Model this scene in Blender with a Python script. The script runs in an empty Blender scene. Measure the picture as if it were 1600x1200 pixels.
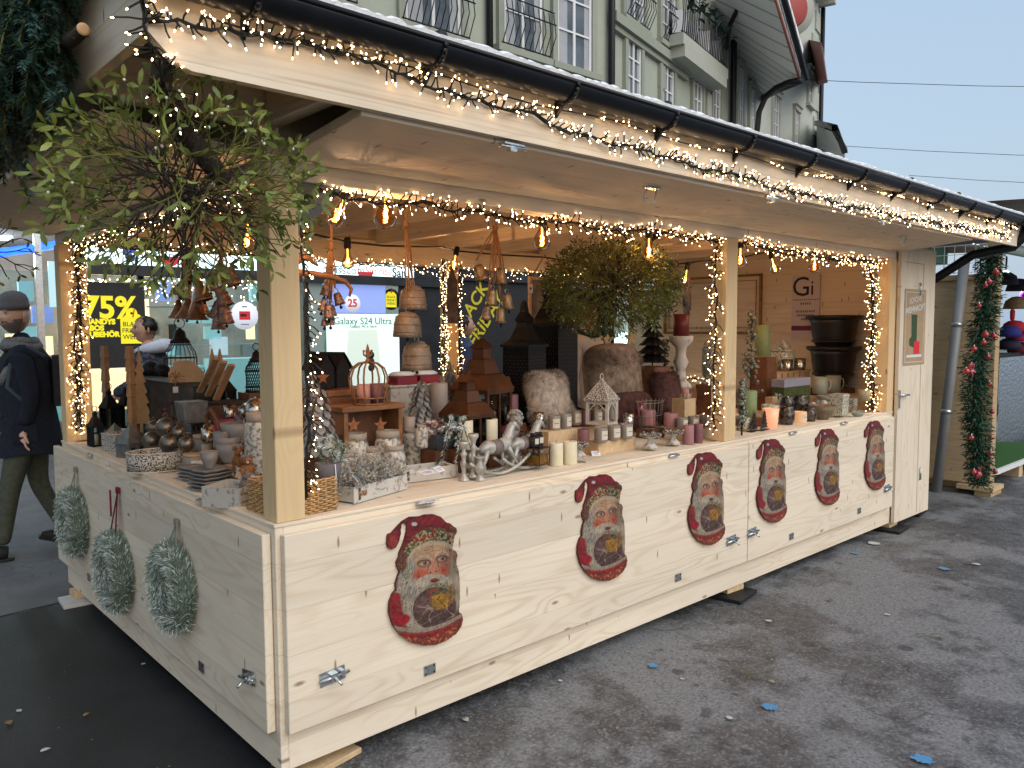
import bpy, bmesh, math, random
import numpy as np
from mathutils import Vector as V, Matrix as Mx, Euler
R = math.radians; PI = math.pi
random.seed(7)
rnd = random.random
def ru(a, b): return a + (b-a)*rnd()
sc = bpy.context.scene
C = sc.collection
# ------------------------------------------------------------------ camera
CAM = np.array([-1.17771, -2.48171, 1.6]); FPX = 1231.2947; PIT = -.0717; YAW = .83; ROL = -.0058
cv = np.array([math.cos(YAW)*math.cos(PIT), math.sin(YAW)*math.cos(PIT), math.sin(PIT)])
cr = np.array([math.sin(YAW), -math.cos(YAW), 0.]); cu = np.cross(cr, cv)
cr2 = cr*math.cos(ROL)+cu*math.sin(ROL); cu2 = -cr*math.sin(ROL)+cu*math.cos(ROL)
cd = bpy.data.cameras.new('camera'); co = bpy.data.objects.new('camera', cd); C.objects.link(co)
co.matrix_world = Mx(((cr2[0], cu2[0], -cv[0], CAM[0]), (cr2[1], cu2[1], -cv[1], CAM[1]), (cr2[2], cu2[2], -cv[2], CAM[2]), (0, 0, 0, 1)))
cd.sensor_width = 36; cd.lens = FPX/1600*36; cd.clip_start = .02; cd.clip_end = 400
sc.camera = co
def at(px, py, ax, val):          # a measured point of the photograph on a real plane of the place
    d = cv+cr2*(px-800)/FPX+cu2*(600-py)/FPX; i = 'xyz'.index(ax)
    t = (val-CAM[i])/d[i]; return V((CAM+d*t).tolist())
def mpp(p):                        # metres covered by one photo pixel at p
    return float(np.dot(np.array(p)-CAM, cv))/FPX
# ------------------------------------------------------------------ world, sun, exposure
w = bpy.data.worlds.new('World'); sc.world = w; w.use_nodes = True
nt = w.node_tree; nt.nodes.clear()
sky = nt.nodes.new('ShaderNodeTexSky'); sky.sky_type = 'NISHITA'; sky.sun_disc = False
sky.sun_elevation = R(12); sky.sun_rotation = R(200); sky.air_density = 1.6; sky.dust_density = 2.5; sky.ozone_density = 2.0
mixn = nt.nodes.new('ShaderNodeMix'); mixn.data_type = 'RGBA'; mixn.inputs[0].default_value = .72
mixn.inputs[7].default_value = (3.3, 4.3, 5.7, 1)        # the even light of the cloud cover
bg = nt.nodes.new('ShaderNodeBackground'); bg.inputs[1].default_value = .12
wo = nt.nodes.new('ShaderNodeOutputWorld')
nt.links.new(sky.outputs[0], mixn.inputs[6]); nt.links.new(mixn.outputs[2], bg.inputs[0]); nt.links.new(bg.outputs[0], wo.inputs[0])
sd = bpy.data.lights.new('sun', 'SUN'); sd.energy = 1.5; sd.angle = R(60); sd.color = (1, .92, .82)
so = bpy.data.objects.new('sun', sd); C.objects.link(so)
so.rotation_euler = V((.05, -1, .85)).to_track_quat('Z', 'Y').to_euler()
sc.view_settings.view_transform = 'Standard'; sc.view_settings.look = 'None'; sc.view_settings.gamma = 1
sc.view_settings.use_curve_mapping = False; sc.view_settings.exposure = .48
sc.cycles.use_denoising = True
try: sc.cycles.denoiser = 'OPENIMAGEDENOISE'
except Exception: pass
sc.cycles.max_bounces = 6; sc.cycles.diffuse_bounces = 3; sc.cycles.glossy_bounces = 3; sc.cycles.transmission_bounces = 6
sc.cycles.transparent_max_bounces = 12; sc.cycles.sample_clamp_indirect = 4; sc.cycles.use_light_tree = True
sc.cycles.caustics_reflective = False; sc.cycles.caustics_refractive = False
# ------------------------------------------------------------------ materials
MATS = {}
def newmat(name):
    m = bpy.data.materials.new(name); m.use_nodes = True; t = m.node_tree; t.nodes.clear()
    o = t.nodes.new('ShaderNodeOutputMaterial'); b = t.nodes.new('ShaderNodeBsdfPrincipled')
    t.links.new(b.outputs[0], o.inputs[0]); MATS[name] = m
    return m, t, b, o
class NB:
    def __init__(s, t): s.t = t
    def n(s, typ, **k):
        x = s.t.nodes.new(typ)
        for a, b in k.items(): setattr(x, a, b)
        return x
    def put(s, sock, val):
        if hasattr(val, 'is_output') or isinstance(val, bpy.types.NodeSocket): s.t.links.new(val, sock)
        else: sock.default_value = val
    def math(s, op, a, b=0., c=0., clamp=False):
        x = s.n('ShaderNodeMath', operation=op, use_clamp=clamp)
        for i, q in enumerate((a, b, c)): s.put(x.inputs[i], q)
        return x.outputs[0]
    def comb(s, x, y, z):
        q = s.n('ShaderNodeCombineXYZ')
        for i, a in enumerate((x, y, z)): s.put(q.inputs[i], a)
        return q.outputs[0]
    def noise(s, vec, scale, detail=3, rough=.5, dist=0.):
        x = s.n('ShaderNodeTexNoise'); 
        if vec is not None: s.put(x.inputs['Vector'], vec)
        x.inputs['Scale'].default_value = scale; x.inputs['Detail'].default_value = detail
        x.inputs['Roughness'].default_value = rough; x.inputs['Distortion'].default_value = dist
        return x.outputs[0]
    def voro(s, vec, scale, feat='F1', out=0, rand=1.):
        x = s.n('ShaderNodeTexVoronoi', feature=feat, voronoi_dimensions='2D'); s.put(x.inputs['Vector'], vec); x.inputs['Scale'].default_value = scale
        x.inputs['Randomness'].default_value = rand
        return x.outputs[out]
    def ramp(s, f, lo, hi, a=0., b=1.):
        x = s.n('ShaderNodeMapRange'); s.put(x.inputs[0], f)
        for i, q in enumerate((lo, hi, a, b)): x.inputs[i+1].default_value = q
        return x.outputs[0]
    def mix(s, f, a, b, mode='MIX'):
        x = s.n('ShaderNodeMix', data_type='RGBA', blend_type=mode); s.put(x.inputs[0], f)
        for i, q in ((6, a), (7, b)):
            if isinstance(q, (tuple, list)): x.inputs[i].default_value = (*q[:3], 1)
            else: s.put(x.inputs[i], q)
        return x.outputs[2]
    def obj(s): return s.n('ShaderNodeTexCoord').outputs['Object']
    def bump(s, b, h, strength=.3, dist=.01):
        x = s.n('ShaderNodeBump'); x.inputs['Strength'].default_value = strength; x.inputs['Distance'].default_value = dist
        s.put(x.inputs['Height'], h); s.t.links.new(x.outputs[0], b.inputs['Normal'])
def M(name, col, rough=.5, metal=0., var=0., scale=20., bump=0., col2=None, emis=0., ecol=None, alpha=1., trans=0., ior=1.45, sheen=0., coat=0., thresh=None):
    if name in MATS: return MATS[name]
    m, t, b, o = newmat(name); nb = NB(t)
    b.inputs['Roughness'].default_value = rough; b.inputs['Metallic'].default_value = metal
    b.inputs['Alpha'].default_value = alpha; b.inputs['Transmission Weight'].default_value = trans; b.inputs['IOR'].default_value = ior
    b.inputs['Sheen Weight'].default_value = sheen; b.inputs['Coat Weight'].default_value = coat
    if var or col2 or bump:
        nz = nb.noise(nb.obj(), scale, 4, .6)
        if thresh: f = nb.ramp(nz, thresh-.04, thresh+.04)
        else: f = nb.ramp(nz, .3, .7)
        c2 = col2 or tuple(max(0, c*(1-var)) for c in col)
        c1 = col if col2 else tuple(min(1, c*(1+var)) for c in col)
        nb.put(b.inputs['Base Color'], nb.mix(f, c2, c1))
        if bump: nb.bump(b, nz, bump, .01)
    else: b.inputs['Base Color'].default_value = (*col, 1)
    if emis:
        b.inputs['Emission Color'].default_value = (*(ecol or col), 1); b.inputs['Emission Strength'].default_value = emis
    return m
def wood(name, along='x', across='z', col=(.70, .56, .38), dark=(.42, .27, .14), plank=.16, knots=1., rough=.72, ring=.34, seam=.25, tone=.05, sw=.0022):
    if name in MATS: return MATS[name]
    m, t, b, o = newmat(name); nb = NB(t)
    sp = nb.n('ShaderNodeSeparateXYZ'); t.links.new(nb.obj(), sp.inputs[0])
    ax = {'x': sp.outputs[0], 'y': sp.outputs[1], 'z': sp.outputs[2]}
    third = [k for k in 'xyz' if k not in (along, across)][0]
    a, c, d = ax[along], ax[across], ax[third]
    pi_ = nb.math('FLOOR', nb.math('DIVIDE', c, plank))
    wn = nb.n('ShaderNodeTexWhiteNoise', noise_dimensions='1D'); nb.put(wn.inputs['W'], pi_)
    off = nb.math('MULTIPLY', wn.outputs[0], 37.)
    av = nb.math('ADD', a, off)
    vor = nb.voro(nb.comb(nb.math('MULTIPLY', av, 1.7), nb.math('MULTIPLY', c, 4.5), nb.math('MULTIPLY', d, 1.)), 1.)
    pull = nb.ramp(vor, 0., .22, .10*knots, 0.)
    base = nb.noise(nb.comb(nb.math('MULTIPLY', av, .55), nb.math('MULTIPLY', c, 5.), nb.math('MULTIPLY', d, 5.)), 1., 2, .45, .15)
    rg = nb.math('SINE', nb.math('MULTIPLY', nb.math('ADD', base, pull), 95.))
    rg = nb.math('POWER', nb.ramp(rg, -1, 1), 2.5)
    amp = nb.ramp(nb.noise(nb.comb(nb.math('MULTIPLY', av, .9), nb.math('MULTIPLY', c, 9.), d), 1., 2), .35, .65, .15, 1.)
    fine = nb.noise(nb.comb(nb.math('MULTIPLY', av, 3.), nb.math('MULTIPLY', c, 160.), nb.math('MULTIPLY', d, 160.)), 1., 2)
    f = nb.math('ADD', nb.math('MULTIPLY', nb.math('MULTIPLY', rg, ring), amp), nb.ramp(fine, .35, .65, 0., .13), clamp=True)
    cc = nb.mix(f, col, dark)
    tn = nb.math('ADD', nb.ramp(wn.outputs[0], 0, 1, 1-tone, 1+tone*.6), nb.ramp(nb.noise(nb.comb(nb.math('MULTIPLY', av, .8), nb.math('MULTIPLY', c, 2.), d), 1., 2), .3, .7, -.06, .06))
    cc = nb.mix(1., cc, nb.comb(tn, tn, tn), 'MULTIPLY')
    if knots:
        kc = nb.n('ShaderNodeTexVoronoi', voronoi_dimensions='2D'); nb.put(kc.inputs['Vector'], nb.comb(nb.math('MULTIPLY', av, 1.7), nb.math('MULTIPLY', c, 4.5), d)); kc.inputs['Scale'].default_value = 1
        sc_ = nb.n('ShaderNodeSeparateColor'); t.links.new(kc.outputs['Color'], sc_.inputs[0])
        sel = nb.math('GREATER_THAN', sc_.outputs[0], .50)
        k = nb.math('MULTIPLY', nb.ramp(kc.outputs['Distance'], .018, .048, 1., 0.), sel)
        cc = nb.mix(nb.math('MULTIPLY', k, .75*knots), cc, (.20, .10, .045))
        tv = nb.n('ShaderNodeTexVoronoi', voronoi_dimensions='2D'); nb.put(tv.inputs['Vector'], nb.comb(nb.math('MULTIPLY', av, 17.), nb.math('MULTIPLY', c, 4.), d)); tv.inputs['Scale'].default_value = 1
        s2 = nb.n('ShaderNodeSeparateColor'); t.links.new(tv.outputs['Color'], s2.inputs[0])
        k2 = nb.math('MULTIPLY', nb.ramp(tv.outputs['Distance'], .04, .11, 1., 0.), nb.math('GREATER_THAN', s2.outputs[0], .88))
        cc = nb.mix(nb.math('MULTIPLY', k2, .8*knots), cc, (.22, .13, .07))
        rs = nb.ramp(nb.noise(nb.comb(nb.math('MULTIPLY', av, .9), nb.math('MULTIPLY', c, 42.), d), 1., 1), .73, .78, 0., .42)
        cc = nb.mix(rs, cc, (.42, .22, .11))
    fr = nb.math('ABSOLUTE', nb.math('SUBTRACT', nb.math('FRACT', nb.math('DIVIDE', c, plank)), .5))
    sm = nb.ramp(fr, .5-sw/plank, .5, 0., seam)
    cc = nb.mix(sm, cc, (.16, .09, .05))
    nb.put(b.inputs['Base Color'], cc); b.inputs['Roughness'].default_value = rough
    nb.bump(b, nb.math('SUBTRACT', fine, nb.math('MULTIPLY', sm, 3.)), .15, .003)
    return m
SP = (.80, .715, .58); SPD = (.52, .36, .21)
w_xz = wood('spruce_front', 'x', 'z', SP, SPD)
w_yz = wood('spruce_side', 'y', 'z', SP, SPD)
w_xy = wood('spruce_soffit', 'x', 'y', SP, SPD)
w_yx = wood('spruce_counter', 'y', 'x', SP, SPD, knots=.6)
w_zx = wood('spruce_upright', 'z', 'x', SP, SPD, plank=.115, knots=.5)
w_zy = wood('spruce_post', 'z', 'y', (.74, .55, .31), SPD, plank=.4, knots=1, seam=0)
w_beam = wood('spruce_beam', 'y', 'z', SP, SPD, plank=.12, knots=.8)
w_old = wood('weathered_board', 'y', 'z', (.62, .47, .29), (.30, .18, .09), plank=.22)
w_oldf = wood('weathered_front', 'x', 'z', (.50, .36, .20), (.30, .18, .09), plank=.22)
w_crate = M('crate_wood', (.62, .45, .27), .6, var=.15, scale=30, bump=.1)
w_brown = M('brown_stained_wood', (.16, .07, .035), .5, var=.35, scale=18, bump=.15)
w_rust = M('rust_brown_wood', (.23, .105, .045), .5, var=.3, scale=14, bump=.1)
w_bark = M('bark', (.15, .14, .11), .9, var=.6, scale=38, bump=1., col2=(.035, .026, .020), thresh=.64)
w_cut = M('cut_wood', (.62, .40, .2), .6, var=.25, scale=25)
dkmetal = M('black_iron', (.022, .022, .024), .45, .6, var=.4, scale=40)
zinc = M('galvanised_steel', (.55, .58, .6), .32, .95, var=.25, scale=60)
tin = M('grey_tin', (.20, .215, .22), .5, .7, var=.35, scale=25)
gutm = M('black_gutter_metal', (.006, .007, .010), .32, .2, var=.4, scale=9)
green = M('artificial_fir_green', (.012, .06, .03), .6, var=.5, scale=60)
firg = M('fir_needles', (.014, .045, .028), .55, var=.6, scale=25)
firb = M('fir_needles_blue', (.05, .12, .11), .55, var=.5, scale=25)
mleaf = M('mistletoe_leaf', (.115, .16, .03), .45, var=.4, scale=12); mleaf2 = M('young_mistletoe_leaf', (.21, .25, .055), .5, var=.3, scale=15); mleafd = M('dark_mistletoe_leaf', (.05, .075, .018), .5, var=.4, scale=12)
mstem = M('mistletoe_stem', (.12, .13, .02), .55, var=.5, scale=10)
mberry = M('mistletoe_berry', (.75, .75, .65), .25)
cable = M('dark_green_cable', (.01, .013, .012), .45)
led = M('warm_led', (1, .72, .35), .4, emis=15, ecol=(1, .64, .33))
filam = M('glowing_filament', (1, .6, .2), .4, emis=7, ecol=(1, .42, .10))
def thin_glass(name, tint, ior=1.45, rough=.02):
    m, t, b, o = newmat(name); nb = NB(t); t.nodes.remove(b); tr = nb.n('ShaderNodeBsdfTransparent'); tr.inputs[0].default_value = (*tint, 1)
    gl = nb.n('ShaderNodeBsdfGlossy'); gl.inputs['Roughness'].default_value = rough; fz = nb.n('ShaderNodeFresnel'); fz.inputs[0].default_value = ior; mx = nb.n('ShaderNodeMixShader')
    t.links.new(fz.outputs[0], mx.inputs[0]); t.links.new(tr.outputs[0], mx.inputs[1]); t.links.new(gl.outputs[0], mx.inputs[2]); t.links.new(mx.outputs[0], o.inputs[0]); return m
bglass = thin_glass('amber_bulb_glass', (.95, .70, .42), 1.3); glassm = thin_glass('clear_glass', (.9, .95, .94))
white = M('white_paint', (.75, .76, .76), .5, var=.05)
paper = M('white_paper_tag', (.75, .76, .82), .7)
black = M('matt_black', (.012, .012, .014), .6, var=.3, scale=20)
jute = M('jute_rope', (.33, .18, .09), .9, var=.4, scale=200, bump=.6)
snow = M('snow', (.85, .88, .93), .8, var=.05, scale=60, bump=.5)
# ------------------------------------------------------------------ mesh helpers
class MB:
    def __init__(s): s.v = []; s.f = []; s.m = []; s.s = []; s.mats = []
    def add(s, vs, fs, mat, smooth=False, X=None):
        if mat not in s.mats: s.mats.append(mat)
        i = s.mats.index(mat); n = len(s.v)
        if X is not None: vs = [X @ V(q) for q in vs]
        s.v += [tuple(q) for q in vs]
        s.f += [tuple(n+j for j in f) for f in fs]; s.m += [i]*len(fs); s.s += [smooth]*len(fs)
        return s
    def box(s, c, d, mat, rz=0, X=None, top=None):
        x, y, z = d[0]/2, d[1]/2, d[2]/2; tx, ty = (top if top else (1, 1))
        vs = [(-x, -y, -z), (x, -y, -z), (x, y, -z), (-x, y, -z), (-x*tx, -y*ty, z), (x*tx, -y*ty, z), (x*tx, y*ty, z), (-x*tx, y*ty, z)]
        Y = Mx.Translation(V(c)) @ Mx.Rotation(rz, 4, 'Z')
        if X is not None: Y = X @ Y
        return s.add(vs, [(0, 3, 2, 1), (4, 5, 6, 7), (0, 1, 5, 4), (1, 2, 6, 5), (2, 3, 7, 6), (3, 0, 4, 7)], mat, False, Y)
    def b2(s, a, b, mat):   # box from corner to corner
        return s.box([(a[i]+b[i])/2 for i in range(3)], [abs(b[i]-a[i]) for i in range(3)], mat)
    def lathe(s, prof, c, mat, n=20, smooth=True, X=None, sq=(1, 1), ph=0., flute=None):
        vs = []; fs = []
        for r, z in prof:
            for i in range(n):
                a = 2*PI*i/n+ph; q = r*(1+(flute*(1 if i % 2 else -1) if flute else 0))
                vs.append((c[0]+q*math.cos(a)*sq[0], c[1]+q*math.sin(a)*sq[1], c[2]+z))
        for j in range(len(prof)-1):
            for i in range(n):
                k = (i+1) % n; fs.append((j*n+i, j*n+k, (j+1)*n+k, (j+1)*n+i))
        if prof[0][0] > 1e-5: fs.append(tuple(range(n-1, -1, -1)))
        if prof[-1][0] > 1e-5: fs.append(tuple((len(prof)-1)*n+i for i in range(n)))
        return s.add(vs, fs, mat, smooth, X)
    def sph(s, c, r, mat, n=12, sq=(1, 1, 1), X=None):
        k = max(4, n//2+1)
        return s.lathe([(max(1e-6, math.sin(PI*j/k))*r, -math.cos(PI*j/k)*r*sq[2]) for j in range(k+1)], c, mat, n, True, X, sq)
    def tube(s, pts, rad, mat, n=6, smooth=True, cap=True):
        P = [V(p) for p in pts]; m = len(P)
        rr = rad if isinstance(rad, (list, tuple)) else [rad]*m
        T = [(P[min(i+1, m-1)]-P[max(i-1, 0)]).normalized() for i in range(m)]
        u = T[0].orthogonal().normalized(); vs = []; fs = []
        for i in range(m):
            u = (u-T[i]*u.dot(T[i]))
            u = u.normalized() if u.length > 1e-6 else T[i].orthogonal().normalized()
            w_ = T[i].cross(u)
            for k in range(n):
                a = 2*PI*k/n; vs.append(P[i]+(u*math.cos(a)+w_*math.sin(a))*rr[i])
        for i in range(m-1):
            for k in range(n):
                q = (k+1) % n; fs.append((i*n+k, i*n+q, (i+1)*n+q, (i+1)*n+k))
        if cap and n > 2: fs += [tuple(range(n-1, -1, -1)), tuple((m-1)*n+k for k in range(n))]
        return s.add(vs, fs, mat, smooth)
    def rod(s, a, b, r, mat, n=8, r2=None): return s.tube([a, b], [r, r if r2 is None else r2], mat, n)
    def prism(s, poly, t, mat, X=None, side=None):
        n = len(poly); vs = [(p[0], p[1], 0) for p in poly]+[(p[0], p[1], t) for p in poly]
        s.add(vs, [tuple(range(n-1, -1, -1)), tuple(range(n, 2*n))], mat, False, X)
        return s.add(vs, [(i, (i+1) % n, n+(i+1) % n, n+i) for i in range(n)], side or mat, False, X)
    def leaf(s, p, d, nrm, L, W, mat, bend=.15):
        p = V(p); d = V(d).normalized(); nrm = V(nrm); sd_ = d.cross(nrm)
        if sd_.length < 1e-4: sd_ = d.orthogonal()
        sd_.normalize(); up = sd_.cross(d).normalized()
        b = p+d*L*.34+up*L*bend*.8; e = p+d*L*.74+up*L*bend*.7; c = p+d*L
        return s.add([p, b+sd_*W*.44, b-sd_*W*.44, e+sd_*W*.46, e-sd_*W*.46, c], [(0, 1, 2), (1, 3, 4, 2), (3, 5, 4)], mat, True)
    def build(s, name, parent=None, bevel=0., loc=None):
        me = bpy.data.meshes.new(name); me.from_pydata(s.v, [], s.f)
        for m_ in s.mats: me.materials.append(m_)
        me.polygons.foreach_set('material_index', s.m); me.polygons.foreach_set('use_smooth', s.s); me.update()
        o = bpy.data.objects.new(name, me); C.objects.link(o)
        if parent is not None: o.parent = parent
        if loc is not None: o.location = loc
        if bevel:
            b = o.modifiers.new('bevel', 'BEVEL'); b.width = bevel; b.segments = 1; b.limit_method = 'ANGLE'
        return o
def tag(o, label=None, cat=None, group=None, kind=None):
    if label: o['label'] = label
    if cat: o['category'] = cat
    if group: o['group'] = group
    if kind: o['kind'] = kind
    return o
def thing(name, label, cat, loc=(0, 0, 0), rz=0., group=None):
    o = bpy.data.objects.new(name, None); C.objects.link(o); o.location = loc; o.rotation_euler = (0, 0, rz); o.empty_display_size = .05
    return tag(o, label, cat, group)
def clone(root, label=None, loc=None, rz=None, scale=None):
    r = root.copy(); C.objects.link(r)
    if label: r['label'] = label
    if loc is not None: r.location = loc
    if rz is not None: r.rotation_euler = (0, 0, rz)
    if scale is not None: r.scale = (scale,)*3 if isinstance(scale, (int, float)) else scale
    for ch in list(root.children):
        c = ch.copy(); C.objects.link(c); c.parent = r
        for g in ch.children:
            d = g.copy(); C.objects.link(d); d.parent = c
    return r
def text(name, s, size, mat, X, parent=None, ext=.001, align='CENTER', bold=0.):
    cu_ = bpy.data.curves.new(name, 'FONT'); cu_.body = s; cu_.size = size; cu_.extrude = ext; cu_.align_x = align; cu_.align_y = 'CENTER'; cu_.offset = bold
    cu_.resolution_u = 3
    t_ = bpy.data.objects.new(name, cu_); C.objects.link(t_)
    me = bpy.data.meshes.new_from_object(t_); bpy.data.objects.remove(t_); bpy.data.curves.remove(cu_)
    me.materials.clear(); me.materials.append(mat)
    o = bpy.data.objects.new(name, me); C.objects.link(o); o.matrix_world = X
    if parent is not None: o.parent = parent
    return o
def face(loc, nx, ny, rz=0.):      # frame on a wall whose outward normal is (nx, ny): x right, y up, z out
    n_ = V((nx, ny, 0)).normalized(); up = V((0, 0, 1)); x_ = up.cross(n_)
    m_ = Mx((x_, up, n_)).transposed().to_4x4(); return Mx.Translation(V(loc)) @ m_ @ Mx.Rotation(rz, 4, 'Z')
# ================================================================== THE GROUND
m, t, b, o = newmat('worn_asphalt'); nb = NB(t); oc = nb.obj()
big = nb.noise(oc, .85, 6, .68, .3); mid = nb.noise(oc, 2.6, 5, .65); fin = nb.noise(oc, 70., 3, .6)
wet = nb.ramp(nb.math('ADD', nb.math('MULTIPLY', big, .62), nb.math('MULTIPLY', mid, .38)), .485, .545)
c0 = nb.mix(wet, (.062, .062, .066), (.235, .24, .252))
c0 = nb.mix(nb.ramp(nb.noise(oc, 9., 5, .7), .35, .7, 0, .45), c0, (.29, .295, .31))
c0 = nb.mix(nb.ramp(nb.noise(oc, 5.5, 3, .5), .66, .70, 0, .6), c0, (.03, .03, .032))
c0 = nb.mix(nb.ramp(fin, .3, .72, 0, .7), c0, nb.mix(1., c0, (.35, .35, .35), 'MULTIPLY'))
stn = nb.n('ShaderNodeTexVoronoi'); nb.put(stn.inputs['Vector'], oc); stn.inputs['Scale'].default_value = 95
stc = nb.n('ShaderNodeSeparateColor'); t.links.new(stn.outputs['Color'], stc.inputs[0])
c0 = nb.mix(nb.ramp(stc.outputs[0], .6, 1., 0, .4), c0, (.33, .33, .33)); c0 = nb.mix(nb.ramp(stc.outputs[1], .7, 1., 0, .6), c0, (.05, .05, .052))
crk = nb.n('ShaderNodeTexVoronoi', feature='DISTANCE_TO_EDGE'); nb.put(crk.inputs['Vector'], nb.mix(.25, oc, nb.n('ShaderNodeTexNoise').outputs[1])); crk.inputs['Scale'].default_value = .9
c0 = nb.mix(nb.math('MULTIPLY', nb.ramp(crk.outputs[0], 0, .006, .7, 0), nb.ramp(mid, .5, .6)), c0, (.03, .03, .03))
sp = nb.voro(oc, 22.); vs_ = nb.n('ShaderNodeTexVoronoi'); nb.put(vs_.inputs['Vector'], oc); vs_.inputs['Scale'].default_value = 22
scol = nb.n('ShaderNodeSeparateColor'); t.links.new(vs_.outputs['Color'], scol.inputs[0])
speck = nb.math('MULTIPLY', nb.ramp(vs_.outputs['Distance'], .08, .13, 1., 0.), nb.math('GREATER_THAN', scol.outputs[0], .90))
c0 = nb.mix(nb.math('MULTIPLY', speck, .75), c0, (.42, .42, .42))
v3 = nb.n('ShaderNodeTexVoronoi'); nb.put(v3.inputs['Vector'], oc); v3.inputs['Scale'].default_value = 3.2
s3 = nb.n('ShaderNodeSeparateColor'); t.links.new(v3.outputs['Color'], s3.inputs[0])
gum = nb.math('MULTIPLY', nb.ramp(nb.math('ADD', v3.outputs['Distance'], nb.ramp(nb.noise(oc, 25., 2), 0, 1, -.05, .05)), .10, .13, 1., 0.), nb.math('GREATER_THAN', s3.outputs[1], .6))
c0 = nb.mix(nb.math('MULTIPLY', gum, .6), c0, (.022, .022, .024))
nb.put(b.inputs['Base Color'], c0); nb.put(b.inputs['Roughness'], nb.ramp(wet, 0, 1, .5, .85))
nb.bump(b, nb.math('ADD', fin, nb.noise(oc, 260., 2)), .5, .006); asphalt = m
m, t, b, o = newmat('fresh_black_asphalt'); nb = NB(t); oc = nb.obj()
c0 = nb.mix(nb.ramp(nb.noise(oc, 2., 5, .6), .35, .65), (.010, .011, .014), (.022, .024, .029))
vs_ = nb.n('ShaderNodeTexVoronoi'); nb.put(vs_.inputs['Vector'], oc); vs_.inputs['Scale'].default_value = 26
scol = nb.n('ShaderNodeSeparateColor'); t.links.new(vs_.outputs['Color'], scol.inputs[0])
c0 = nb.mix(nb.math('MULTIPLY', nb.ramp(vs_.outputs['Distance'], .06, .11, 1., 0.), nb.math('GREATER_THAN', scol.outputs[0], .86)), c0, (.34, .33, .30))
nb.put(b.inputs['Base Color'], c0); b.inputs['Roughness'].default_value = .55
nb.bump(b, nb.math('ADD', nb.noise(oc, 120., 2), nb.noise(oc, 300., 2)), .5, .006); asphalt2 = m
m, t, b, o = newmat('pavement_tar'); nb = NB(t); oc = nb.obj()
ck = nb.n('ShaderNodeTexVoronoi', feature='DISTANCE_TO_EDGE'); nb.put(ck.inputs['Vector'], nb.mix(.12, oc, nb.n('ShaderNodeTexNoise').outputs[1])); ck.inputs['Scale'].default_value = 7
c0 = nb.mix(nb.ramp(nb.noise(oc, 3., 5, .6), .3, .7), (.115, .118, .128), (.19, .193, .203))
c0 = nb.mix(nb.ramp(nb.noise(oc, 90., 2, .6), .3, .7, 0., .5), c0, (.08, .08, .085))
sx = nb.n('ShaderNodeSeparateXYZ'); t.links.new(oc, sx.inputs[0])
c0 = nb.mix(nb.math('MULTIPLY', nb.ramp(ck.outputs[0], .0, .02, .8, 0.), nb.math('MULTIPLY', nb.math('GREATER_THAN', sx.outputs[1], 3.28), nb.math('LESS_THAN', sx.outputs[1], 3.75))), c0, (.02, .02, .022))
nb.put(b.inputs['Base Color'], c0); b.inputs['Roughness'].default_value = .8; nb.bump(b, nb.noise(oc, 150., 3), .4, .005); pave = m
g = MB(); g.add([(-90, -60, 0), (190, -60, 0), (190, 120, 0), (-90, 120, 0)], [(0, 1, 2, 3)], asphalt)
tag(g.build('street'), kind='structure')
A0, A1 = at(0, 966, 'z', 0), at(106, 941, 'z', 0)
dirv = (A1-A0).normalized(); far0 = A0-dirv*12
q = MB(); q.add([(far0.x, -9, .004), (-.4, -9, .004), (.03, .1, .004), (.9, 3.05, .004), (A1.x+.7, A1.y+.05, .004), (A0.x, A0.y, .004), (far0.x, far0.y, .004)], [(0, 1, 2, 3, 4, 5, 6)], asphalt2)
tag(q.build('black_asphalt_strip'), kind='structure')
q = MB(); q.add([(far0.x, far0.y+.02, .006), (A0.x, A0.y+.02, .006), (A1.x+.7, A1.y+.07, .006), (30, 3.3, .006), (30, 7.7, .006), (-40, 7.7, .006)], [(0, 1, 2, 3, 4, 5)], pave)
tag(q.build('pavement'), kind='structure')
q = MB(); q.b2((-40, 7.72, -.1), (40, 8.24, .11), M('kerb_stone', (.13, .135, .15), .7, var=.15, scale=8, bump=.2))
tag(q.build('shop_kerb'), kind='structure')
# blue sprayed marks, gum and leaves on the street
blue = M('blue_spray_paint', (.05, .30, .62), .8, col2=(.19, .195, .20), scale=120, thresh=.46)
def blot(px, py, wpx, mat, z=.009, k=30, asp=.5):
    p = at(px, py, 'z', 0); s_ = mpp(p)*wpx*.40; vs = [p+V((0, 0, z))]; rr = ru(0, 6)
    for i in range(k):
        a = 2*PI*i/k; r_ = s_*ru(.6, 1.15); vs.append(p+V((math.cos(a)*r_*1.1, math.sin(a)*r_*1.3, z)))
    return MB().add(vs, [(0, i+1, (i+1) % k+1) for i in range(k)], mat)
for px, py, wp in ((1020, 1042, 20), (1203, 1107, 28), (1442, 1190, 34), (1474, 890, 18), (1336, 866, 12)):
    tag(blot(px, py, wp, blue).build('paint_mark'), kind='structure')
gumw = M('old_chewing_gum', (.5, .5, .5), .7)
for px, py, wp in ((1202, 972, 11), (1364, 850, 20), (875, 1066, 9), (1140, 1125, 12), (1525, 883, 12), (1386, 962, 9), (1206, 1067, 10), (1066, 1063, 7), (30, 1113, 12), (224, 1040, 8), (345, 1070, 7)):
    tag(blot(px, py, wp, gumw, k=9).build('gum_spot'), kind='structure')
deb = M('dry_leaf', (.20, .13, .06), .8, var=.4, scale=60); deg = M('trodden_leaf', (.10, .12, .04), .7, var=.4)
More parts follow.
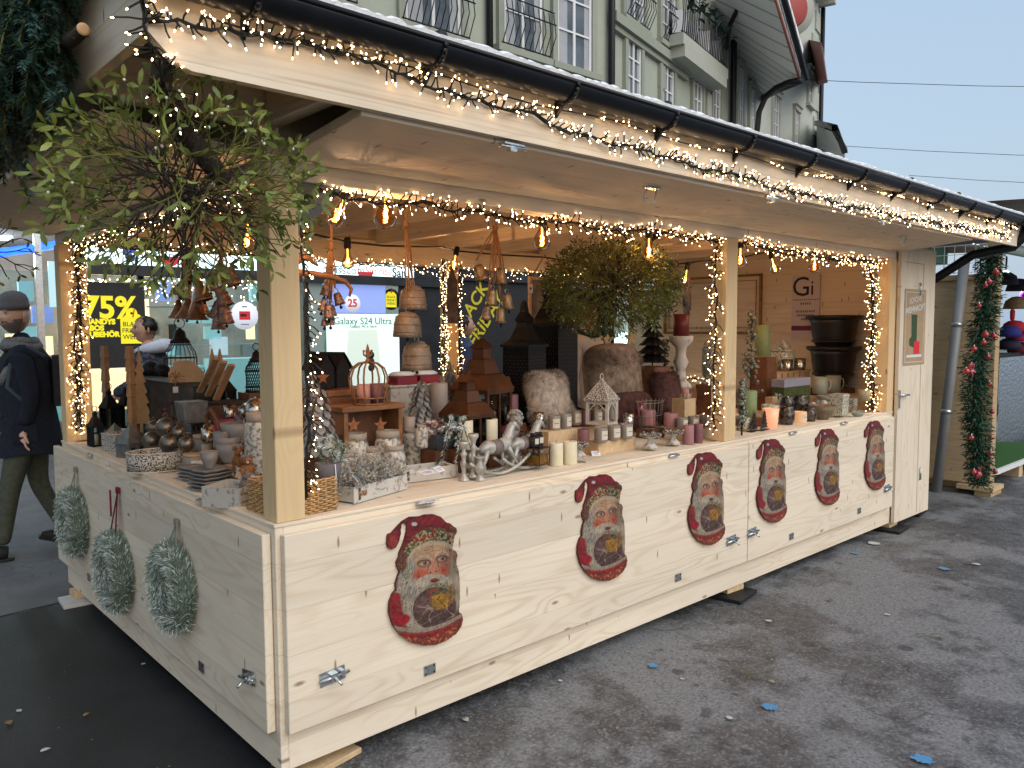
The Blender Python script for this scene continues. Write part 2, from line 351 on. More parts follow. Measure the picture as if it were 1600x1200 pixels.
for i, (px, py, L, mt_, lb) in enumerate(((12, 1130, .05, deb, 'curled pale leaf at the left edge of the black asphalt'), (130, 1124, .035, deb, 'small tan leaf flat on the black asphalt'), (80, 1173, .04, gumw, 'crumpled white paper scrap on the black asphalt'), (732, 1132, .05, zinc, 'crumpled foil scrap on the asphalt by the stall base'), (1180, 1060, .12, deg, 'thin green twig trodden flat between the stall and two blue marks'), (1300, 938, .05, deb, 'pale straw stalk on the asphalt nearer the stall'), (1445, 998, .09, deg, 'dark trodden twig on the open asphalt at right'), (1202, 1026, .04, deg, 'tiny green sprig on a wet patch of asphalt'))):
    p = at(px, py, 'z', 0); q = MB()
    for k in range(3 if L > .06 else 1):
        a = ru(0, 6); q.leaf(p+V((k*.02, 0, .012)), (math.cos(a), math.sin(a), .05), (0, 0, 1), L, L*(.12 if L > .06 else .6), mt_, .1)
    tag(q.build('litter_scrap'), lb, 'litter')
# ================================================================== THE STALL
Z0, Z1, L1, L2, W = .064, .926, 5.07, 5.755, 2.83
st = thing('market_stall', 'long pale timber market stall with open shutters and a lit counter', 'market stall')
def part(name, parent=st, bevel=.002, **k):
    def deco(fn):
        q = MB(); fn(q); return q.build(name, parent, bevel)
    return deco
q = MB(); q.b2((0.03, 0, Z0), (L1-.002, .03, Z1), w_xz); bb = q.build('base_board', st, .002)
q = MB(); q.b2((0, 0, Z0), (.0295, W, Z1), w_yz); q.build('base_board', st, .002)
q = MB(); q.b2((.031, W-.03, Z0), (L2, W, Z1), w_xz); q.build('base_board', st, .002)
q = MB(); q.b2((L2-.03, -.006, Z0), (L2, W-.031, 2.4), w_yz); rwall = q.build('end_wall', st, .002)
q = MB(); q.b2((.04, .04, .08), (L2-.04, W-.04, .11), w_yx); q.build('floor', st)
# rails and counters
q = MB(); q.b2((-.004, -.004, Z1), (L1, .052, Z1+.012), w_xz); q.b2((-.004, .0525, Z1), (.05, W+.004, Z1+.012), w_yz); q.build('top_rail', st, .002)
q = MB(); q.b2((.0505, .0525, Z1-.02), (L1+.1, 1.0, Z1+.006), w_xy); q.b2((.0505, 1.001, Z1-.02), (.95, W-.035, Z1+.006), w_yx); q.build('counter', st, .001)
CZ = Z1+.0065
q = MB(); q.b2((.96, 2.2, Z1-.02), (L2-.04, W-.035, Z1+.005), w_xy); q.build('back_counter', st, .001)
# shutters hanging open below the counter
def shutter(q, a, b): q.b2(a, b, w_xz)
q = MB(); q.b2((.018, -.032, .205), (2.945, -.003, .902), w_xz); s1_ = q.build('lower_shutter', st, .0025)
q = MB(); q.b2((2.953, -.032, .205), (5.03, -.003, .902), w_xz); s2_ = q.build('lower_shutter', st, .0025)
q = MB(); q.b2((-.034, .028, .205), (-.003, W+.06, .902), w_yz); s3_ = q.build('lower_shutter', st, .0025)
# door bay
q = MB(); q.b2((L1, -.036, Z0), (L2, -.008, 2.2), w_zx); dr = q.build('door', st, .002)
dkl = M('panel_gap', (.12, .08, .05), .8)
q = MB(); q.b2((5.50, -.0372, Z0+.02), (5.504, -.0355, 2.08), dkl); q.b2((5.14, -.0372, 2.08), (5.504, -.0355, 2.083), dkl); q.build('door_joint', dr)
q = MB(); hp = at(1405, 620, 'y', -.04)
q.b2((hp.x-.012, -.046, hp.z-.09), (hp.x+.012, -.037, hp.z+.05), zinc); q.rod((hp.x, -.06, hp.z+.012), (hp.x+.14, -.06, hp.z+.008), .008, zinc); q.rod((hp.x, -.036, hp.z+.012), (hp.x, -.062, hp.z+.012), .01, zinc)
q.build('door_handle', dr)
for py in (452, 740):
    p = at(1438, py, 'y', -.04); q = MB(); q.b2((p.x-.022, -.041, p.z-.05), (p.x+.022, -.0365, p.z+.05), zinc); q.rod((p.x, -.042, p.z-.05), (p.x, -.042, p.z+.05), .006, zinc); q.build('hinge', dr)
q = MB(); q.b2((L1-.11, -.0, Z1+.013), (L1-.002, .10, 2.10), w_zy); q.build('post', st, .002)
q = MB(); q.b2((.012, .006, Z1+.0125), (.118, .112, 2.10), w_zy); q.build('post', st, .003)
q = MB(); q.b2((2.745, .006, Z1+.0125), (2.86, .10, 2.10), w_zy); q.build('post', st, .003)
q = MB(); q.b2((.004, W-.11, Z1+.0125), (.15, W-.004, 2.10), w_zy); q.build('post', st, .003)
q = MB(); q.b2((2.86, W-.11, Z1+.0125), (2.98, W-.006, 2.10), w_zy); q.build('post', st, .003)
q = MB(); q.b2((5.66, .14, Z1+.0125), (5.72, .2, 2.10), w_zy); q.build('post', st, .003)
# headers
q = MB(); q.b2((.012, .006, 2.1005), (L2-.032, .11, 2.26), w_xz); q.build('header_beam', st, .003)
q = MB(); q.b2((.012, W-.11, 2.1005), (L2-.032, W-.006, 2.27), w_xz); q.build('header_beam', st, .003)
q = MB(); q.b2((.012, .1105, 2.1005), (.11, W-.1105, 2.26), w_yz); q.build('header_beam', st, .003)
# brace at corner post
q = MB(); q.prism([(0, 0), (.17, 0), (.17, -.02), (0, -.19)], .03, w_brown if 0 else M('grey_painted_steel', (.14, .14, .15), .5), face((.1185, .05, 2.10), 0, -1)); q.build('corner_brace', st, .002)
# joists, ceiling
x_ = .42
while x_ < 5.7:
    q = MB(); q.b2((x_, .1105, 2.24), (x_+.07, W-.112, 2.405), w_beam); q.build('ceiling_joist', st, .003); x_ += .585
q = MB(); q.b2((.02, .02, 2.406), (L2, W, 2.425), w_yx); q.build('ceiling', st)
q = MB(); q.b2((.012, W-.03, 2.2705), (L2-.032, W-.006, 2.4055), w_xz); q.b2((.012, .012, 2.2605), (L2-.032, .036, 2.4055), w_xz); q.b2((.012, .1105, 2.2605), (.036, W-.035, 2.4055), w_yz); q.build('closing_board', st)
# overhang frame round the corner
q = MB(); q.b2((.012, -.49, 2.27), (.07, .004, 2.40), w_yz); q.b2((-.49, .012, 2.27), (.0115, .07, 2.40), w_xz); q.build('overhang_bracket', st, .003)
# flaps raised as canopies
def flap(q, a0, a1, axis):
    pass
q = MB(); za, zb = 2.158, 2.207
q.add([(.06, -.002, za), (5.13, -.002, za), (5.13, -.497, zb), (.06, -.497, zb), (.06, -.002, za+.032), (5.13, -.002, za+.032), (5.13, -.497, zb+.032), (.06, -.497, zb+.032)],
      [(0, 3, 2, 1), (4, 5, 6, 7), (0, 1, 5, 4), (1, 2, 6, 5), (2, 3, 7, 6), (3, 0, 4, 7)], w_xy); fl1 = q.build('raised_flap', st, .002)
q = MB(); q.add([(-.002, .06, za), (-.002, W+.02, za), (-.497, W+.02, zb), (-.497, .06, zb), (-.002, .06, za+.032), (-.002, W+.02, za+.032), (-.497, W+.02, zb+.032), (-.497, .06, zb+.032)],
      [(0, 1, 2, 3), (4, 7, 6, 5), (0, 4, 5, 1), (1, 5, 6, 2), (2, 6, 7, 3), (3, 7, 4, 0)], w_yx); fl2 = q.build('raised_flap', st, .002)
# roof: gable, fascia, boards
FZ = 2.22; YF = -.5; XF = -.5; XR = 6.07
w_zxf = w_xz
q = MB(); q.prism([(XF-.028, 2.29), (XF+.03, 2.235), (XF+.07, FZ), (XR, FZ), (XR, 2.425), (XF-.028, 2.425)], .028, w_xz, face((0, YF, 0), 0, -1)); q.v = [(a, b, c) for a, b, c in q.v]; fa = q.build('front_fascia', st, .002)
fs = [(YF, 2.295), (3.36, 2.295), (3.36, 2.425), (1.45, 2.82), (YF, 2.43)]
q = MB(); q.prism([(-y, z) for y, z in fs], .028, w_yz, face((XF, 0, 0), -1, 0)); q.build('gable_fascia', st, .002)
q = MB(); q.prism([(y, z) for y, z in fs], .028, w_yz, face((XR-.03, 0, 0), 1, 0)); q.build('gable_fascia', st, .002)
q = MB()
for y0, z0_, y1, z1_ in ((YF-.05, 2.425, 1.45, 2.825), (1.45, 2.825, 3.42, 2.425)):
    q.add([(XF-.07, y0, z0_), (XR+.03, y0, z0_), (XR+.03, y1, z1_), (XF-.07, y1, z1_), (XF-.07, y0, z0_+.02), (XR+.03, y0, z0_+.02), (XR+.03, y1, z1_+.02), (XF-.07, y1, z1_+.02)],
          [(0, 3, 2, 1), (4, 5, 6, 7), (0, 1, 5, 4), (1, 2, 6, 5), (2, 3, 7, 6), (3, 0, 4, 7)], w_yx)
rf = q.build('roof', st)
q = MB()   # black sheet and snow over the boards, a lumpy edge
N_ = 330
for i in range(N_):
    xa = XF-.075+(XR+.1-XF)*i/N_; xb = XF-.075+(XR+.1-XF)*(i+1)/N_
    pass
random.seed(3)
xs = [XF-.075+(XR+.115-XF)*i/N_ for i in range(N_+1)]; hs = [.022+.014*rnd() for _ in xs]; es = [YF-.062-.008*rnd() for _ in xs]
vs = []
for x_, h_, e_ in zip(xs, hs, es):
    vs += [(x_, e_, 2.452), (x_, e_-.004, 2.452+h_*.6), (x_, e_+.02, 2.452+h_), (x_, 1.45, 2.86), (x_, 3.4, 2.46)]
fcs = []
for i in range(N_):
    for k in range(4): fcs.append((i*5+k, i*5+k+1, (i+1)*5+k+1, (i+1)*5+k))
q.add(vs, fcs, snow, False); q.build('snow_cover', rf)
q = MB(); q.b2((XF-.075, YF-.075, 2.434), (XR+.035, YF-.045, 2.4515), gutm); q.build('roof_edge_sheet', rf)
# gutter
q = MB(); gy, gz, gr = YF-.078, 2.422, .053; n = 14; NX = 60; vs = []; fcs = []
for j in range(NX+1):
    x_ = XF-.09+(XR+.13-XF)*j/NX
    for i in range(n+1):
        a = PI+PI*i/n; vs.append((x_, gy+math.cos(a)*gr, gz+math.sin(a)*gr))
for j in range(NX):
    for i in range(n): fcs.append((j*(n+1)+i, (j+1)*(n+1)+i, (j+1)*(n+1)+i+1, j*(n+1)+i+1))
q.add(vs, fcs, gutm, True); q.tube([(XF-.09, gy-gr, gz), (XR+.04, gy-gr, gz)], .009, gutm, 8)
q.lathe([(.001, 0), (gr, 0), (gr, .004), (.001, .004)], (0, 0, 0), gutm, 20, False, Mx.Translation(V((XF-.09, gy, gz))) @ Mx.Rotation(PI/2, 4, 'Y'))
gt = q.build('gutter', st); sol = gt.modifiers.new('solid', 'SOLIDIFY'); sol.thickness = .003
for x_ in (-.3, .26, .82, 1.38, 1.94, 2.5, 3.06, 3.62, 4.18, 4.74, 5.3, 5.86):
    q = MB(); pts = [(x_, gy+math.cos(a)*(gr+.005), gz+math.sin(a)*(gr+.005)) for a in [PI+PI*i/10 for i in range(11)]]
    for a, b_ in zip(pts, pts[1:]): q.tube([a, b_], .009, gutm, 4)
    q.prism([(0, 0), (.05, 0), (.0, -.05)], .012, gutm, Mx.Translation(V((x_-.006, YF-.03, gz-.05))) @ Mx(((0, 0, 1, 0), (-1, 0, 0, 0), (0, 1, 0, 0), (0, 0, 0, 1))))
    q.build('gutter_bracket', gt)
for x_ in (.32, 1.45, 2.75, 3.9, 4.7, 5.4):
    q = MB(); q.box((x_, YF-.03, 2.478), (.045, .05, .03), dkmetal, top=(.5, .6)); q.build('snow_guard', rf)
# downpipe
q = MB(); pa, pb = V((6.10, gy, gz-.04)), V((5.83, .1, 2.07))
q.tube([(6.10, gy, gz-.02), (6.10, gy+.02, gz-.13), V((6.08, gy+.08, gz-.2)), at(1520, 398, 'x', 5.98), at(1455, 440, 'x', 5.84), (5.83, .5, 2.0), (5.83, .52, .1)], .038, gutm, 14); q.build('downpipe', st)
# hardware on the shutters and flaps
def plate(q, X):
    q.box((0, 0, .002), (.055, .04, .004), zinc, X=X)
    for sx_ in (-.02, .02):
        for sy_ in (-.013, .013): q.lathe([(.004, 0), (.003, .002), (.0001, .0025)], (sx_, sy_, .004), dkmetal, 8, X=X)
def hinge(X, par): q = MB(); plate(q, X); q.build('hinge', par)
for px, py, par in ((671, 1046, s1_), (1059, 902, s1_), (1236, 838, s2_), (1342, 798, s2_)):
    p = at(px, py, 'y', -.032); hinge(face((p.x, -.0322, max(p.z, .225)), 0, -1), par)
for px, py in ((140, 902), (316, 1042)):
    p = at(px, py, 'x', -.034); hinge(face((-.0345, p.y, max(p.z, .225)), -1, 0), s3_)
def bolt(X, par, L=.1):
    q = MB(); q.box((0, 0, .002), (L, .05, .004), zinc, X=X); q.box((0, 0, .012), (L*.28, .028, .016), zinc, X=X); q.box((L*.34, 0, .012), (L*.14, .028, .016), zinc, X=X)
    q.tube([X @ V((-L*.55, 0, .014)), X @ V((L*.62, 0, .014))], .006, zinc, 10); q.tube([X @ V((0, 0, .018)), X @ V((L*.1, -.02, .05))], .005, zinc, 8); q.build('slide_bolt', par)
for px, py, par in ((519, 1056, s1_), (1142, 844, s1_), (1174, 832, s2_), (1385, 763, s2_)):
    p = at(px, py, 'y', -.032); bolt(face((p.x, -.0322, p.z), 0, -1, R(4)), par)
p = at(390, 1058, 'x', -.034); bolt(face((-.0345, p.y, p.z), -1, 0, R(10)), s3_)
def ledgepin(X, par):
    q = MB(); q.box((0, 0, .001), (.075, .018, .003), zinc, X=X); q.tube([X @ V((-.04, 0, .007)), X @ V((.042, 0, .007))], .006, zinc, 8); q.build('latch', par)
for px, py in ((663, 786), (1052, 712), (1238, 675), (1318, 660)):
    p = at(px, py, 'y', -.004); ledgepin(face((p.x, -.0042, Z1-.008), 0, -1), bb)
for px, py in ((141, 713), (317, 783)):
    p = at(px, py, 'x', -.004); ledgepin(face((-.0045, p.y, Z1-.006), -1, 0), bb)
def flapz(y): return za+(zb-za)*(-y/.497)
for px, py, sh in ((800, 236, 0), (1018, 296, 1), (1205, 316, 0), (1378, 351, 0), (1412, 370, 1)):
    p = at(px, py, 'z', 2.185); q = MB(); zz = flapz(p.y)
    q.box((p.x, p.y, zz-.004), (.09, .03, .006), zinc)
    if sh: q.tube([(p.x-.035, p.y, zz-.006), (p.x-.035, p.y+.01, zz-.06), (p.x+.035, p.y+.01, zz-.06), (p.x+.035, p.y, zz-.006)], .0035, zinc, 6)
    else: q.tube([(p.x-.05, p.y, zz-.012), (p.x+.06, p.y-.01, zz-.012)], .006, zinc, 8); q.box((p.x, p.y, zz-.016), (.03, .02, .02), zinc)
    q.build('latch', fl1)
# tube lamp box under the left flap (white)
a_, b__ = at(205, 247, 'z', 2.17), at(258, 236, 'z', 2.17)
q = MB(); q.tube([a_, b__], .013, white, 8); q.build('light_tube', fl2)
# feet
for px, py, mt_, lb in ((128, 938, M('whitewashed_block', (.6, .6, .58), .7, var=.1), 'short stacked white plank blocks under the back left corner of the stall'), (1150, 930, black, 'black rubber pad under the middle of the front board'), (1398, 826, black, 'black rubber pad under the stall beside the door bay'), (1428, 800, black, 'black rubber pad under the door end of the stall'), (492, 1190, w_crate, 'raw timber block under the front corner of the stall')):
    p = at(px, py, 'z', .02); q = MB()
    q.box((p.x+.03, p.y+.04, .012), (.26, .2, .022), mt_, ru(-.2, .2)); q.box((p.x+.05, p.y+.09, .0435), (.16, .12, .039), w_crate, ru(-.1, .1)); tag(q.build('support_block', None, .002), lb, 'block')
# ================================================================== THE STREET BEHIND
def stucco(name, col):
    m, t, b, o = newmat(name); nb = NB(t); oc = nb.obj()
    f = nb.ramp(nb.noise(oc, .5, 5, .6), .3, .7); c0 = nb.mix(f, tuple(c*.84 for c in col), col)
    c0 = nb.mix(nb.ramp(nb.noise(oc, 7., 4, .6), .3, .75, 0, .22), c0, tuple(c*.6 for c in col))
    nb.put(b.inputs['Base Color'], c0); b.inputs['Roughness'].default_value = .9; nb.bump(b, nb.noise(oc, 40., 3), .15, .01); return m
stA = stucco('green_grey_render', (.40, .44, .37)); stT = stucco('green_grey_stone_trim', (.33, .36, .30)); stB = stucco('pale_green_render', (.52, .56, .50)); stBt = stucco('pale_sandstone_trim', (.46, .48, .42))
wglass = M('window_glass', (.10, .12, .14), .06, var=.5, scale=1.2); wfr = M('white_window_frame', (.72, .74, .76), .5); curt = M('net_curtain', (.36, .38, .41), .8, var=.1, scale=4)
shopg = thin_glass('shop_glass', (.82, .9, .9), 1.5)
def window(par, X, wd, h, arch=False, rail=False, sur=stT, name='window'):
    q = MB(); d = .12; fw = .13; sx = wd/2
    # surround
    q.box((-sx-fw/2, h/2, .03), (fw, h+.02, .1), sur, X=X); q.box((sx+fw/2, h/2, .03), (fw, h+.02, .1), sur, X=X)
    q.box((0, -.07, .06), (wd+fw*2+.14, .12, .2), sur, X=X)
    if arch:
        n = 10; rise = wd*.28
        outer = [(sx+fw-(2*sx+2*fw)*i/n, h+rise*math.sin(PI*i/n)+.14) for i in range(n+1)]; inner = [(-sx+2*sx*i/n, h+rise*math.sin(PI*i/n)*.8-.01) for i in range(n+1)]
        q.prism(outer+inner, .09, sur, X @ Mx.Translation((0, 0, -.01))); q.box((0, h+rise+.1, .07), (.14, .3, .16), sur, X=X)
    else: q.box((0, h+.08, .05), (wd+fw*2, .16, .14), sur, X=X); q.box((0, h+.18, .08), (wd+fw*2+.1, .05, .2), sur, X=X)
    f = q.build(name, par)
    g_ = MB(); g_.box((0, h/2+(.08 if arch else 0), .004), (wd, h+(.16 if arch else 0), .01), wglass, X=X); g_.build('pane', f)
    k = MB()
    for x_ in (-sx+.03, sx-.03, 0): k.box((x_, h/2, .02), (.06, h, .04), wfr, X=X)
    for y_ in (.03, h*.36, h*.68, h-.03): k.box((0, y_, .021), (wd-.12, .035, .035), wfr, X=X)
    k.box((-sx*.6, h*.5, .0095), (sx*.5, h*.94, .006), curt, X=X); k.box((sx*.75, h*.5, .0095), (sx*.25, h*.94, .006), curt, X=X); k.build('frame', f)
    if rail:
        r_ = MB(); n = int(wd/.1)
        for i in range(n+1):
            x_ = -sx-.1+(wd+.2)*i/n; r_.tube([X @ V((x_, .02, .14)), X @ V((x_, .35, .30)), X @ V((x_, .75, .24))], .009, dkmetal, 4)
        for y_, z_ in ((.02, .14), (.55, .29), (.78, .24)): r_.tube([X @ V((-sx-.12, y_, z_)), X @ V((sx+.12, y_, z_))], .014, dkmetal, 4)
        r_.build('railing', f)
YA = 8.3
bA = thing('town_house', 'long green grey town house with a lit phone shop on its ground floor', 'building', (0, YA, 0))
JX = at(950, 40, 'y', YA).x
q = MB(); q.b2((-34, 0, 3.0), (JX, 9, 15), stA); q.b2((-34, 3.4, 0), (JX, 9, 2.99), black); q.build('wall', bA)
q = MB()
for z_ in (3.15, 5.75, 9.2): q.b2((-34, -.14, z_), (JX-.05, -.001, z_+.16), stT)
q.build('string_course', bA)
Xf = lambda x_, z_: Mx.Translation((x_, -.004, z_)) @ Mx.Rotation(PI/2, 4, 'X')
sill = at(820, 84, 'y', YA).z
for px in (895, 815):
    x_ = at(px, 60, 'y', YA).x; window(bA, Xf(x_, sill), .98, 1.85, rail=(px == 815))
xw = at(675, 30, 'y', YA).x; window(bA, Xf(xw, sill-.12), 1.15, 2.1, rail=True); window(bA, Xf(xw-2.2, sill-.12), 1.15, 2.1, rail=True)
window(bA, Xf(xw-4.6, sill), .98, 1.85); window(bA, Xf(xw-6.8, sill), .98, 1.85)
for x_ in (xw-4.4, xw-2.2, xw, at(815, 60, 'y', YA).x, at(895, 60, 'y', YA).x): window(bA, Xf(x_, 3.75), .98, 1.6)
q = MB(); xp = at(760, 20, 'y', YA).x; q.rod((xp, -.09, 3.2), (xp, -.09, 15), .06, dkmetal, 10); q.rod((JX-.02, -.12, .1), (JX-.02, -.12, 15), .07, dkmetal, 10); q.build('downpipe', bA)
# --- phone shop
shop = thing('phone_shop', 'glazed phone shop front with bright sign band, posters and black friday banner', 'shop', (0, YA, 0))
dkwall = M('dark_shop_panel', (.018, .02, .024), .35, var=.4, scale=3); teal = M('teal_shelf', (.30, .52, .55), .5, var=.06, scale=2, emis=.28, ecol=(.45, .85, .9))
lbox = M('lit_sign_band', (.7, .85, .88), .5, emis=1.35, ecol=(.66, .93, .97)); mint = M('lit_mint_poster', (.5, .7, .62), .5, emis=.62, ecol=(.68, 1, .84)); scr = M('blue_screen', (.15, .2, .5), .3, emis=.6, ecol=(.28, .38, .80), var=.1)
yel = M('yellow_print', (.75, .66, .02), .6, emis=.25, ecol=(1, .9, .02)); redp = M('red_print', (.55, .02, .03), .6, emis=.2); greyp = M('grey_print', (.12, .14, .2), .6); wprint = M('white_disc', (.7, .75, .85), .5, emis=.35)
warm = M('warm_shop_light', (.8, .5, .25), .5, emis=1.6, ecol=(1, .66, .35)); fl_ = M('shop_floor', (.16, .16, .17), .3); blued = M('blue_neon', (.02, .05, .9), .4, emis=5, ecol=(.01, .06, 1))
P_ = lambda px, py, dy=0.: at(px, py, 'y', YA+dy)-V((0, YA, 0))
q = MB(); q.b2((-34, .0, -.02), (JX, 3.4, .12), fl_); q.b2((-34, 3.3, .12), (JX, 3.38, 2.9), M('beige_shop_wall', (.34, .31, .27), .7, var=.3, scale=2)); q.b2((-34, .05, 2.86), (JX, 3.3, 2.98), M('shop_ceiling', (.25, .26, .28), .7)); q.build('interior', shop)
q = MB()
for x_ in (-4.2, -2.2, -.2, P_(64, 500).x, P_(118, 500).x, P_(222, 500).x, P_(480, 500).x, P_(692, 500).x, P_(860, 500).x, 11.1): q.b2((x_-.035, -.02, .12), (x_+.035, .05, 2.95), zinc if x_ < 1.3 else dkmetal)
q.b2((-34, -.02, .11), (JX, .05, .32), dkmetal); q.build('mullion', shop)
q = MB(); q.b2((-34, .02, .33), (JX, .026, 2.3), shopg); q.build('pane', shop)
a, b_ = P_(132, 390), P_(640, 434); q = MB(); q.b2((a.x, -.12, 2.42), (b_.x, .0, 2.88), lbox); sg = q.build('sign_band', shop)
q = MB(); q.b2((a.x, -.14, 2.28), (b_.x+.9, .0, 2.415), dkwall); q.b2((b_.x, -.12, 2.42), (11, 0, 2.9), dkwall); q.build('sign_frame', shop)
def ptext(nm, s_, px, py, size, mat, dy=-.125, rz=0., par=sg, al='CENTER', bold=0.):
    p = P_(px, py, dy); return text(nm, s_, size, mat, face((p.x, dy, p.z), 0, -1, rz), par, .002, al, bold)
ptext('lettering', 'swisscom', 538, 422, .19, greyp); ptext('lettering', 'Sunrise', 592, 424, .17, redp); ptext('lettering', 'Salt.', 626, 427, .2, black, bold=.004)
ptext('lettering', 'swisscom', 238, 398, .17, greyp)
for px in (571, 265):
    p = P_(px, 424 if px > 400 else 400, -.125); q = MB(); X = face((p.x, -.122, p.z), 0, -1)
    q.prism([(.13*math.cos(PI+PI*i/12), .13*math.sin(PI+PI*i/12)-.005) for i in range(13)], .004, redp, X); q.tube([X @ V((.13*math.cos(a_), .13*math.sin(a_), .003)) for a_ in [2*PI*i/24 for i in range(25)]], .008, redp, 4); q.build('round_logo', sg)
p = P_(203, 395, -.125); q = MB(); q.lathe([(.12, 0), (.12, .004)], (0, 0, 0), M('blue_logo', (.05, .15, .6), .5), 10, X=face((p.x, -.122, p.z), 0, -1), sq=(.6, 1)); q.build('round_logo', sg)
def panel(nm, x0, y0, x1, y1, mat, dy=-.02, par=shop, th=.02):
    a, b_ = P_(x0, y0, dy), P_((x0+x1)/2, y1, dy); c_ = P_(x1, y0, dy)
    q = MB(); q.b2((a.x, dy-th, b_.z), (c_.x, dy, a.z), mat); return q.build(nm, par)
pb_ = panel('black_poster', 128, 440, 224, 575, black)
ptext('lettering', '75%', 172, 482, .38, yel, -.045, par=pb_, bold=.012)
for s_, py in (('HANDYS', 503), ('ABOS', 513), ('ZUBEHÖR', 523)): ptext('lettering', s_, 132, py, .088, yel, -.045, par=pb_, al='LEFT', bold=.006)
def ytag(cx, cy, s_, dy, par):
    p = P_(cx, cy, dy); X = face((p.x, dy, p.z), 0, -1); q = MB()
    q.prism([(-.5*s_, -.62*s_), (.5*s_, -.62*s_), (.5*s_, .4*s_), (.25*s_, .62*s_), (-.25*s_, .62*s_), (-.5*s_, .4*s_)], .006, yel, X); q.tube([X @ V((0, .5*s_, .01)), X @ V((.02, .85*s_, .01))], .008, redp, 4); o_ = q.build('price_tag_print', par)
    for i, wd_ in enumerate(('BLACK', 'FRIDAY', 'WEEKS')): text('lettering', wd_, s_*.27, black, X @ Mx.Translation((0, .2*s_-.27*s_*i, .008)), o_)
ytag(208, 514, .30, -.05, shop)
q = MB(); p = P_(611, 468, -.02); q.lathe([(.17, 0), (.17, .01)], (0, 0, 0), black, 24, X=face((p.x, -.02, p.z), 0, -1)); dsc = q.build('round_sticker', shop); ytag(611, 468, .2, -.035, dsc)
for px, py, r_, col in ((382, 493, .2, redp), (663, 527, .16, black)):
    p = P_(px, py, -.02); X = face((p.x, -.02, p.z), 0, -1); q = MB(); q.lathe([(r_, 0), (r_, .008)], (0, 0, 0), wprint, 28, X=X); q.box((0, 0, .01), (r_*.8, r_*.6, .004), col, X=X); q.box((-.02, r_*.02, .0125), (r_*.45, r_*.18, .003), black if col is redp else wprint, X=X); q.box((0, r_*.62, .01), (r_*.35, r_*.08, .003), greyp, X=X); q.box((0, -r_*.62, .01), (r_*.6, r_*.06, .003), greyp, X=X); q.build('round_sticker', shop)
panel('screen', 504, 443, 601, 489, scr); p = P_(551, 474, -.045); q = MB(); q.lathe([(.14, 0), (.14, .004)], (0, 0, 0), wprint, 24, X=face((p.x, -.042, p.z), 0, -1)); r25 = q.build('round_sticker', shop); ptext('lettering', '25', 551, 474, .17, redp, -.05, par=r25, bold=.004)
mp_ = panel('mint_poster', 509, 490, 622, 610, mint); ptext('lettering', 'Galaxy S24 Ultra', 568, 502, .155, greyp, -.045, par=mp_); ptext('lettering', 'Galaxy AI is here', 568, 510, .07, greyp, -.045, par=mp_)
p = P_(568, 565, -.045); X = face((p.x, -.042, p.z), 0, -1); q = MB(); q.prism([(-.36, -.5), (.36, -.5), (.26, .5), (-.26, .5)], .006, M('pale_phone_back', (.62, .72, .64), .4, emis=.35), X); 
for i in range(3): q.lathe([(.06, 0), (.055, .008)], (.14, .1-.1*i, .006), black, 14, X=X)
q.build('phone_print', mp_)
panel('grey_panel', 481, 440, 503, 640, M('pale_grey_panel', (.22, .28, .27), .4, emis=.12)); panel('dark_panel', 622, 440, 691, 640, dkwall)
bn = panel('black_banner', 716, 432, 828, 590, black)
ptext('lettering', 'BLACK', 737, 480, .34, M('dim_yellow_print', (.35, .3, .02), .6, emis=.1, ecol=(1, .9, .02)), -.045, R(52), bn, bold=.006); ptext('lettering', 'FRIDAY', 760, 500, .34, MATS['dim_yellow_print'], -.045, R(52), bn, bold=.006)
for a, mt_ in (((0, 575, 96, 655), teal), ((318, 560, 410, 660), teal), ((225, 572, 300, 650), teal)): panel('counter_front', *a, mt_, .9, th=.5)
panel('lit_shelf', 140, 585, 225, 640, warm, .8); panel('translucent_poster', 74, 408, 100, 480, M('pale_blue_poster', (.35, .55, .62), .4, emis=.3, ecol=(.6, .9, 1)))
panel('screen', 960, 520, 1030, 560, lbox)
for i in range(26):   # goods on the shelves inside
    px = random.choice([random.uniform(0, 95), random.uniform(240, 420), random.uniform(240, 420), random.uniform(870, 1010)]); py = random.choice([470, 505, 530, 555])
    p = P_(px, py, 1.3); q = MB(); wd_ = ru(.1, .25); q.b2((p.x, 1.2, p.z), (p.x+wd_, 1.3, p.z+ru(.15, .3)), random.choice([teal, dkwall, wprint, scr, curt, warm])); q.build('boxed_phone', shop)
for py, x0, x1 in ((540, 235, 430), (478, 235, 430), (540, -20, 95), (500, 860, 1030)):
    a, b_ = P_(x0, py, 1.4), P_(x1, py, 1.4); q = MB(); q.b2((a.x, 1.25, a.z-.02), (b_.x, 1.6, a.z), curt); q.build('shelf', shop)
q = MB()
for i in range(260):   # reflections of fairy lights, imitated by glowing beads behind the pane
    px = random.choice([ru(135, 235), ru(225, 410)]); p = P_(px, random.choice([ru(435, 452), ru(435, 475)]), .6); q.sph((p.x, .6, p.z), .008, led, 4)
tag(q.build('fairy_light_reflections', shop), kind='stuff')
q = MB(); a, b_ = P_(-20, 398, .2), P_(96, 384, .2); q.rod((a.x, .2, a.z), (b_.x, .2, b_.z+.02), .05, blued, 6); q.build('neon_strip', shop)
q = MB(); a = P_(150, 560, 1.5); q.b2((a.x, 2.9, .9), (a.x+1.2, 3.0, 2.1), warm); q.b2((-1.5, 2.9, 1.5), (.5, 3.0, 2.2), M('beige_display', (.5, .42, .32), .6, emis=.35)); q.build('lit_display', shop)
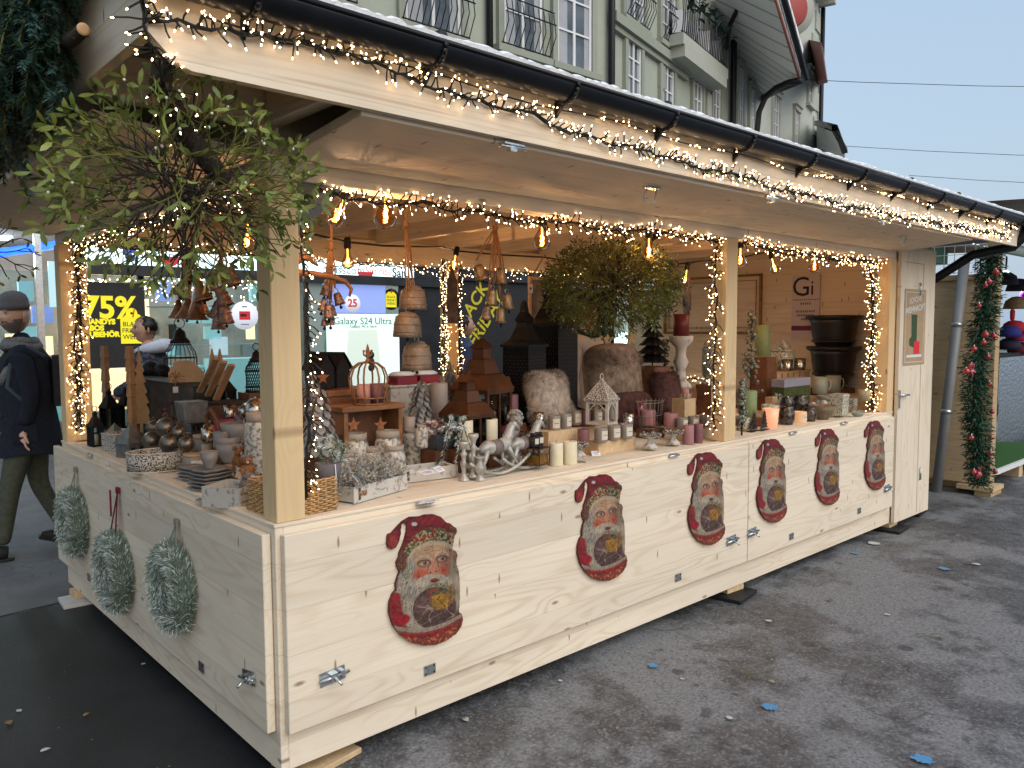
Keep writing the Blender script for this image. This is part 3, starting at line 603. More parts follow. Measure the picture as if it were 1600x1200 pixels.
for x_ in (.5, 4.2, 8.4):
    q = MB(); q.b2((x_-.6, YA+1.6-YA, 2.82), (x_+.6, YA+1.9-YA, 2.855), M('shop_ceiling_lamp', (.9, .95, 1), .4, emis=5, ecol=(.85, .95, 1))); q.build('ceiling_lamp', shop)
    dl = bpy.data.lights.new('shop_light', 'POINT'); dl.energy = 55; dl.color = (.88, .96, 1); dl.shadow_soft_size = .15; lo = bpy.data.objects.new('shop_light', dl); C.objects.link(lo); lo.location = (x_, YA+1.75, 2.6)
# --- second row of houses, turning away up the street
HB = YAW-math.atan((1610-800)/FPX); ub = V((math.cos(HB), math.sin(HB), 0)); nbv = V((math.sin(HB), -math.cos(HB), 0)); JB = V((JX+.02, YA, 0))
def atB(px, py, off=0.):
    d = V((cv+cr2*(px-800)/FPX+cu2*(600-py)/FPX).tolist()); c0 = V(CAM.tolist()); t_ = (JB+nbv*off-c0).dot(nbv)/d.dot(nbv); p = c0+d*t_; return (p-JB).dot(ub), p.z, p
bB = thing('arcaded_town_house', 'pale green town house with arched windows and a boarded eave, right of the downpipe', 'building', JB, HB)
Xb = lambda s_, z_, o_=.004: Mx.Translation((s_, -o_, z_)) @ Mx.Rotation(PI/2, 4, 'X')
s1b = atB(1140, 60)[0]; s2b = atB(1278, 200)[0]
q = MB(); q.b2((0, 0, 0), (s1b, 9, 17), stA); q.b2((s1b, 0, 0), (s2b, 9, 24), stB); q.build('wall', bB)
def winpx(x0, x1, ybot, ytop, arch, rail=False, sur=stT):
    a, z0_, _ = atB(x0, ybot); b_, _, _ = atB(x1, ybot); z1_ = atB(x1, ytop)[1]
    wd_ = (b_-a)*.72; h_ = max(1.2, min(z1_-z0_, 3.)); window(bB, Xb((a+b_)/2, z0_), wd_, h_, arch, rail, sur)
winpx(972, 1002, 146, 85, True); winpx(1027, 1053, 165, 122, True)
winpx(1026, 1056, 60, 0, False, True); winpx(968, 1008, 22, -50, False, True)
winpx(1078, 1097, 178, 130, True); winpx(1109, 1125, 186, 150, True); winpx(1149, 1160, 200, 110, True, sur=stBt); winpx(1168, 1177, 205, 142, True, sur=stBt)
winpx(1204, 1216, 215, 155, False, sur=stBt); winpx(1238, 1246, 225, 180, False, sur=stBt); winpx(1237, 1247, 90, 35, False, sur=stBt); winpx(1260, 1268, 160, 120, False, sur=stBt)
winpx(1078, 1097, 60, 0, False); winpx(1110, 1126, 80, 10, True)
q = MB()
a, b_ = atB(954, 36), atB(1070, 120); zc = (a[1]+b_[1])/2; q.b2((0, -.18, zc), (b_[0], -.001, zc+.2), stT); q.b2((0, -.1, zc-.12), (b_[0], -.001, zc-.001), stT); q.build('cornice', bB)
a, b_ = atB(1068, 50, .5), atB(1138, 105, .5); zb_ = a[1]; q = MB(); q.b2((a[0], -.5, zb_-.25), (b_[0], -.001, zb_), stBt); q.b2((a[0]+.1, -.5, zb_-.5), (b_[0]-.1, -.001, zb_-.251), stBt); bl = q.build('balcony', bB)
q = MB(); n = 26
for i in range(n+1):
    s_ = a[0]+.05+(b_[0]-a[0]-.1)*i/n; q.tube([(s_, -.45, zb_), (s_+.08, -.45, zb_+.45), (s_, -.45, zb_+.9)], .012, dkmetal, 4)
for z_ in (.05, .9): q.rod((a[0], -.45, zb_+z_), (b_[0], -.45, zb_+z_), .02, dkmetal, 4)
q.build('railing', bl)
q = MB()
for i in range(4):
    s_ = a[0]+.4+i*(b_[0]-a[0])/4; q.box((s_, -.25, zb_+.35), (.4, .3, .5), curt if i % 2 else wfr, .3)
    for k in range(14): q.leaf((s_+ru(-.3, .3), -.5+ru(-.1, .1), zb_+.6+ru(0, .4)), (ru(-1, 1), ru(-1, 1), ru(0, 1)), (0, 0, 1), .25, .1, firg)
q.build('balcony_clutter', bl)
for z_ in (zb_-1.2, zb_-2.2, zb_-3.2, zb_-4.2):
    q = MB(); q.b2((b_[0]-.3, -.06, z_), (b_[0]+.05, -.001, z_+.62), stBt); q.build('quoin', bB); q = MB(); q.b2((a[0]-.3, -.06, z_), (a[0]+.05, -.001, z_+.62), stT); q.build('quoin', bB)
for s_, k in ((s1b+.02, 0), (s2b-.1, 1)):
    q = MB(); q.rod((s_, -.12, 0), (s_, -.12, 14 if k else 17), .09, dkmetal, 8); q.build('downpipe', bB)
for k in range(12):
    q = MB(); q.b2((s2b-.9 if k % 2 else s2b-1.4, -.06, 2+k*1.0), (s2b-.15, -.001, 2.7+k*1.0), stBt); q.build('quoin', bB)
# boarded eave, sloping down to the right
bd = wood('grey_eave_boards', 'y', 'x', (.82, .82, .83), (.5, .5, .5), plank=.45, knots=0., seam=.75, ring=.03, sw=.045)
inn = [atB(1142, 62)[2], atB(1190, 153)[2]]; inn[0] += (inn[0]-inn[1])*.55
s_a = (inn[0]-JB).dot(ub); s_b = (inn[1]-JB).dot(ub)
OFF = 2.0; oa, ob_ = atB(1212, 0, OFF)[2], atB(1250, 126, OFF)[2]; oa += (oa-ob_)*.2
lp = lambda p: (Mx.Rotation(-HB, 4, 'Z') @ (p-JB))
P0, P1, P2, P3 = lp(inn[0]), lp(inn[1]), lp(ob_), lp(oa)
q = MB(); q.add([P0, P1, P2, P3]+[p+V((.3, 0, .9)) for p in (P0, P1, P2, P3)], [(0, 1, 2, 3), (4, 7, 6, 5), (0, 4, 5, 1), (1, 5, 6, 2), (2, 6, 7, 3), (3, 7, 4, 0)], bd); q.build('eave_boarding', bB)
q = MB(); q.tube([P3, P2], .035, M('red_painted_trim', (.30, .10, .07), .6), 6); q.tube([P3+V((.25, -.1, .2)), P2+V((.25, -.1, .1))], .08, dkmetal, 6); q.tube([P1, P0], .16, stBt, 4); q.tube([P1, P2], .1, dkmetal, 5); q.build('eave_trim', bB)
q = MB(); ctl = [(1183, 205), (1186, 175), (1196, 152), (1212, 138), (1232, 129), (1252, 126)]; q.tube([lp(atB(x_, y_, .25+OFF*.9*i/5)[2]) for i, (x_, y_) in enumerate(ctl)], .085, dkmetal, 6); q.build('curved_drainpipe', bB)
q = MB(); ctl = [(1135, 75), (1140, 40), (1152, 15), (1172, -5)]; q.tube([lp(atB(x_, y_, .15+.3*i)[2]) for i, (x_, y_) in enumerate(ctl)], .07, dkmetal, 6); q.build('curved_drainpipe', bB)
# carved bit of tower face and its round red sign
q = MB(); a = atB(1232, 12, .5); X = Mx.Translation(lp(a[2])) @ Mx.Rotation(PI/2, 4, 'X') @ Mx.Rotation(R(-40), 4, 'Y')
q.lathe([(.9, -.2), (.9, .1)], (0, 0, 0), stBt, 24, X=X); q.lathe([(.65, .1), (.6, .16)], (0, 0, 0), M('faded_red_paint', (.35, .06, .05), .6), 24, X=X); q.build('round_red_sign', bB)
q = MB()
for k in range(5): q.b2((s2b-2.6+k*.55, -.6, 14.1-k*.02), (s2b-2.3+k*.55, 0, 15.2), stBt)
q.b2((s2b-3, -.8, 15.2), (s2b+.3, 0, 15.8), stBt); q.build('carved_cornice', bB)
# red eave and the white gable further on
fb = thing('far_gabled_house', 'distant house with dark red eave and small white gable at the end of the row', 'building', JB, HB)
def pb(px, py, off): return lp(atB(px, py, off)[2])
q = MB(); r_ = [pb(1264, 62, 0), pb(1283, 66, 1.8), pb(1291, 122, 1.8), pb(1276, 128, 0)]
q.add([*r_]+[p+V((1.2, .2, .2)) for p in r_], [(0, 1, 2, 3), (4, 7, 6, 5), (0, 4, 5, 1), (1, 5, 6, 2), (2, 6, 7, 3), (3, 7, 4, 0)], M('dark_red_boards', (.17, .05, .04), .6)); q.build('eave', fb)
q = MB(); a = atB(1277, 230); q.b2((s2b+.05, .3, 0), (s2b+7, 8, 7), stB); q.build('wall', fb)
gq = [pb(1276, 192, .3), pb(1304, 200, 2.2), pb(1320, 236, 2.2), pb(1276, 236, .3)]
q = MB(); q.add([*gq]+[p+V((2.2, .4, 0)) for p in gq], [(0, 1, 2, 3), (4, 7, 6, 5), (0, 4, 5, 1), (1, 5, 6, 2), (2, 6, 7, 3), (3, 7, 4, 0)], M('pale_grey_boards', (.5, .51, .52), .6)); q.tube([gq[0], gq[1], gq[2]], .12, dkmetal, 4); q.build('gable', fb)
# overhead wires
def wire(p1, p2, d1, d2, lb):
    a = V((CAM+(cv+cr2*(p1[0]-800)/FPX+cu2*(600-p1[1])/FPX)*d1).tolist()); b_ = V((CAM+(cv+cr2*(p2[0]-800)/FPX+cu2*(600-p2[1])/FPX)*d2).tolist()); mid_ = (a+b_)/2-V((0, 0, .15))
    q = MB(); q.tube([a, (a+mid_)/2-V((0, 0, .03)), mid_, (b_+mid_)/2-V((0, 0, .03)), b_], .012, dkmetal, 4); tag(q.build('overhead_wire'), lb, 'wire')
wire((1160, 120), (1900, 136), 30, 30, 'topmost thin wire crossing the sky from the boarded eave'); wire((1316, 228), (1900, 246), 34, 30, 'middle thin wire crossing the sky above the roof edge'); wire((1420, 274), (1900, 290), 34, 30, 'lowest faint wire crossing the sky just above the roof edge')
# ================================================================== THE NEXT STALL AT RIGHT
HX = 7.02; hy0 = -.11
hut = thing('timber_hut', 'weathered timber hut side wall standing right of the pale stall', 'market stall')
topz = at(1500, 438, 'x', HX).z
q = MB(); q.b2((HX, hy0, .10), (HX+.05, 4.2, topz), w_old); q.b2((HX+.051, 2.2, .1), (13, 2.25, topz+.3), w_oldf); q.build('wall', hut, .003)
q = MB(); q.b2((HX-.02, hy0-.02, .10), (HX+.1, hy0+.07, topz+.45), w_oldf); q.b2((HX-.012, 1.1, topz*.58), (HX-.001, 1.12, topz*.585), dkl); q.b2((HX-.03, hy0, topz), (HX+.07, 4.2, topz+.05), w_oldf); q.build('frame_post', hut, .003)
q = MB(); q.b2((HX-.0, hy0+.08, topz+.34), (HX+.04, 4.2, topz+.52), M('grey_fabric_valance', (.10, .11, .12), .8)); q.build('valance', hut)
q = MB(); z_ = topz+.06
for k in range(16): q.rod((HX-.02, hy0+.08+k*.09, topz+.06), (HX-.02, hy0+.08+k*.09, topz+.33), .004, white, 4)
for k in range(4): q.rod((HX-.02, hy0+.08, topz+.07+k*.085), (HX-.02, hy0+1.5, topz+.07+k*.085), .004, white, 4)
q.build('wire_grid', hut)
q = MB(); q.add([(HX-.25, -.9, topz+.60), (13, -.9, topz+.60), (13, 3.2, topz+.8), (HX-.25, 3.2, topz+.8), (HX-.25, -.9, topz+.64), (13, -.9, topz+.64), (13, 3.2, topz+.84), (HX-.25, 3.2, topz+.84)], [(0, 3, 2, 1), (4, 5, 6, 7), (0, 1, 5, 4), (1, 2, 6, 5), (2, 3, 7, 6), (3, 0, 4, 7)], M('brown_tarpaulin', (.07, .045, .035), .7, var=.3, scale=5)); q.build('roof', hut)
q = MB(); p = at(1600, 395, 'y', -.1); q.rod((HX+.1, -.12, p.z), (13, -.12, p.z), .05, M('pale_teal_tube', (.45, .60, .60), .5), 8); q.build('front_rail', hut)
q = MB(); q.b2((HX+.3, .4, 0.05), (13, 2.1, .12), black); q.build('stall_floor', hut)
q = MB(); q.b2((HX-.05, hy0-.04, .0), (HX+.25, hy0+.1, .05), w_oldf); q.b2((HX-.07, hy0-.06, .0505), (HX+.25, hy0+.25, .09), w_crate); q.build('plinth_board', hut)
q = MB(); a, b_ = at(1463, 768, 'z', .0), at(1508, 402, 'x', 6.96); q.rod(a, b_, .045, M('grey_pvc_pipe', (.27, .29, .31), .4, var=.08, scale=8), 16)
for f in (.35, .72): c_ = a+(b_-a)*f; q.rod(c_-(b_-a)*.008, c_+(b_-a)*.008, .053, zinc, 16); q.rod(c_, c_+V((.09, -.05, 0)), .008, zinc, 6)
tag(q.build('leaning_pipe'), 'grey plastic pipe leaning on the weathered hut wall', 'pipe')
q = MB()   # black coat hanging in the gap
a = at(1450, 690, 'x', 6.2); pts = [(1449, 680, .02), (1452, 692, .05), (1455, 710, .07), (1456, 725, .05)]
q.lathe([(.02, .0), (.06, .03), (.075, .25), (.05, .42), (.015, .5)], (6.45, .28, .45), black, 10, sq=(1, .6)); q.lathe([(.05, 0), (.06, .1), (.05, .35)], (6.45, .3, .08), M('taupe_cloth', (.2, .17, .17), .9), 8)
tag(q.build('hanging_coat'), 'black coat hanging over taupe cloth in the gap beside the door', 'coat')
# fir garland with baubles down the hut corner
gar = thing('fir_garland', 'thick artificial fir garland with red baubles down the hut corner', 'garland')
q = MB(); gp = []
for i, (px, py) in enumerate(((1548, 385), (1545, 440), (1537, 500), (1526, 570), (1523, 640), (1530, 700), (1530, 755))): gp.append(at(px, py, 'y', hy0-.1))
def along(P, f):
    f *= len(P)-1; i = min(int(f), len(P)-2); return P[i].lerp(P[i+1], f-i)
q.tube(gp, .02, green, 6)
for i in range(5200):
    c_ = along(gp, rnd()); a = ru(0, 2*PI); dd = V((math.cos(a), math.sin(a), ru(-.9, .3))).normalized(); r0 = ru(.0, .1)
    q.leaf(c_+dd*r0, dd+V((ru(-.6, .6), ru(-.6, .6), ru(-.6, .6))), (ru(-1, 1), ru(-1, 1), 1), ru(.04, .07), .012, green)
q.build('fir_sprays', gar)
baub = M('red_bauble', (.45, .01, .015), .12, coat=1.)
for px, py in ((1542, 398), (1545, 440), (1540, 446), (1530, 478), (1556, 425), (1540, 523), (1553, 525), (1537, 535), (1544, 557), (1522, 545), (1518, 572), (1510, 580), (1546, 600), (1550, 643), (1518, 684), (1549, 684), (1548, 708), (1555, 737), (1522, 738), (1530, 742)):
    p = at(px, py, 'y', hy0-.2); q = MB(); q.sph(p, ru(.016, .026), baub, 12); q.rod(p, p+V((0, 0, .034)), .004, zinc, 5); q.build('bauble', gar)
for px, py in ((1516, 578), (1526, 737)):
    p = at(px, py, 'y', hy0-.2); q = MB()
    for k in range(22): a = ru(0, 6.28); q.leaf(p, (math.cos(a), ru(-.6, .1), math.sin(a)), (0, -1, 0), ru(.04, .08), .016, baub, .3)
    q.build('ribbon_bow', gar)
# wares of the right-hand hut
mir = M('holographic_foil', (.75, .8, .78), .16, 1., bump=1., var=.3, scale=26); mt2 = MATS['holographic_foil']
p0, p1 = at(1556, 712, 'y', .5), at(1640, 552, 'y', .5); q = MB(); q.b2((p0.x, .5, p0.z), (p1.x, .56, p1.z), mt2); tag(q.build('foil_counter_front'), 'crinkled holographic foil sheet on the front of the hat stall counter', 'foil')
q = MB(); a = at(1540, 745, 'y', .0); q.b2((HX+.18, -.05, .17), (9.6, .8, .19), M('green_turf_mat', (.03, .12, .02), .9, var=.3, scale=120, bump=.6)); q.b2((HX+.16, -.08, .148), (9.6, -.052, .195), wfr)
for k in range(3): q.b2((HX+.25+k*1.0, -.03, .0), (HX+.38+k*1.0, .7, .146), w_crate)
tag(q.build('turf_covered_pallet'), 'low pallet deck covered with green turf before the foil counter', 'pallet')
q = MB(); a = at(1553, 402, 'y', .35); q.rod((a.x, .35, a.z), (a.x, .35, .2), .02, wfr, 8); tag(q.build('tent_pole'), 'slim white upright pole in front of the hats', 'pole')
capm = [M('red_cap_cloth', (.5, .02, .05), .8), M('blue_cap_cloth', (.03, .04, .25), .8), M('navy_cap_cloth', (.02, .02, .05), .8), M('maroon_cap_cloth', (.2, .02, .03), .8)]
cl = [('bright red cap at the top of the cap pile', 0, 1585, 512), ('blue cap half hidden behind the red caps', 1, 1577, 520), ('crimson cap on the second layer of the pile', 0, 1590, 527), ('navy cap near the bottom of the cap pile', 2, 1577, 540), ('maroon cap at the bottom of the cap pile', 3, 1592, 545)]
for lb, k, px, py in cl:
    p = at(px, py, 'y', .62); q = MB(); q.lathe([(.13, -.05), (.135, 0), (.12, .05), (.07, .085), (.001, .095)], p, capm[k], 14); q.lathe([(.001, -.05), (.12, -.052), (.12, -.045), (.001, -.043)], p+V((0, -.1, 0)), capm[k], 14, sq=(1, .8)); tag(q.build('cap'), lb, 'cap')
q = MB(); q.b2((at(1556, 550, 'y', .56).x, .57, .2), (13, 1.2, at(1570, 552, 'y', .6).z), black); tag(q.build('sales_table'), 'black draped sales table carrying the pile of caps', 'table')
for px, py, lb, k in ((1570, 440, 'dark felt hat hanging at the left of the hat stall', 2), (1592, 450, 'black beanie hanging beside the dark felt hat', 2), (1588, 478, 'tan fur hat under the hanging dark hats', 9)):
    p = at(px, py, 'y', .8); q = MB(); mt_ = capm[k] if k < 4 else M('tan_fur', (.3, .22, .13), .95, var=.4, scale=60, bump=1)
    q.lathe([(.16, -.04), (.15, .0), (.13, .07), (.06, .12), (.001, .13)], p, mt_, 14); tag(q.build('hat'), lb, 'hat')
q = MB(); p = at(1575, 425, 'y', 1.0); q.rod((HX+.06, 1.0, p.z+.3), (12, 1.0, p.z+.3), .015, zinc, 6); q.b2((HX+.1, 2.0, p.z+.2), (12, 2.19, p.z+.6), green); tag(q.build('hanging_rail'), 'metal rail under fir greenery at the back of the hat stall', 'rail')
p = at(1572, 428, 'y', 1.2); q = MB(); q.sph(p, .05, M('lit_spot_lamp', (.8, 1, .95), .4, emis=14, ecol=(.8, 1, .95)), 10); q.rod(p, p+V((0, 0, .25)), .012, black, 6); tag(q.build('spot_lamp'), 'bright white spot lamp under the fir greenery', 'lamp')
hl = bpy.data.lights.new('hut_lamp', 'POINT'); hl.energy = 22; hl.shadow_soft_size = .05; hl.color = (.9, 1, .97); ho = bpy.data.objects.new('hut_lamp', hl); C.objects.link(ho); ho.location = p+V((0, -.12, -.1))
mc = [black, M('grey_knit', (.2, .2, .21), .9), M('purple_neon_scarf', (.35, .05, .5), .8), M('white_wool', (.6, .6, .58), .9), capm[0]]
for px, py, y_, k, lb in ((1556, 480, .3, 0, 'black knitted glove hanging highest beside the slim white pole'), (1555, 520, .3, 1, 'grey knitted glove under the highest black glove'), (1557, 560, .3, 0, 'black glove hanging at the level of the cap pile'), (1553, 600, .25, 3, 'white wool glove hanging left of the foil sheet'), (1555, 640, .25, 0, 'black glove with white label left of the foil sheet'), (1554, 672, .25, 1, 'lowest grey glove left of the foil sheet'), (1597, 465, 1., 2, 'purple scarf roll at the right edge above the caps'), (1582, 492, 1., 4, 'red scarf roll just above the red caps')):
    p = at(px, py, 'y', y_); q = MB(); q.lathe([(.03, -.09), (.05, -.05), (.055, .05), (.03, .09)], p, mc[k], 8, sq=(1, .6)); q.rod(p+V((0, 0, .08)), p+V((0, 0, .2)), .004, zinc, 4)
    for j in range(4): q.rod(p+V((-.03+.02*j, 0, -.06)), p+V((-.034+.022*j, 0, -.125+.01*abs(j-1.5))), .010, mc[k], 6)
    tag(q.build('hanging_glove'), lb, 'glove' if k not in (2, 4) else 'scarf', 'knitwear hanging at the hat stall')
# ================================================================== LIGHT GARLANDS
random.seed(11)
def garland(name, label, pts, dens, spread, up, parent=None, gravity=0., side=None, ledr=.0020, tw=.0028, group='cluster light garlands on the stall'):
    # pts: path; twigs leave the path sideways and end in a lamp
    L = sum((pts[i+1]-pts[i]).length for i in range(len(pts)-1)); n = int(L*dens); q = MB(); l = MB()
    t_ = thing(name, label, 'light garland', pts[0], 0, group); o0 = V(pts[0])
    seg = [0]; 
    for i in range(len(pts)-1): seg.append(seg[-1]+(pts[i+1]-pts[i]).length)
    def pt(s_):
        for i in range(len(pts)-1):
            if s_ <= seg[i+1] or i == len(pts)-2: return pts[i].lerp(pts[i+1], (s_-seg[i])/max(1e-6, seg[i+1]-seg[i])), (pts[i+1]-pts[i]).normalized()
    main = []; ph = ru(0, 9)
    ns = max(4, int(L*28))
    for i in range(ns+1):
        p, d = pt(L*i/ns); s_ = L*i/ns; sdv = (side or V((0, 0, 1)))
        main.append(p+V((ru(-.006, .006), ru(-.006, .006), ru(-.008, .008)))+sdv*(.16*spread*(math.sin(s_*9+ph)+.6*math.sin(s_*23+ph))))
    q.tube([p-o0 for p in main], tw*1.5, cable, 4); q.tube([p-o0+V((ru(-.008, .008), ru(-.008, .008), ru(-.008, .008))) for p in main], tw*1.2, cable, 4)
    for i in range(n):
        s_ = L*(i+rnd())/n; k = min(ns-1, int(s_/L*ns)); p = main[k].lerp(main[k+1], s_/L*ns-k); _, d = pt(s_)
        a = ru(0, 2*PI); e1 = d.orthogonal().normalized(); e2 = d.cross(e1); o_ = (e1*math.cos(a)+e2*math.sin(a))
        if up is not None and o_.dot(up) < -.05: o_ = o_-up*o_.dot(up)*1.7
        ln = spread*ru(.45, 1.25); dr_ = (o_+d*ru(-.7, .9)).normalized()
        m_ = p+dr_*ln*.5+V((ru(-.2, .2), ru(-.2, .2), ru(-.2, .2)))*ln*.4; e = p+dr_*ln+V((0, 0, -gravity*ln))
        q.tube([p-o0, m_-o0, e-o0], tw, cable, 3, cap=False); v_ = (e-m_).normalized()
        l.tube([e-o0, e-o0+v_*ledr*1.6, e-o0+v_*ledr*3.6], [ledr*.8, ledr, ledr*.25], led, 5)
    tag(q.build('cable', t_), kind='stuff'); tag(l.build('led_lights', t_), kind='stuff')
    return t_
def sag(pts, n=6, s_=.03):
    out = []
    for a, b_ in zip(pts, pts[1:]):
        for i in range(n): f = i/n; out.append(a.lerp(b_, f)-V((0, 0, s_*4*f*(1-f))))
    return out+[pts[-1]]
FY = YF-.045
gp = [at(px, py, 'y', FY) for px, py in ((232, 22), (262, 24), (330, 40), (420, 55), (500, 82), (560, 92), (640, 118), (700, 140), (745, 158), (830, 182), (920, 212), (1010, 240), (1100, 262), (1200, 290), (1300, 316), (1400, 338), (1500, 356), (1575, 368))]
garland('light_garland', 'long warm light garland stapled along the front fascia under the gutter', gp, 122, .038, V((0, -1, .0)))
garland('light_garland', 'short light garland hanging down the front corner of the roof above the branch', [V((-.53, -.54, 2.42)), V((-.535, -.535, 2.36)), V((-.53, -.53, 2.3)), V((-.50, -.51, 2.22)), V((-.44, -.42, 2.17)), V((-.40, -.38, 2.1))], 110, .06, V((-.6, -.8, 0)))
gx = [at(px, py, 'y', .02) for px, py in ((492, 290), (540, 306), (590, 318), (650, 322), (720, 330), (790, 338), (850, 350), (900, 350), (960, 360), (1020, 362), (1080, 370), (1125, 380))]
garland('light_garland', 'light garland looped under the header between the corner post and middle post', gx, 125, .044, V((0, -1, 0)))
gx = [at(px, py, 'y', .02) for px, py in ((1158, 380), (1200, 390), (1250, 398), (1300, 404), (1345, 408), (1375, 412))]
garland('light_garland', 'light garland under the header right of the middle post', gx, 120, .044, V((0, -1, 0)))
def drop(x0, y0, x1, y1, ax, val, n, sp, lb, upv, cnt=2, g=.35):
    for k in range(cnt):
        o_ = V((ru(-.02, .02), ru(-.015, .015), 0)); P = [at(x0+(x1-x0)*f+ru(-3, 3), y0+(y1-y0)*f, ax, val)+o_ for f in [i/6 for i in range(7)]]
        garland('light_garland', lb[k] if isinstance(lb, (list, tuple)) else lb, P, n, sp, upv, gravity=g)
drop(1122, 384, 1118, 670, 'x', 2.70, 120, .05, 'light garland hanging down the inner side of the middle post', V((-1, -.5, 0)), 1)
drop(1362, 415, 1364, 638, 'x', 4.9, 120, .05, ('light garland curtain strand beside the right post, nearer the post', 'light garland curtain strand beside the right post, further inside'), V((-1, -.5, 0)), 2)
drop(122, 388, 124, 672, 'y', W-.13, 110, .05, ('outer light garland strand on the inner face of the back left post', 'inner light garland strand on the inner face of the back left post'), V((0, -1, 0)), 2)
drop(482, 345, 488, 770, 'x', .16, 85, .045, 'light garland trailing down behind the front corner post to the basket', V((1, -.3, 0)), 1)
drop(692, 408, 690, 580, 'y', W-.14, 130, .045, ('left light garland strand on the back middle post', 'right light garland strand on the back middle post'), V((0, -1, 0)), 2)
drop(718, 420, 716, 585, 'y', W-.2, 120, .04, 'light garland strand hanging just right of the back middle post', V((0, -1, 0)), 1)
gx = sag([at(px, py, 'y', W-.14) for px, py in ((120, 378), (240, 385), (380, 395), (480, 405), (560, 412), (640, 414), (700, 420))], 4, .02)
garland('light_garland', 'light garland along the back header left of the back middle post', gx, 85, .045, V((0, -1, 0)))
gx = sag([at(px, py, 'y', W-.14) for px, py in ((705, 418), (760, 426), (820, 428), (900, 434), (1000, 448))], 4, .02)
garland('light_garland', 'light garland along the back header right of the back middle post', gx, 85, .045, V((0, -1, 0)))
gx = [V((.06, y_, 2.08-.02*math.sin(y_*9))) for y_ in (.2, .6, 1., 1.4, 1.8, 2.2, 2.65)]
garland('light_garland', 'light garland along the left side header behind the mistletoe', gx, 90, .045, V((-1, 0, 0)))
gx = [at(px, py, 'x', 5.68) for px, py in ((1072, 594), (1086, 592), (1100, 594), (1122, 600))]
garland('light_garland', 'short light garland lying on the shelf along the end wall', gx, 80, .03, V((-1, 0, 0)))
for x0_, g_y in ((0.4, 0), (1.0, 0), (1.6, 0), (2.2, 0), (2.8, 0), (3.4, 0), (4., 0), (4.6, 0), (5.2, 0), (5.8, 0)): pass
q = MB()   # thin strand in the shadow of the gutter
pts = [(x_, YF-.045, 2.352+.008*math.sin(x_*7)) for x_ in [XF+.1+i*.1 for i in range(65)]]; q.tube(pts, .003, cable, 4)
fs_ = thing('fairy_string', 'fine fairy light string running in the shadow under the gutter', 'light garland'); q.build('cable', fs_)
q = MB()
for i in range(150): x_ = ru(XF+.1, XR-.1); q.sph((x_, YF-.05-.01*rnd(), 2.352+.008*math.sin(x_*7)+ru(-.008, .008)), .0028, led, 4)
tag(q.build('led_lights', fs_), kind='stuff')
# ================================================================== FILAMENT BULBS
def bulb(p, label, r_=.045, style=0, drop_=.0, tilt=0., light=7.):
    t_ = thing('filament_bulb', label, 'light bulb', p, 0, 'filament bulbs hanging in the stall'); t_.rotation_euler = (tilt*.6, tilt, 0)
    q = MB(); q.lathe([(.016, .0), (.019, .004), (.019, .05), (.012, .062), (.001, .063)], (0, 0, 0), black, 14); q.build('socket', t_)
    prof = {0: [(.013, 0), (.016, -.018), (r_*.8, -.045), (r_, -.045-r_*.55), (r_*.92, -.045-r_*1.1), (r_*.6, -.045-r_*1.6), (.001, -.045-r_*1.8)],
            1: [(.013, 0), (.015, -.02), (r_*.55, -.03-r_*.35), (r_, -.03-r_*1.2), (r_*.85, -.03-r_*1.8), (r_*.45, -.03-r_*2.1), (.001, -.03-r_*2.2)]}[style]
    q = MB(); q.lathe(prof, (0, 0, 0), bglass, 20); g_ = q.build('glass', t_)
    q = MB(); zc = -.05-r_*.55; q.tube([(math.cos(i*1.9)*.010, math.sin(i*1.9)*.010, zc+r_*.55-i*r_*1.15/22) for i in range(23)], .0022, filam, 4); q.rod((0, 0, 0), (0, 0, zc+r_*.55), .004, filam, 5); q.build('filament', t_)
    d = bpy.data.lights.new('bulb_glow', 'POINT'); d.energy = light*.8; d.color = (1, .64, .40); d.shadow_soft_size = .009; lo = bpy.data.objects.new('bulb_glow', d); C.objects.link(lo); lo.location = V(p)+V((0, 0, -.045-r_*.6))
    g_.visible_shadow = True
    return t_
BL = [((537, 308), .16, .036, 1, 'amber bulb hanging tilted beside the grey corner brace', .35, 6.), ((602, 305), .2, .052, 0, 'large smoked globe bulb right of the corner brace', 0, 6.), ((847, 352), .15, .04, 0, 'round bulb hanging below the front header left of the second mistletoe', 0, 6.), ((1014, 372), .15, .045, 0, 'round bulb hanging at the right edge of the second mistletoe', 0, 6.),
      ((543, 385), 1.2, .034, 1, 'small bulb on the inner cable left of the large clay bells', 0, 6.), ((712, 395), 1.8, .045, 1, 'pear bulb on the cable before the back middle post', .2, 5.), ((1073, 418), 1.1, .042, 1, 'pear bulb above the cluster of hanging metal leaves', .15, 6.), ((1157, 384), .2, .04, 1, 'bulb half hidden by the right side of the middle post', 0, 5.), ((1206, 400), .5, .04, 1, 'tilted bulb in front of the end wall left of the white sign', -.3, 5.), ((1273, 396), .3, .044, 1, 'bulb hanging over the black urns', 0, 5.),
      ((388, 345), .35, .036, 1, 'bulb glowing through the mistletoe left of the corner post', .1, 6.), ((940, 430), 1.6, .03, 1, 'far bulb glimmering through the second mistletoe', 0, 4.)]
for (px, py), y_, r_, stl, lb, tl, en in BL: bulb(at(px, py+(4 if stl else 0), 'y', y_), lb, r_, stl, tilt=tl, light=en)
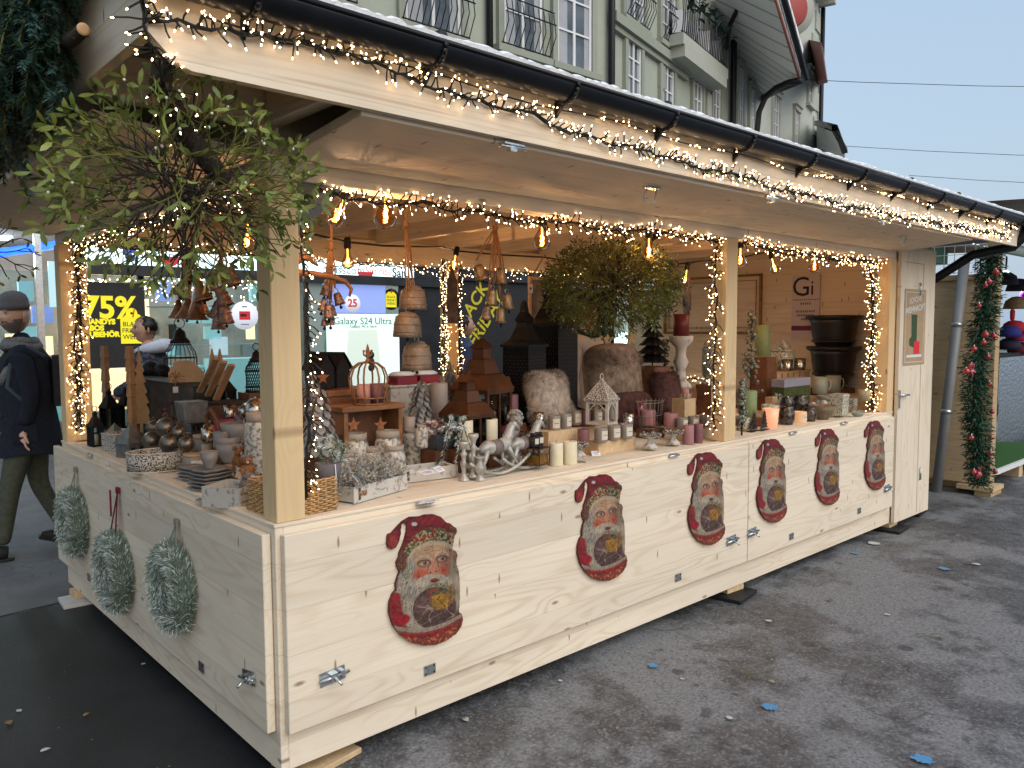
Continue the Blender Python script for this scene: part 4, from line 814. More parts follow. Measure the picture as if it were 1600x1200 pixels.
q = MB(); cp = [at(400, 362, 'y', .9), at(480, 364, 'y', 1.0), at(543, 378, 'y', 1.2), at(600, 384, 'y', 1.4), at(690, 386, 'y', 1.75), at(712, 392, 'y', 1.8), at(780, 398, 'y', 1.8), at(850, 402, 'y', 1.7), at(900, 410, 'y', 1.7), at(1000, 420, 'y', 1.5), at(1073, 411, 'y', 1.1), at(1100, 408, 'y', 1.0), at(1160, 402, 'y', .7), at(1206, 392, 'y', .5), at(1273, 390, 'y', .3)]
q.tube(cp, .006, black, 6); tag(q.build('festoon_cable'), 'black festoon cable strung through the inside of the stall', 'cable')
# ================================================================== MISTLETOE, FIR, WREATHS
random.seed(21)
def mistletoe(name, label, c, rx, rz_, n0, depth, leafL, seed, cat='mistletoe', branch=None, stemr=.003, step=.085, lms=(mleaf, mleaf2), squash=(1, 1, 1), droop=0., minup=-1.):
    random.seed(seed); t_ = thing(name, label, cat, c); st_ = MB(); lf = MB(); br = MB(); c = V(c)
    def grow(p, d, k, r_):
        L = step*ru(.75, 1.15)*(1.35 if k == depth else 1)
        d = (d+V((0, 0, -droop))).normalized(); m_ = p+d*L*.5+V((ru(-1, 1), ru(-1, 1), ru(-1, 1)))*L*.07; e = p+d*L
        q_ = V(((e.x)/rx/squash[0], e.y/rx/squash[1], e.z/rz_)).length
        st_.tube([p, m_, e], [r_, r_*.9, r_*.85], mstem if k < depth-1 else w_bark, 4 if k > 2 else 3, cap=False)
        if k <= 0 or q_ > 1:
            s_ = d.orthogonal().normalized(); s_.rotate(Mx.Rotation(ru(0, 6.28), 3, d))
            for sg_ in (1, -1):
                dd = (d*.75+s_*sg_*ru(.5, .9)+V((0, 0, -.12))).normalized(); lf.leaf(e, dd, s_.cross(d)+V((0, 0, .4)), leafL*ru(.75, 1.2), leafL*ru(.24, .36), random.choice(lms), ru(.02, .25))
            if rnd() < .12: br_b.sph(e+V((0, 0, -.006)), .0042, mberry, 6)
            return
        s_ = d.orthogonal().normalized(); s_.rotate(Mx.Rotation(ru(0, 6.28), 3, d))
        nb_ = 2 if rnd() < .8 or k > 3 else 3
        for j in range(nb_):
            sg_ = (1, -1, .2)[j]; dd = (d*ru(.8, 1.1)+s_*sg_*ru(.35, .75)).normalized(); grow(e, dd, k-1, r_*.84)
        if k <= depth-2 and rnd() < .5:
            for sg_ in (1, -1): lf.leaf(e, (d*.4+s_*sg_).normalized(), s_.cross(d)+V((0, 0, .4)), leafL*ru(.7, 1.1), leafL*.28, random.choice(lms), .1)
    br_b = MB()
    for i in range(n0):
        z_ = 1-2*(i+.5)/n0; a = i*2.39996; r_ = math.sqrt(max(0, 1-z_*z_)); 
        if z_ < minup: continue
        d = V((r_*math.cos(a)*squash[0], r_*math.sin(a)*squash[1], z_)); grow(V((ru(-.5, .5), 0, ru(-.6, .6)))*.12*rx/.315+d*.02, d.normalized(), depth, stemr)
    st_.build('stems', t_); lf.build('leaves', t_)
    if br_b.v: tag(br_b.build('berries', t_), kind='stuff')
    if branch: q = MB(); q.tube([V(p)-c for p in branch[0]], branch[1], w_bark, 10); q.build('branch', t_)
    return t_
mc_ = at(286, 296, 'y', -.34)
mistletoe('mistletoe_ball', 'big loose green mistletoe ball hanging from the front roof corner', mc_, .285, .205, 80, 5, .040, 5, branch=([(-.47, -.47, 2.26), at(250, 130, 'y', -.44), at(272, 170, 'y', -.40), at(295, 215, 'y', -.36), at(325, 250, 'y', -.34), at(352, 285, 'y', -.33)], [.027, .026, .027, .029, .030, .022]), step=.085)
m2 = at(955, 448, 'y', .42)
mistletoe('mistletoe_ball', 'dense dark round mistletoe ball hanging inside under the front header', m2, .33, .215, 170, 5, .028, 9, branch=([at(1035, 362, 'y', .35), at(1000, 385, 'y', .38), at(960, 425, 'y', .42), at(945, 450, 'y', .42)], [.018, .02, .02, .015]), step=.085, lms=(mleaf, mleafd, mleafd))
m3 = at(-14, 395, 'y', 1.2)
mistletoe('mistletoe_sprig', 'small dark mistletoe sprig at the left picture edge under the side flap', m3, .13, .09, 12, 3, .04, 4, step=.06)
# fir bough on the left gable
def needles(q, path, L, mat, dens=420, w_=.0022):
    tot = sum((b_-a).length for a, b_ in zip(path, path[1:])); n = int(tot*dens)
    for i in range(n):
        f = rnd(); p = along(path, f); d = (along(path, min(1, f+.04))-along(path, max(0, f-.04))).normalized(); s_ = d.orthogonal(); s_.rotate(Mx.Rotation(ru(0, 6.28), 3, d)); 
        v_ = (d*.75+s_.normalized()*.8+V((0, 0, -.15))).normalized()*L*ru(.7, 1.1); e_ = v_.orthogonal().normalized()*w_
        q.add([p-e_, p+e_, p+v_], [(0, 1, 2)], mat)
fir = thing('fir_bough', 'dark drooping fir boughs fixed over the left gable board beside a cut log end', 'fir branch'); wd_q = MB(); nq = MB()
random.seed(5)
for i in range(84):
    y0 = ru(-.15, 1.2); z0_ = 2.56+ru(-.09, .05)+(y0+.16)*.12; top = V((-.57-ru(0, .12), y0, z0_)); ln = ru(.26, .52)*(.75+.4*min(1, (y0+.2)/.5))
    if y0 < .0: ln *= .95
    sw = ru(-.25, .12); path = [top, top+V((ru(-.06, .02), sw*ln*.3, -ln*.3)), top+V((ru(-.08, .02), sw*ln*.6, -ln*.65)), top+V((ru(-.08, .02), sw*ln, -ln))]
    wd_q.tube(path, [.005, .004, .003, .0015], mstem if i % 3 else w_bark, 4); mt_ = firg if rnd() < .82 else firb
    needles(nq, path, .024, mt_, 700)
    for k in range(11):
        f = .1+.85*rnd(); p = along(path, f); l2 = ln*.36*(1.15-f); sg_ = 1 if k % 2 else -1; e_ = p+V((ru(-.04, .03), sg_*l2*.75, -l2*.75)); wd_q.tube([p, e_], [.002, .001], mstem, 3); needles(nq, [p, (p+e_)/2+V((0, 0, .005)), e_], .022, mt_, 800)
for i in range(240):
    y0 = ru(-.12, 1.0); p = V((-.62+ru(-.03, .03), y0, 2.53+ru(-.04, .05)+y0*.12)); e_ = p+V((ru(-.05, .0), ru(-.16, .16), ru(-.02, .05))); needles(nq, [p, e_], .024, firg, 800)
wd_q.build('twigs', fir); nq.build('needles', fir)
p = at(130, 46, 'x', -.60); q = MB(); q.tube([V((-.60, p.y, p.z)), V((-.585, p.y+.25, p.z+.02)), V((-.57, 1.2, p.z+.16))], [.016, .017, .022], w_bark, 14); q.lathe([(.0157, 0), (.0157, .002), (.008, .003), (.001, .003)], (0, 0, 0), w_cut, 16, X=Mx.Translation(V((-.60, p.y-.001, p.z))) @ Mx.Rotation(PI/2, 4, 'X')); q.build('log', fir)
# wreaths on the side shutter
frost = M('frosted_needles', (.70, .78, .77), .7, var=.2, scale=30); grn2 = M('grey_green_needles', (.19, .27, .22), .7, var=.35, scale=20)
def wreath_meshes():
    random.seed(31); q = MB(); Rm, rt = .150, .060; X0 = Mx(((0, 0, -1, 0), (1, 0, 0, 0), (0, 1, 0, 0), (0, 0, 0, 1)))
    # local frame: wreath lies in the y-z plane, facing -x
    ring = [V((0, Rm*math.cos(2*PI*i/28), Rm*math.sin(2*PI*i/28))) for i in range(29)]
    q.tube(ring, .034, grn2, 8); base = q
    n = MB()
    for i in range(10500):
        a = ru(0, 2*PI); b_ = ru(-PI*.8, PI*.8); out = V((0, math.cos(a), math.sin(a))); tan = V((0, -math.sin(a), math.cos(a))); fr_ = V((-1, 0, 0))
        o_ = fr_*math.cos(b_)+out*math.sin(b_); p = V((0, Rm*math.cos(a), Rm*math.sin(a)))+o_*rt*ru(.35, .85); d = (o_*.7+tan*ru(.3, 1.1)*-1+V((ru(-.5, .5), ru(-.5, .5), ru(-.5, .5)))).normalized(); L = ru(.018, .034); e_ = d.orthogonal(); e_.rotate(Mx.Rotation(ru(0, 6), 3, d)); e_ = e_.normalized()*.0018
        white_ = rnd() < (.62 if (math.sin(a-3.6) > .35) else .40 if o_.x < -.7 else .18)
        n.add([p-e_, p+e_, p+d*L+e_*.5, p+d*L-e_*.5], [(0, 1, 2, 3)], frost if white_ else grn2)
    return base, n
wb, wn_ = wreath_meshes()
wreaths = []
specs = [(at(118, 815, 'x', -.06), .95, 'frosted fir wreath on a grey ribbon, nearest the back end of the side shutter', M('grey_green_ribbon', (.22, .25, .2), .8), (118, 737)), (at(183, 892, 'x', -.06), .98, 'frosted fir wreath on a burgundy velvet ribbon in the middle of the side shutter', M('burgundy_ribbon', (.18, .01, .03), .8), (184, 770)), (at(274, 916, 'x', -.06), .92, 'frosted fir wreath on a grey ribbon, nearest the front corner of the side shutter', MATS['grey_green_ribbon'], (276, 820))]
me_b = me_n = None
for c_, s_, lb, rb, tp in specs:
    t_ = thing('fir_wreath', lb, 'wreath', (-.075, c_.y, c_.z), 0, 'fir wreaths on the side shutter'); t_.scale = (s_, s_, s_)
    if me_b is None: o1 = wb.build('wreath_ring', t_); o2 = wn_.build('needles', t_); me_b, me_n = o1, o2
    else:
        for o_ in (me_b, me_n): c2 = o_.copy(); C.objects.link(c2); c2.parent = t_
    tpp = at(*tp, 'x', -.045); dz = (tpp.z-c_.z)/s_; dy = (tpp.y-c_.y)/s_; q = MB()
    for sg_ in (1, -1): q.add([(.03, dy-.008, dz), (.03, dy+.008, dz), (.0, sg_*.045+.010, .16), (.0, sg_*.045-.010, .16), (.028, dy-.008, dz), (.028, dy+.008, dz), (-.002, sg_*.045+.010, .16), (-.002, sg_*.045-.010, .16)], [(0, 1, 2, 3), (7, 6, 5, 4), (0, 3, 7, 4), (1, 5, 6, 2)], rb)
    if 'burgundy' in lb: q.box((.0, dy+.015, dz-.05), (.004, .02, .13), rb); q.box((-.03, .04, .13), (.005, .014, .12), rb, .2)
    q.box((.03, dy, dz+.012), (.012, .03, .03), rb); q.build('ribbon', t_)
# ================================================================== PAINTED PLAQUES (bearded man in a red hood)
OUT = [(55, 310), (57, 270), (62, 245), (90, 235), (130, 190), (170, 150), (230, 115), (310, 112), (350, 98), (420, 95), (480, 115), (525, 160), (560, 168), (585, 190), (612, 205), (618, 235), (600, 262), (590, 300), (580, 350), (575, 375), (605, 388), (622, 420), (612, 455), (608, 490), (628, 540), (637, 610), (640, 700), (635, 800), (628, 882), (655, 900), (664, 945), (650, 1000), (600, 1055), (520, 1098), (430, 1120), (330, 1112), (230, 1075), (150, 1010), (95, 930), (65, 830), (70, 750), (95, 690), (120, 665), (117, 620), (135, 560), (150, 530), (130, 490), (125, 455), (145, 420), (148, 385), (170, 340), (190, 285), (204, 230), (208, 185), (195, 165), (168, 165), (160, 210), (158, 250), (145, 300), (120, 345), (90, 358), (62, 345)]
sk = lambda x, y: ((x-355)*.36/612, -(y+.17*(x-355)-610)*.53/1050)
OP = [sk(*p) for p in OUT]
def inside(px, py, poly):
    c_ = np.zeros(px.shape, bool); n = len(poly)
    for i in range(n):
        x1, y1 = poly[i]; x2, y2 = poly[(i+1) % n]
        if y1 == y2: continue
        cond = ((y1 > py) != (y2 > py)) & (px < (x2-x1)*(py-y1)/(y2-y1)+x1); c_ ^= cond
    return c_
def vnoise(x, y, s_, seed):
    rs = np.random.RandomState(seed); G = rs.rand(400, 400); x = x/s_+50; y = y/s_+50; xi = np.floor(x).astype(int); yi = np.floor(y).astype(int); fx = x-xi; fy = y-yi; fx = fx*fx*(3-2*fx); fy = fy*fy*(3-2*fy)
    g_ = lambda a, b_: G[a % 400, b_ % 400]
    return (g_(xi, yi)*(1-fx)+g_(xi+1, yi)*fx)*(1-fy)+(g_(xi, yi+1)*(1-fx)+g_(xi+1, yi+1)*fx)*fy
def paint(x, y):
    n1 = vnoise(x, y, 40, 1); n2 = vnoise(x, y, 14, 2); n3 = vnoise(x, y, 7, 3); st1 = vnoise(x+y*.25, y*.16, 5, 4)
    col = np.zeros(x.shape+(3,))
    def put(mask, c_, var=0., nn=None):
        m_ = np.clip(mask, 0, 1)[..., None]; cc = np.array(c_)[None, :]*(1+var*((n2 if nn is None else nn)-.5)*2)[..., None]; col[:] = col*(1-m_)+cc*m_
    S = lambda v_, w_=1.: np.clip(.5-v_/w_, 0, 1)          # soft mask, inside where v < 0
    el = lambda cx, cy, rx, ry, w_=.12, rot=0.: S(np.sqrt((((x-cx)*math.cos(rot)+(y-cy)*math.sin(rot))/rx)**2+((-(x-cx)*math.sin(rot)+(y-cy)*math.cos(rot))/ry)**2)-1, w_)
    put(np.ones(x.shape), (.20, .045, .04), .5)                                        # worn dark red board
    put(S(y-330+(x-300)*.05, 30)*(x < 600), (.26, .02, .03), .4, n1); put(el(400, 140, 110, 34, .5), (.42, .03, .05), .3); put(el(100, 300, 34, 45, .5), (.36, .06, .05), .5)
    put(S(np.abs(np.sin(x*.03+y*.02))-.12, .2)*(y < 200), (.11, .01, .015), .3)
    # beard and hair
    put(el(345, 700, 225, 330, .10)*(y > 380), (.50, .48, .42), .22, st1); put(el(600, 600, 50, 290, .2), (.46, .42, .36), .3, st1); put(el(210, 560, 75, 170, .3), (.44, .44, .40), .3, st1)
    put(S(np.abs(st1-.35)-.07, .08)*el(300, 700, 200, 260, .2), (.30, .31, .30), .2); put(S(np.abs(st1-.7)-.06, .08)*el(300, 700, 200, 260, .2), (.68, .66, .58), .1)
    # face
    put(el(412, 445, 150, 165, .06), (.60, .40, .27), .12, n1); put(el(400, 350, 110, 55, .5), (.66, .47, .33), .1); put(el(530, 470, 30, 110, .5), (.45, .26, .17), .2)
    put(el(312, 560, 62, 44, .7), (.62, .17, .11), .25); put(el(500, 535, 42, 50, .7), (.60, .18, .12), .25)
    put(el(415, 500, 24, 75, .5), (.66, .36, .26), .1); put(el(412, 535, 34, 24, .4), (.68, .30, .22), .1); put(el(390, 548, 8, 7, .5), (.2, .06, .05)); put(el(437, 540, 8, 7, .5), (.2, .06, .05)); put(el(374, 500, 6, 55, .6, .15), (.36, .16, .12)); put(el(452, 480, 6, 45, .6, -.15), (.36, .16, .12))
    for cx, cy, rx in ((340, 474, 46), (485, 446, 38)):
        put(el(cx, cy, rx+10, 30, .25, -.15), (.40, .20, .15), .2); put(el(cx, cy, rx*.86, 14, .15, -.15), (.52, .47, .40), .1); put(el(cx+6, cy-3, 16, 14, .2), (.10, .09, .08), .2); put(el(cx+6, cy-2, 7, 7, .3), (.01, .01, .01)); put(el(cx+1, cy-8, 4, 4, .3), (.8, .8, .8))
        e_ = np.sqrt(((x-cx)/(rx+6))**2+((y-cy-4)/30)**2); put(S(np.abs(e_-1)-.10, .10)*(y < cy+2), (.10, .05, .04)); put(S(np.abs(e_-1)-.05, .10)*(y > cy+2), (.25, .11, .08))
        e_ = np.sqrt(((x-cx)/(rx+22))**2+((y-cy-5)/64)**2); put(S(np.abs(e_-1)-.13, .12)*(y < cy-22), (.62, .58, .50), .25, st1)
    for k in range(3): put(S(np.abs(y-(345+k*18)+8*np.sin(x*.03))-2.2, 2.5)*el(420, 360, 90, 60, .4), (.50, .31, .20))
    # moustache and mouth
    for cx, sg_ in ((350, 1), (480, -1)): put(el(cx, 610, 95, 40, .2, -.28*sg_), (.60, .57, .50), .3, st1)
    put(el(424, 612, 36, 17, .25, -.05), (.24, .03, .03), .2); put(el(424, 606, 30, 5, .4), (.42, .10, .09))
    # fur band and holly wreath over the brow
    bx = (x-430)/275.; arc = 250+bx*bx*165+(x < 250)*(250-x)*.55
    put(S(np.abs(y-arc-58)-24, 10)*(x > 180)*(x < 590), (.60, .54, .44), .25, st1)
    leafm = S(np.abs(y-arc+2)-48, 14)*(x > 130)*(x < 615)
    put(leafm, (.10, .13, .05), .9, n3); put(leafm*S(.58-n2, .06), (.36, .36, .16), .4); put(leafm*S(.66-vnoise(x, y, 17, 9), .05), (.45, .04, .05), .3); put(leafm*S(.70-vnoise(x, y, 11, 12), .05), (.55, .50, .36), .2); put(leafm*S(vnoise(x, y, 12, 5)-.26, .06), (.03, .035, .02))
    put(el(165, 450, 38, 80, .4), (.22, .10, .07), .9, n3); put(el(600, 430, 22, 60, .5), (.36, .22, .17), .7, n3); put(el(590, 210, 34, 40, .4), (.20, .10, .06), .9, n3)
    # clove-studded orange in a nest of curls
    put(el(425, 830, 180, 165, .05)*(y < 985), (.135, .085, .085), .45); put(el(350, 790, 80, 80, .6), (.22, .14, .14), .4)
    cur = np.abs(np.sin(.035*(x-420)+2.3*vnoise(x, y, 70, 6)*3+.02*y)+np.sin(.045*y+3*vnoise(x, y, 60, 8)))
    put(S(cur-.16, .16)*el(425, 870, 172, 115, .08)*(y > 800), (.50, .42, .36), .2)
    put(el(470, 775, 82, 70, .3), (.55, .33, .06), .35); put(S(vnoise(x, y, 10, 7)-.2, .05)*el(470, 775, 80, 68, .1), (.12, .06, .02)); put(el(560, 730, 40, 70, .5), (.38, .25, .10), .5)
    put(el(450, 680, 85, 45, .3)*S(.42-n3, .1), (.17, .20, .10), .6); put(el(420, 700, 60, 30, .5)*S(.6-n2, .1), (.40, .08, .06))
    # robe, cream line and rusty trim
    put(S(x-150-.13*(y-700), 20)*(y > 690)*(y < 1000), (.36, .03, .04), .5); put(el(165, 890, 60, 42, .3), (.42, .02, .035), .3)
    yb = 985-((x-330)/300.)**2*75
    put(S(yb-y, 8)*1., (.40, .10, .09), .6, n3); put(S(np.abs(y-yb-6)-16, 8), (.50, .44, .38), .25, st1); put(S(np.abs(y-yb-52)-15, 14)*(x > 150)*(x < 560), (.42, .015, .04), .25)
    put(S(.56-n3, .1)*S(yb+55-y, 14), (.20, .055, .035), .6); put(S(.74-n2, .06)*S(yb+55-y, 14), (.55, .22, .06), .4)
    put(S(.80-n3, .05)*(n1 > .45), (.17, .08, .06)); put(el(265, 170, 23, 15, .2), (.75, .76, .85))
    return np.clip(col, 0, 1)**1.12*np.array([.60, .53, .46])*(.72+.5*vnoise(x, y, 90, 21))[..., None]
step_ = 4.6; gx_ = np.arange(40, 680, step_); gy_ = np.arange(85, 1135, step_); GX, GY = np.meshgrid(gx_, gy_)
ins = inside(GX+step_/2, GY+step_/2, OUT)[:-1, :-1]; colr = paint(GX, GY); nyy, nxx = GX.shape
used = np.zeros((nyy, nxx), bool); used[:-1, :-1] |= ins; used[1:, :-1] |= ins; used[:-1, 1:] |= ins; used[1:, 1:] |= ins
idx = -np.ones((nyy, nxx), int); idx[used] = np.arange(used.sum())
vx, vy = sk(GX[used], GY[used]); vz = .0108+.0012*vnoise(GX[used], GY[used], 9, 33)
fi = np.argwhere(ins); faces = [(int(idx[a+1, b_]), int(idx[a+1, b_+1]), int(idx[a, b_+1]), int(idx[a, b_])) for a, b_ in fi]
me = bpy.data.meshes.new('painted_face'); me.from_pydata(list(zip(vx.tolist(), vy.tolist(), vz.tolist())), [], faces)
at_ = me.color_attributes.new('paint', 'FLOAT_COLOR', 'POINT'); cc = colr[used]; at_.data.foreach_set('color', np.concatenate([cc, np.ones((len(cc), 1))], 1).astype(np.float32).ravel())
m, t, b, o = newmat('aged_print_paint'); ca = t.nodes.new('ShaderNodeVertexColor'); ca.layer_name = 'paint'; t.links.new(ca.outputs[0], b.inputs['Base Color']); b.inputs['Roughness'].default_value = .45; b.inputs['Coat Weight'].default_value = .15
me.materials.append(m); me.polygons.foreach_set('use_smooth', [True]*len(me.polygons)); me.update()
edge = M('worn_plaque_edge', (.10, .022, .018), .6, var=.5, scale=40)
q = MB(); q.prism(OP, .0105, edge); bd_o = None
spots = [(at(667, 908, 'y', -.05), 'bearded man plaque with red hood, first from the front corner and largest'), (at(942, 826, 'y', -.05), 'bearded man plaque with red hood, second from the front corner'), (at(1106, 780, 'y', -.05), 'bearded man plaque with red hood just left of the two bolts at the shutter joint'), (at(1208, 752, 'y', -.05), 'bearded man plaque with red hood just right of the shutter joint'), (at(1295, 730, 'y', -.05), 'bearded man plaque with red hood, second from the door'), (at(1369, 712, 'y', -.05), 'bearded man plaque with red hood, hanging nearest the door')]
for c_, lb in spots:
    t_ = thing('bearded_man_plaque', lb, 'plaque', (c_.x, -.034, c_.z), 0, 'painted plaques on the front shutters'); t_.rotation_euler = (PI/2+R(-1.2), R(ru(-1.5, 1.5)), 0)
    if bd_o is None: bd_o = q.build('board', t_)
    else: c2 = bd_o.copy(); C.objects.link(c2); c2.parent = t_
    po = bpy.data.objects.new('painted_face', me); C.objects.link(po); po.parent = t_
# ================================================================== GOODS ON THE COUNTERS
random.seed(77)
def put(px, py, Y=None, X=None, z=None):
    if z is not None: return at(px, py, 'z', z)
    if Y is None and X is None: return at(px, py, 'z', CZ)
    p = at(px, py, 'y', Y) if Y is not None else at(px, py, 'x', X)
    if p.z < CZ: p = at(px, py, 'z', CZ)
    return p
def crate(p, w_, what, mat=None, d_=None):
    if p.z < CZ+.012: return
    d_ = d_ or w_; q = MB(); h_ = p.z-CZ-.002; m_ = mat or w_brown
    q.box((p.x, p.y, CZ+h_/2+.0005), (w_, d_, h_), m_)
    for k in range(2): q.box((p.x, p.y-d_/2-.003, CZ+h_*(.3+.45*k)), (w_, .005, h_*.3), m_)
    tag(q.build('display_crate', None, .002), 'dark wooden crate raising the '+what, 'crate')
def simple(name, label, cat, p, group=None, rz=0.):
    return thing(name, label, cat, p, rz, group)
cand = {'white': M('ivory_wax', (.74, .68, .50), .5, var=.05, scale=30), 'plum': M('plum_wax', (.20, .085, .10), .5, var=.15), 'maroon': M('maroon_wax', (.13, .02, .02), .45, var=.2), 'mauve': M('mauve_wax', (.36, .17, .18), .5, var=.1), 'green': M('sage_wax', (.20, .27, .12), .5, var=.1), 'pink': M('pink_wax', (.55, .27, .22), .5, var=.1), 'magenta': M('raspberry_wax', (.45, .04, .10), .45, var=.1), 'taupe': M('taupe_wax', (.42, .36, .32), .5, var=.1), 'char': M('charcoal_wax', (.06, .06, .06), .5, var=.1)}
def candle(px, py, wp, hp, col, label, Y=None, X=None, z=None, cr=None, group=None):
    p = put(px, py, Y, X, z); k = mpp(p); r_ = wp*k/2; h = hp*k
    if cr: crate(p, wp*k*1.6, cr)
    q = MB(); q.lathe([(r_*.96, 0), (r_, .003), (r_, h-.004), (r_*.93, h), (r_*.8, h-.002), (.001, h-.004)], (0, 0, 0), cand[col], 22)
    t_ = simple('pillar_candle', label, 'candle', p, group); q.build('wax', t_); q = MB(); q.rod((0, 0, h-.004), (.002, 0, h+.01), .0012, black, 4); q.build('wick', t_); return t_
bandp = M('cream_label', (.66, .60, .50), .7); glz = M('taupe_glazed_glass', (.26, .23, .20), .3, var=.1, scale=5); woodlid = M('light_wood_lid', (.42, .30, .19), .6, var=.1)
def jar(px, py, wp, hp, label, Y=None, X=None, z=None, lid=True, col=None, lab=True, group='scented candle jars', name='candle_jar'):
    p = put(px, py, Y, X, z); k = mpp(p); r_ = wp*k/2; h = hp*k; t_ = simple(name, label, 'candle jar', p, group, ru(-.3, .3)); q = MB()
    q.lathe([(r_*.9, 0), (r_, .006), (r_, h*.82), (r_*.96, h*.86), (r_*.86, h*.86), (r_*.86, h*.78), (.001, h*.78)], (0, 0, 0), col or glz, 20); q.build('jar', t_)
    if lab:
        q = MB(); a0 = -PI/2-PI*.25; vs = []; n = 8
        for i in range(n+1):
            a = a0+1.25*i/n; vs += [(r_*1.012*math.cos(a), r_*1.012*math.sin(a), h*.18), (r_*1.012*math.cos(a), r_*1.012*math.sin(a), h*.70)]
        q.add(vs, [(2*i, 2*i+2, 2*i+3, 2*i+1) for i in range(n)], bandp, True)
        q.box((r_*1.02*math.cos(a0+.62), r_*1.02*math.sin(a0+.62), h*.45), (.0008, r_*.7, h*.03), greyp, a0+.62); q.build('label', t_)
    if lid: q = MB(); q.lathe([(r_*.9, h*.861), (r_*.98, h*.865), (r_*.98, h*.985), (r_*.9, h), (.001, h)], (0, 0, 0), woodlid, 20); q.build('lid', t_)
    else: q = MB(); q.rod((0, 0, h*.78), (0, 0, h*.86), .0013, black, 4); q.build('wick', t_)
    return t_
def tagpaper(p, label, rz=0., tilt=0., s_=.03):
    q = MB(); q.box((0, 0, .0008), (s_*1.6, s_, .0006), paper); q.box((0, s_*.12, .0013), (s_*1.1, s_*.1, .0003), greyp); q.box((0, -s_*.15, .0013), (s_*.8, s_*.1, .0003), greyp)
    o_ = q.build('price_card'); o_.location = p; o_.rotation_euler = (tilt, 0, rz); tag(o_, label, 'price card'); return o_
def swing(t_, p, s_=.02, mat=None, L=.04):   # paper tag on a string as a part
    q = MB(); q.tube([p, V(p)+V((.004, -.002, -L*.5)), V(p)+V((.002, -.004, -L))], .0008, jute, 3); q.box(V(p)+V((.002, -.006, -L-s_*.6)), (s_*.75, .001, s_*1.2), paper, ru(-.5, .5)); q.box(V(p)+V((.002, -.0068, -L-s_*.6)), (s_*.4, .0005, s_*.3), greyp); q.build('price_tag', t_)
grnd = tin
# ---------- bells
brass = M('aged_copper_bell', (.30, .17, .11), .38, .8, var=.4, scale=35, bump=.2); bellp = M('patinated_bell', (.33, .26, .17), .45, .6, var=.5, scale=30, bump=.3, col2=(.12, .09, .06)); clay = M('grey_brown_clay_bell', (.22, .17, .125), .5, .2, var=.35, scale=16, bump=.3); bronze = M('brown_bronze_bell', (.25, .16, .13), .42, .6, var=.5, scale=50, bump=.5)
def bellshape(kind, r_, h):
    return {'cone': [(.004, h), (.012, h*.95), (r_*.55, h*.45), (r_*.95, h*.06), (r_, 0), (r_*.93, .0), (r_*.5, h*.44), (.004, h*.9)],
            'bell': [(.006, h), (r_*.55, h*.97), (r_*.66, h*.85), (r_*.72, h*.5), (r_*.86, h*.18), (r_, 0), (r_*.93, 0), (r_*.66, h*.48), (.004, h*.85)],
            'dome': [(.006, h), (r_*.5, h*.96), (r_*.85, h*.78), (r_*.97, h*.5), (r_, h*.12), (r_*1.03, .0), (r_*.93, 0), (r_*.9, h*.5), (.004, h*.85)]}[kind]
def bells(label, ax, val, items, kind, mat, top, rope=jute, group=None, loopw=.01):
    tp = at(*top, ax, val); t_ = thing('hanging_bells', label, 'bells', tp, 0, group)
    for px, py, wp, hp, tilt in items:
        p = at(px, py, ax, val)+V((ru(-.02, .02), ru(-.02, .02), 0)); k = mpp(p); r_ = wp*k/2; h = hp*k; X = Mx.Translation(p-tp) @ Mx.Rotation(tilt, 4, V(cv.tolist())); q = MB()
        q.lathe(bellshape(kind, r_, h), (0, 0, 0), mat, 20, X=X)
        for f in ((.2, .5, .8) if kind == 'dome' else (.12,)): rr = {'dome': (1.03, .99, .86), 'bell': (.93,), 'cone': (.96,)}[kind][0 if kind != 'dome' else (.2, .5, .8).index(f)]*r_; q.tube([X @ V((rr*math.cos(a), rr*math.sin(a), h*f)) for a in [2*PI*i/20 for i in range(21)]], r_*.03, mat, 4)
        if kind == 'dome':
            for i in range(16): a = 2*PI*i/16; q.sph(X @ V((r_*1.02*math.cos(a), r_*1.02*math.sin(a), h*.1)), r_*.045, bellp, 5)
        if kind == 'bell' and mat is bronze:
            for i in range(24): a = 2*PI*i/12; q.sph(X @ V((r_*.75*math.cos(a), r_*.75*math.sin(a), h*(.35 if i < 12 else .6))), r_*.08, mat, 5)
        q.tube([X @ V((.012*math.cos(a), 0, h+.01+.012*math.sin(a))) for a in [2*PI*i/10 for i in range(11)]], .002, zinc, 4); b_ = q.build('bell', t_)
        q = MB(); q.rod(X @ V((0, 0, h*.7)), X @ V((0, 0, -.008)), .003, dkmetal, 5); q.sph(X @ V((0, 0, -.012)), .008, dkmetal, 6); q.build('clapper', b_)
        e_ = X @ V((0, 0, h+.02)); q = MB()
        for o_ in (-loopw, loopw): q.tube([e_, e_*.5+V((o_, 0, 0)), V((o_*.3, 0, 0))], .0035, rope, 5)
        q.build('rope', t_)
    q = MB(); q.tube([(0, 0, .11), (.004, 0, .05), (0, 0, 0)], .006, rope, 6); q.sph((0, 0, .0), .014, rope, 8, (1, 1, 1.3)); 
    for i in range(10): q.tube([(0, 0, 0), (ru(-.025, .025), ru(-.02, .02), ru(-.03, .01))], .0022, rope, 3)
    q.build('rope', t_); return t_
bells('cluster of slim copper cone bells under the left part of the big mistletoe', 'x', .38, [(278, 462, 34, 45, .45), (301, 440, 30, 50, -.1), (297, 498, 36, 32, .1), (311, 492, 34, 50, 0), (324, 470, 30, 42, -.3), (280, 498, 30, 30, .05), (316, 500, 36, 22, 0)], 'cone', brass, (300, 392))
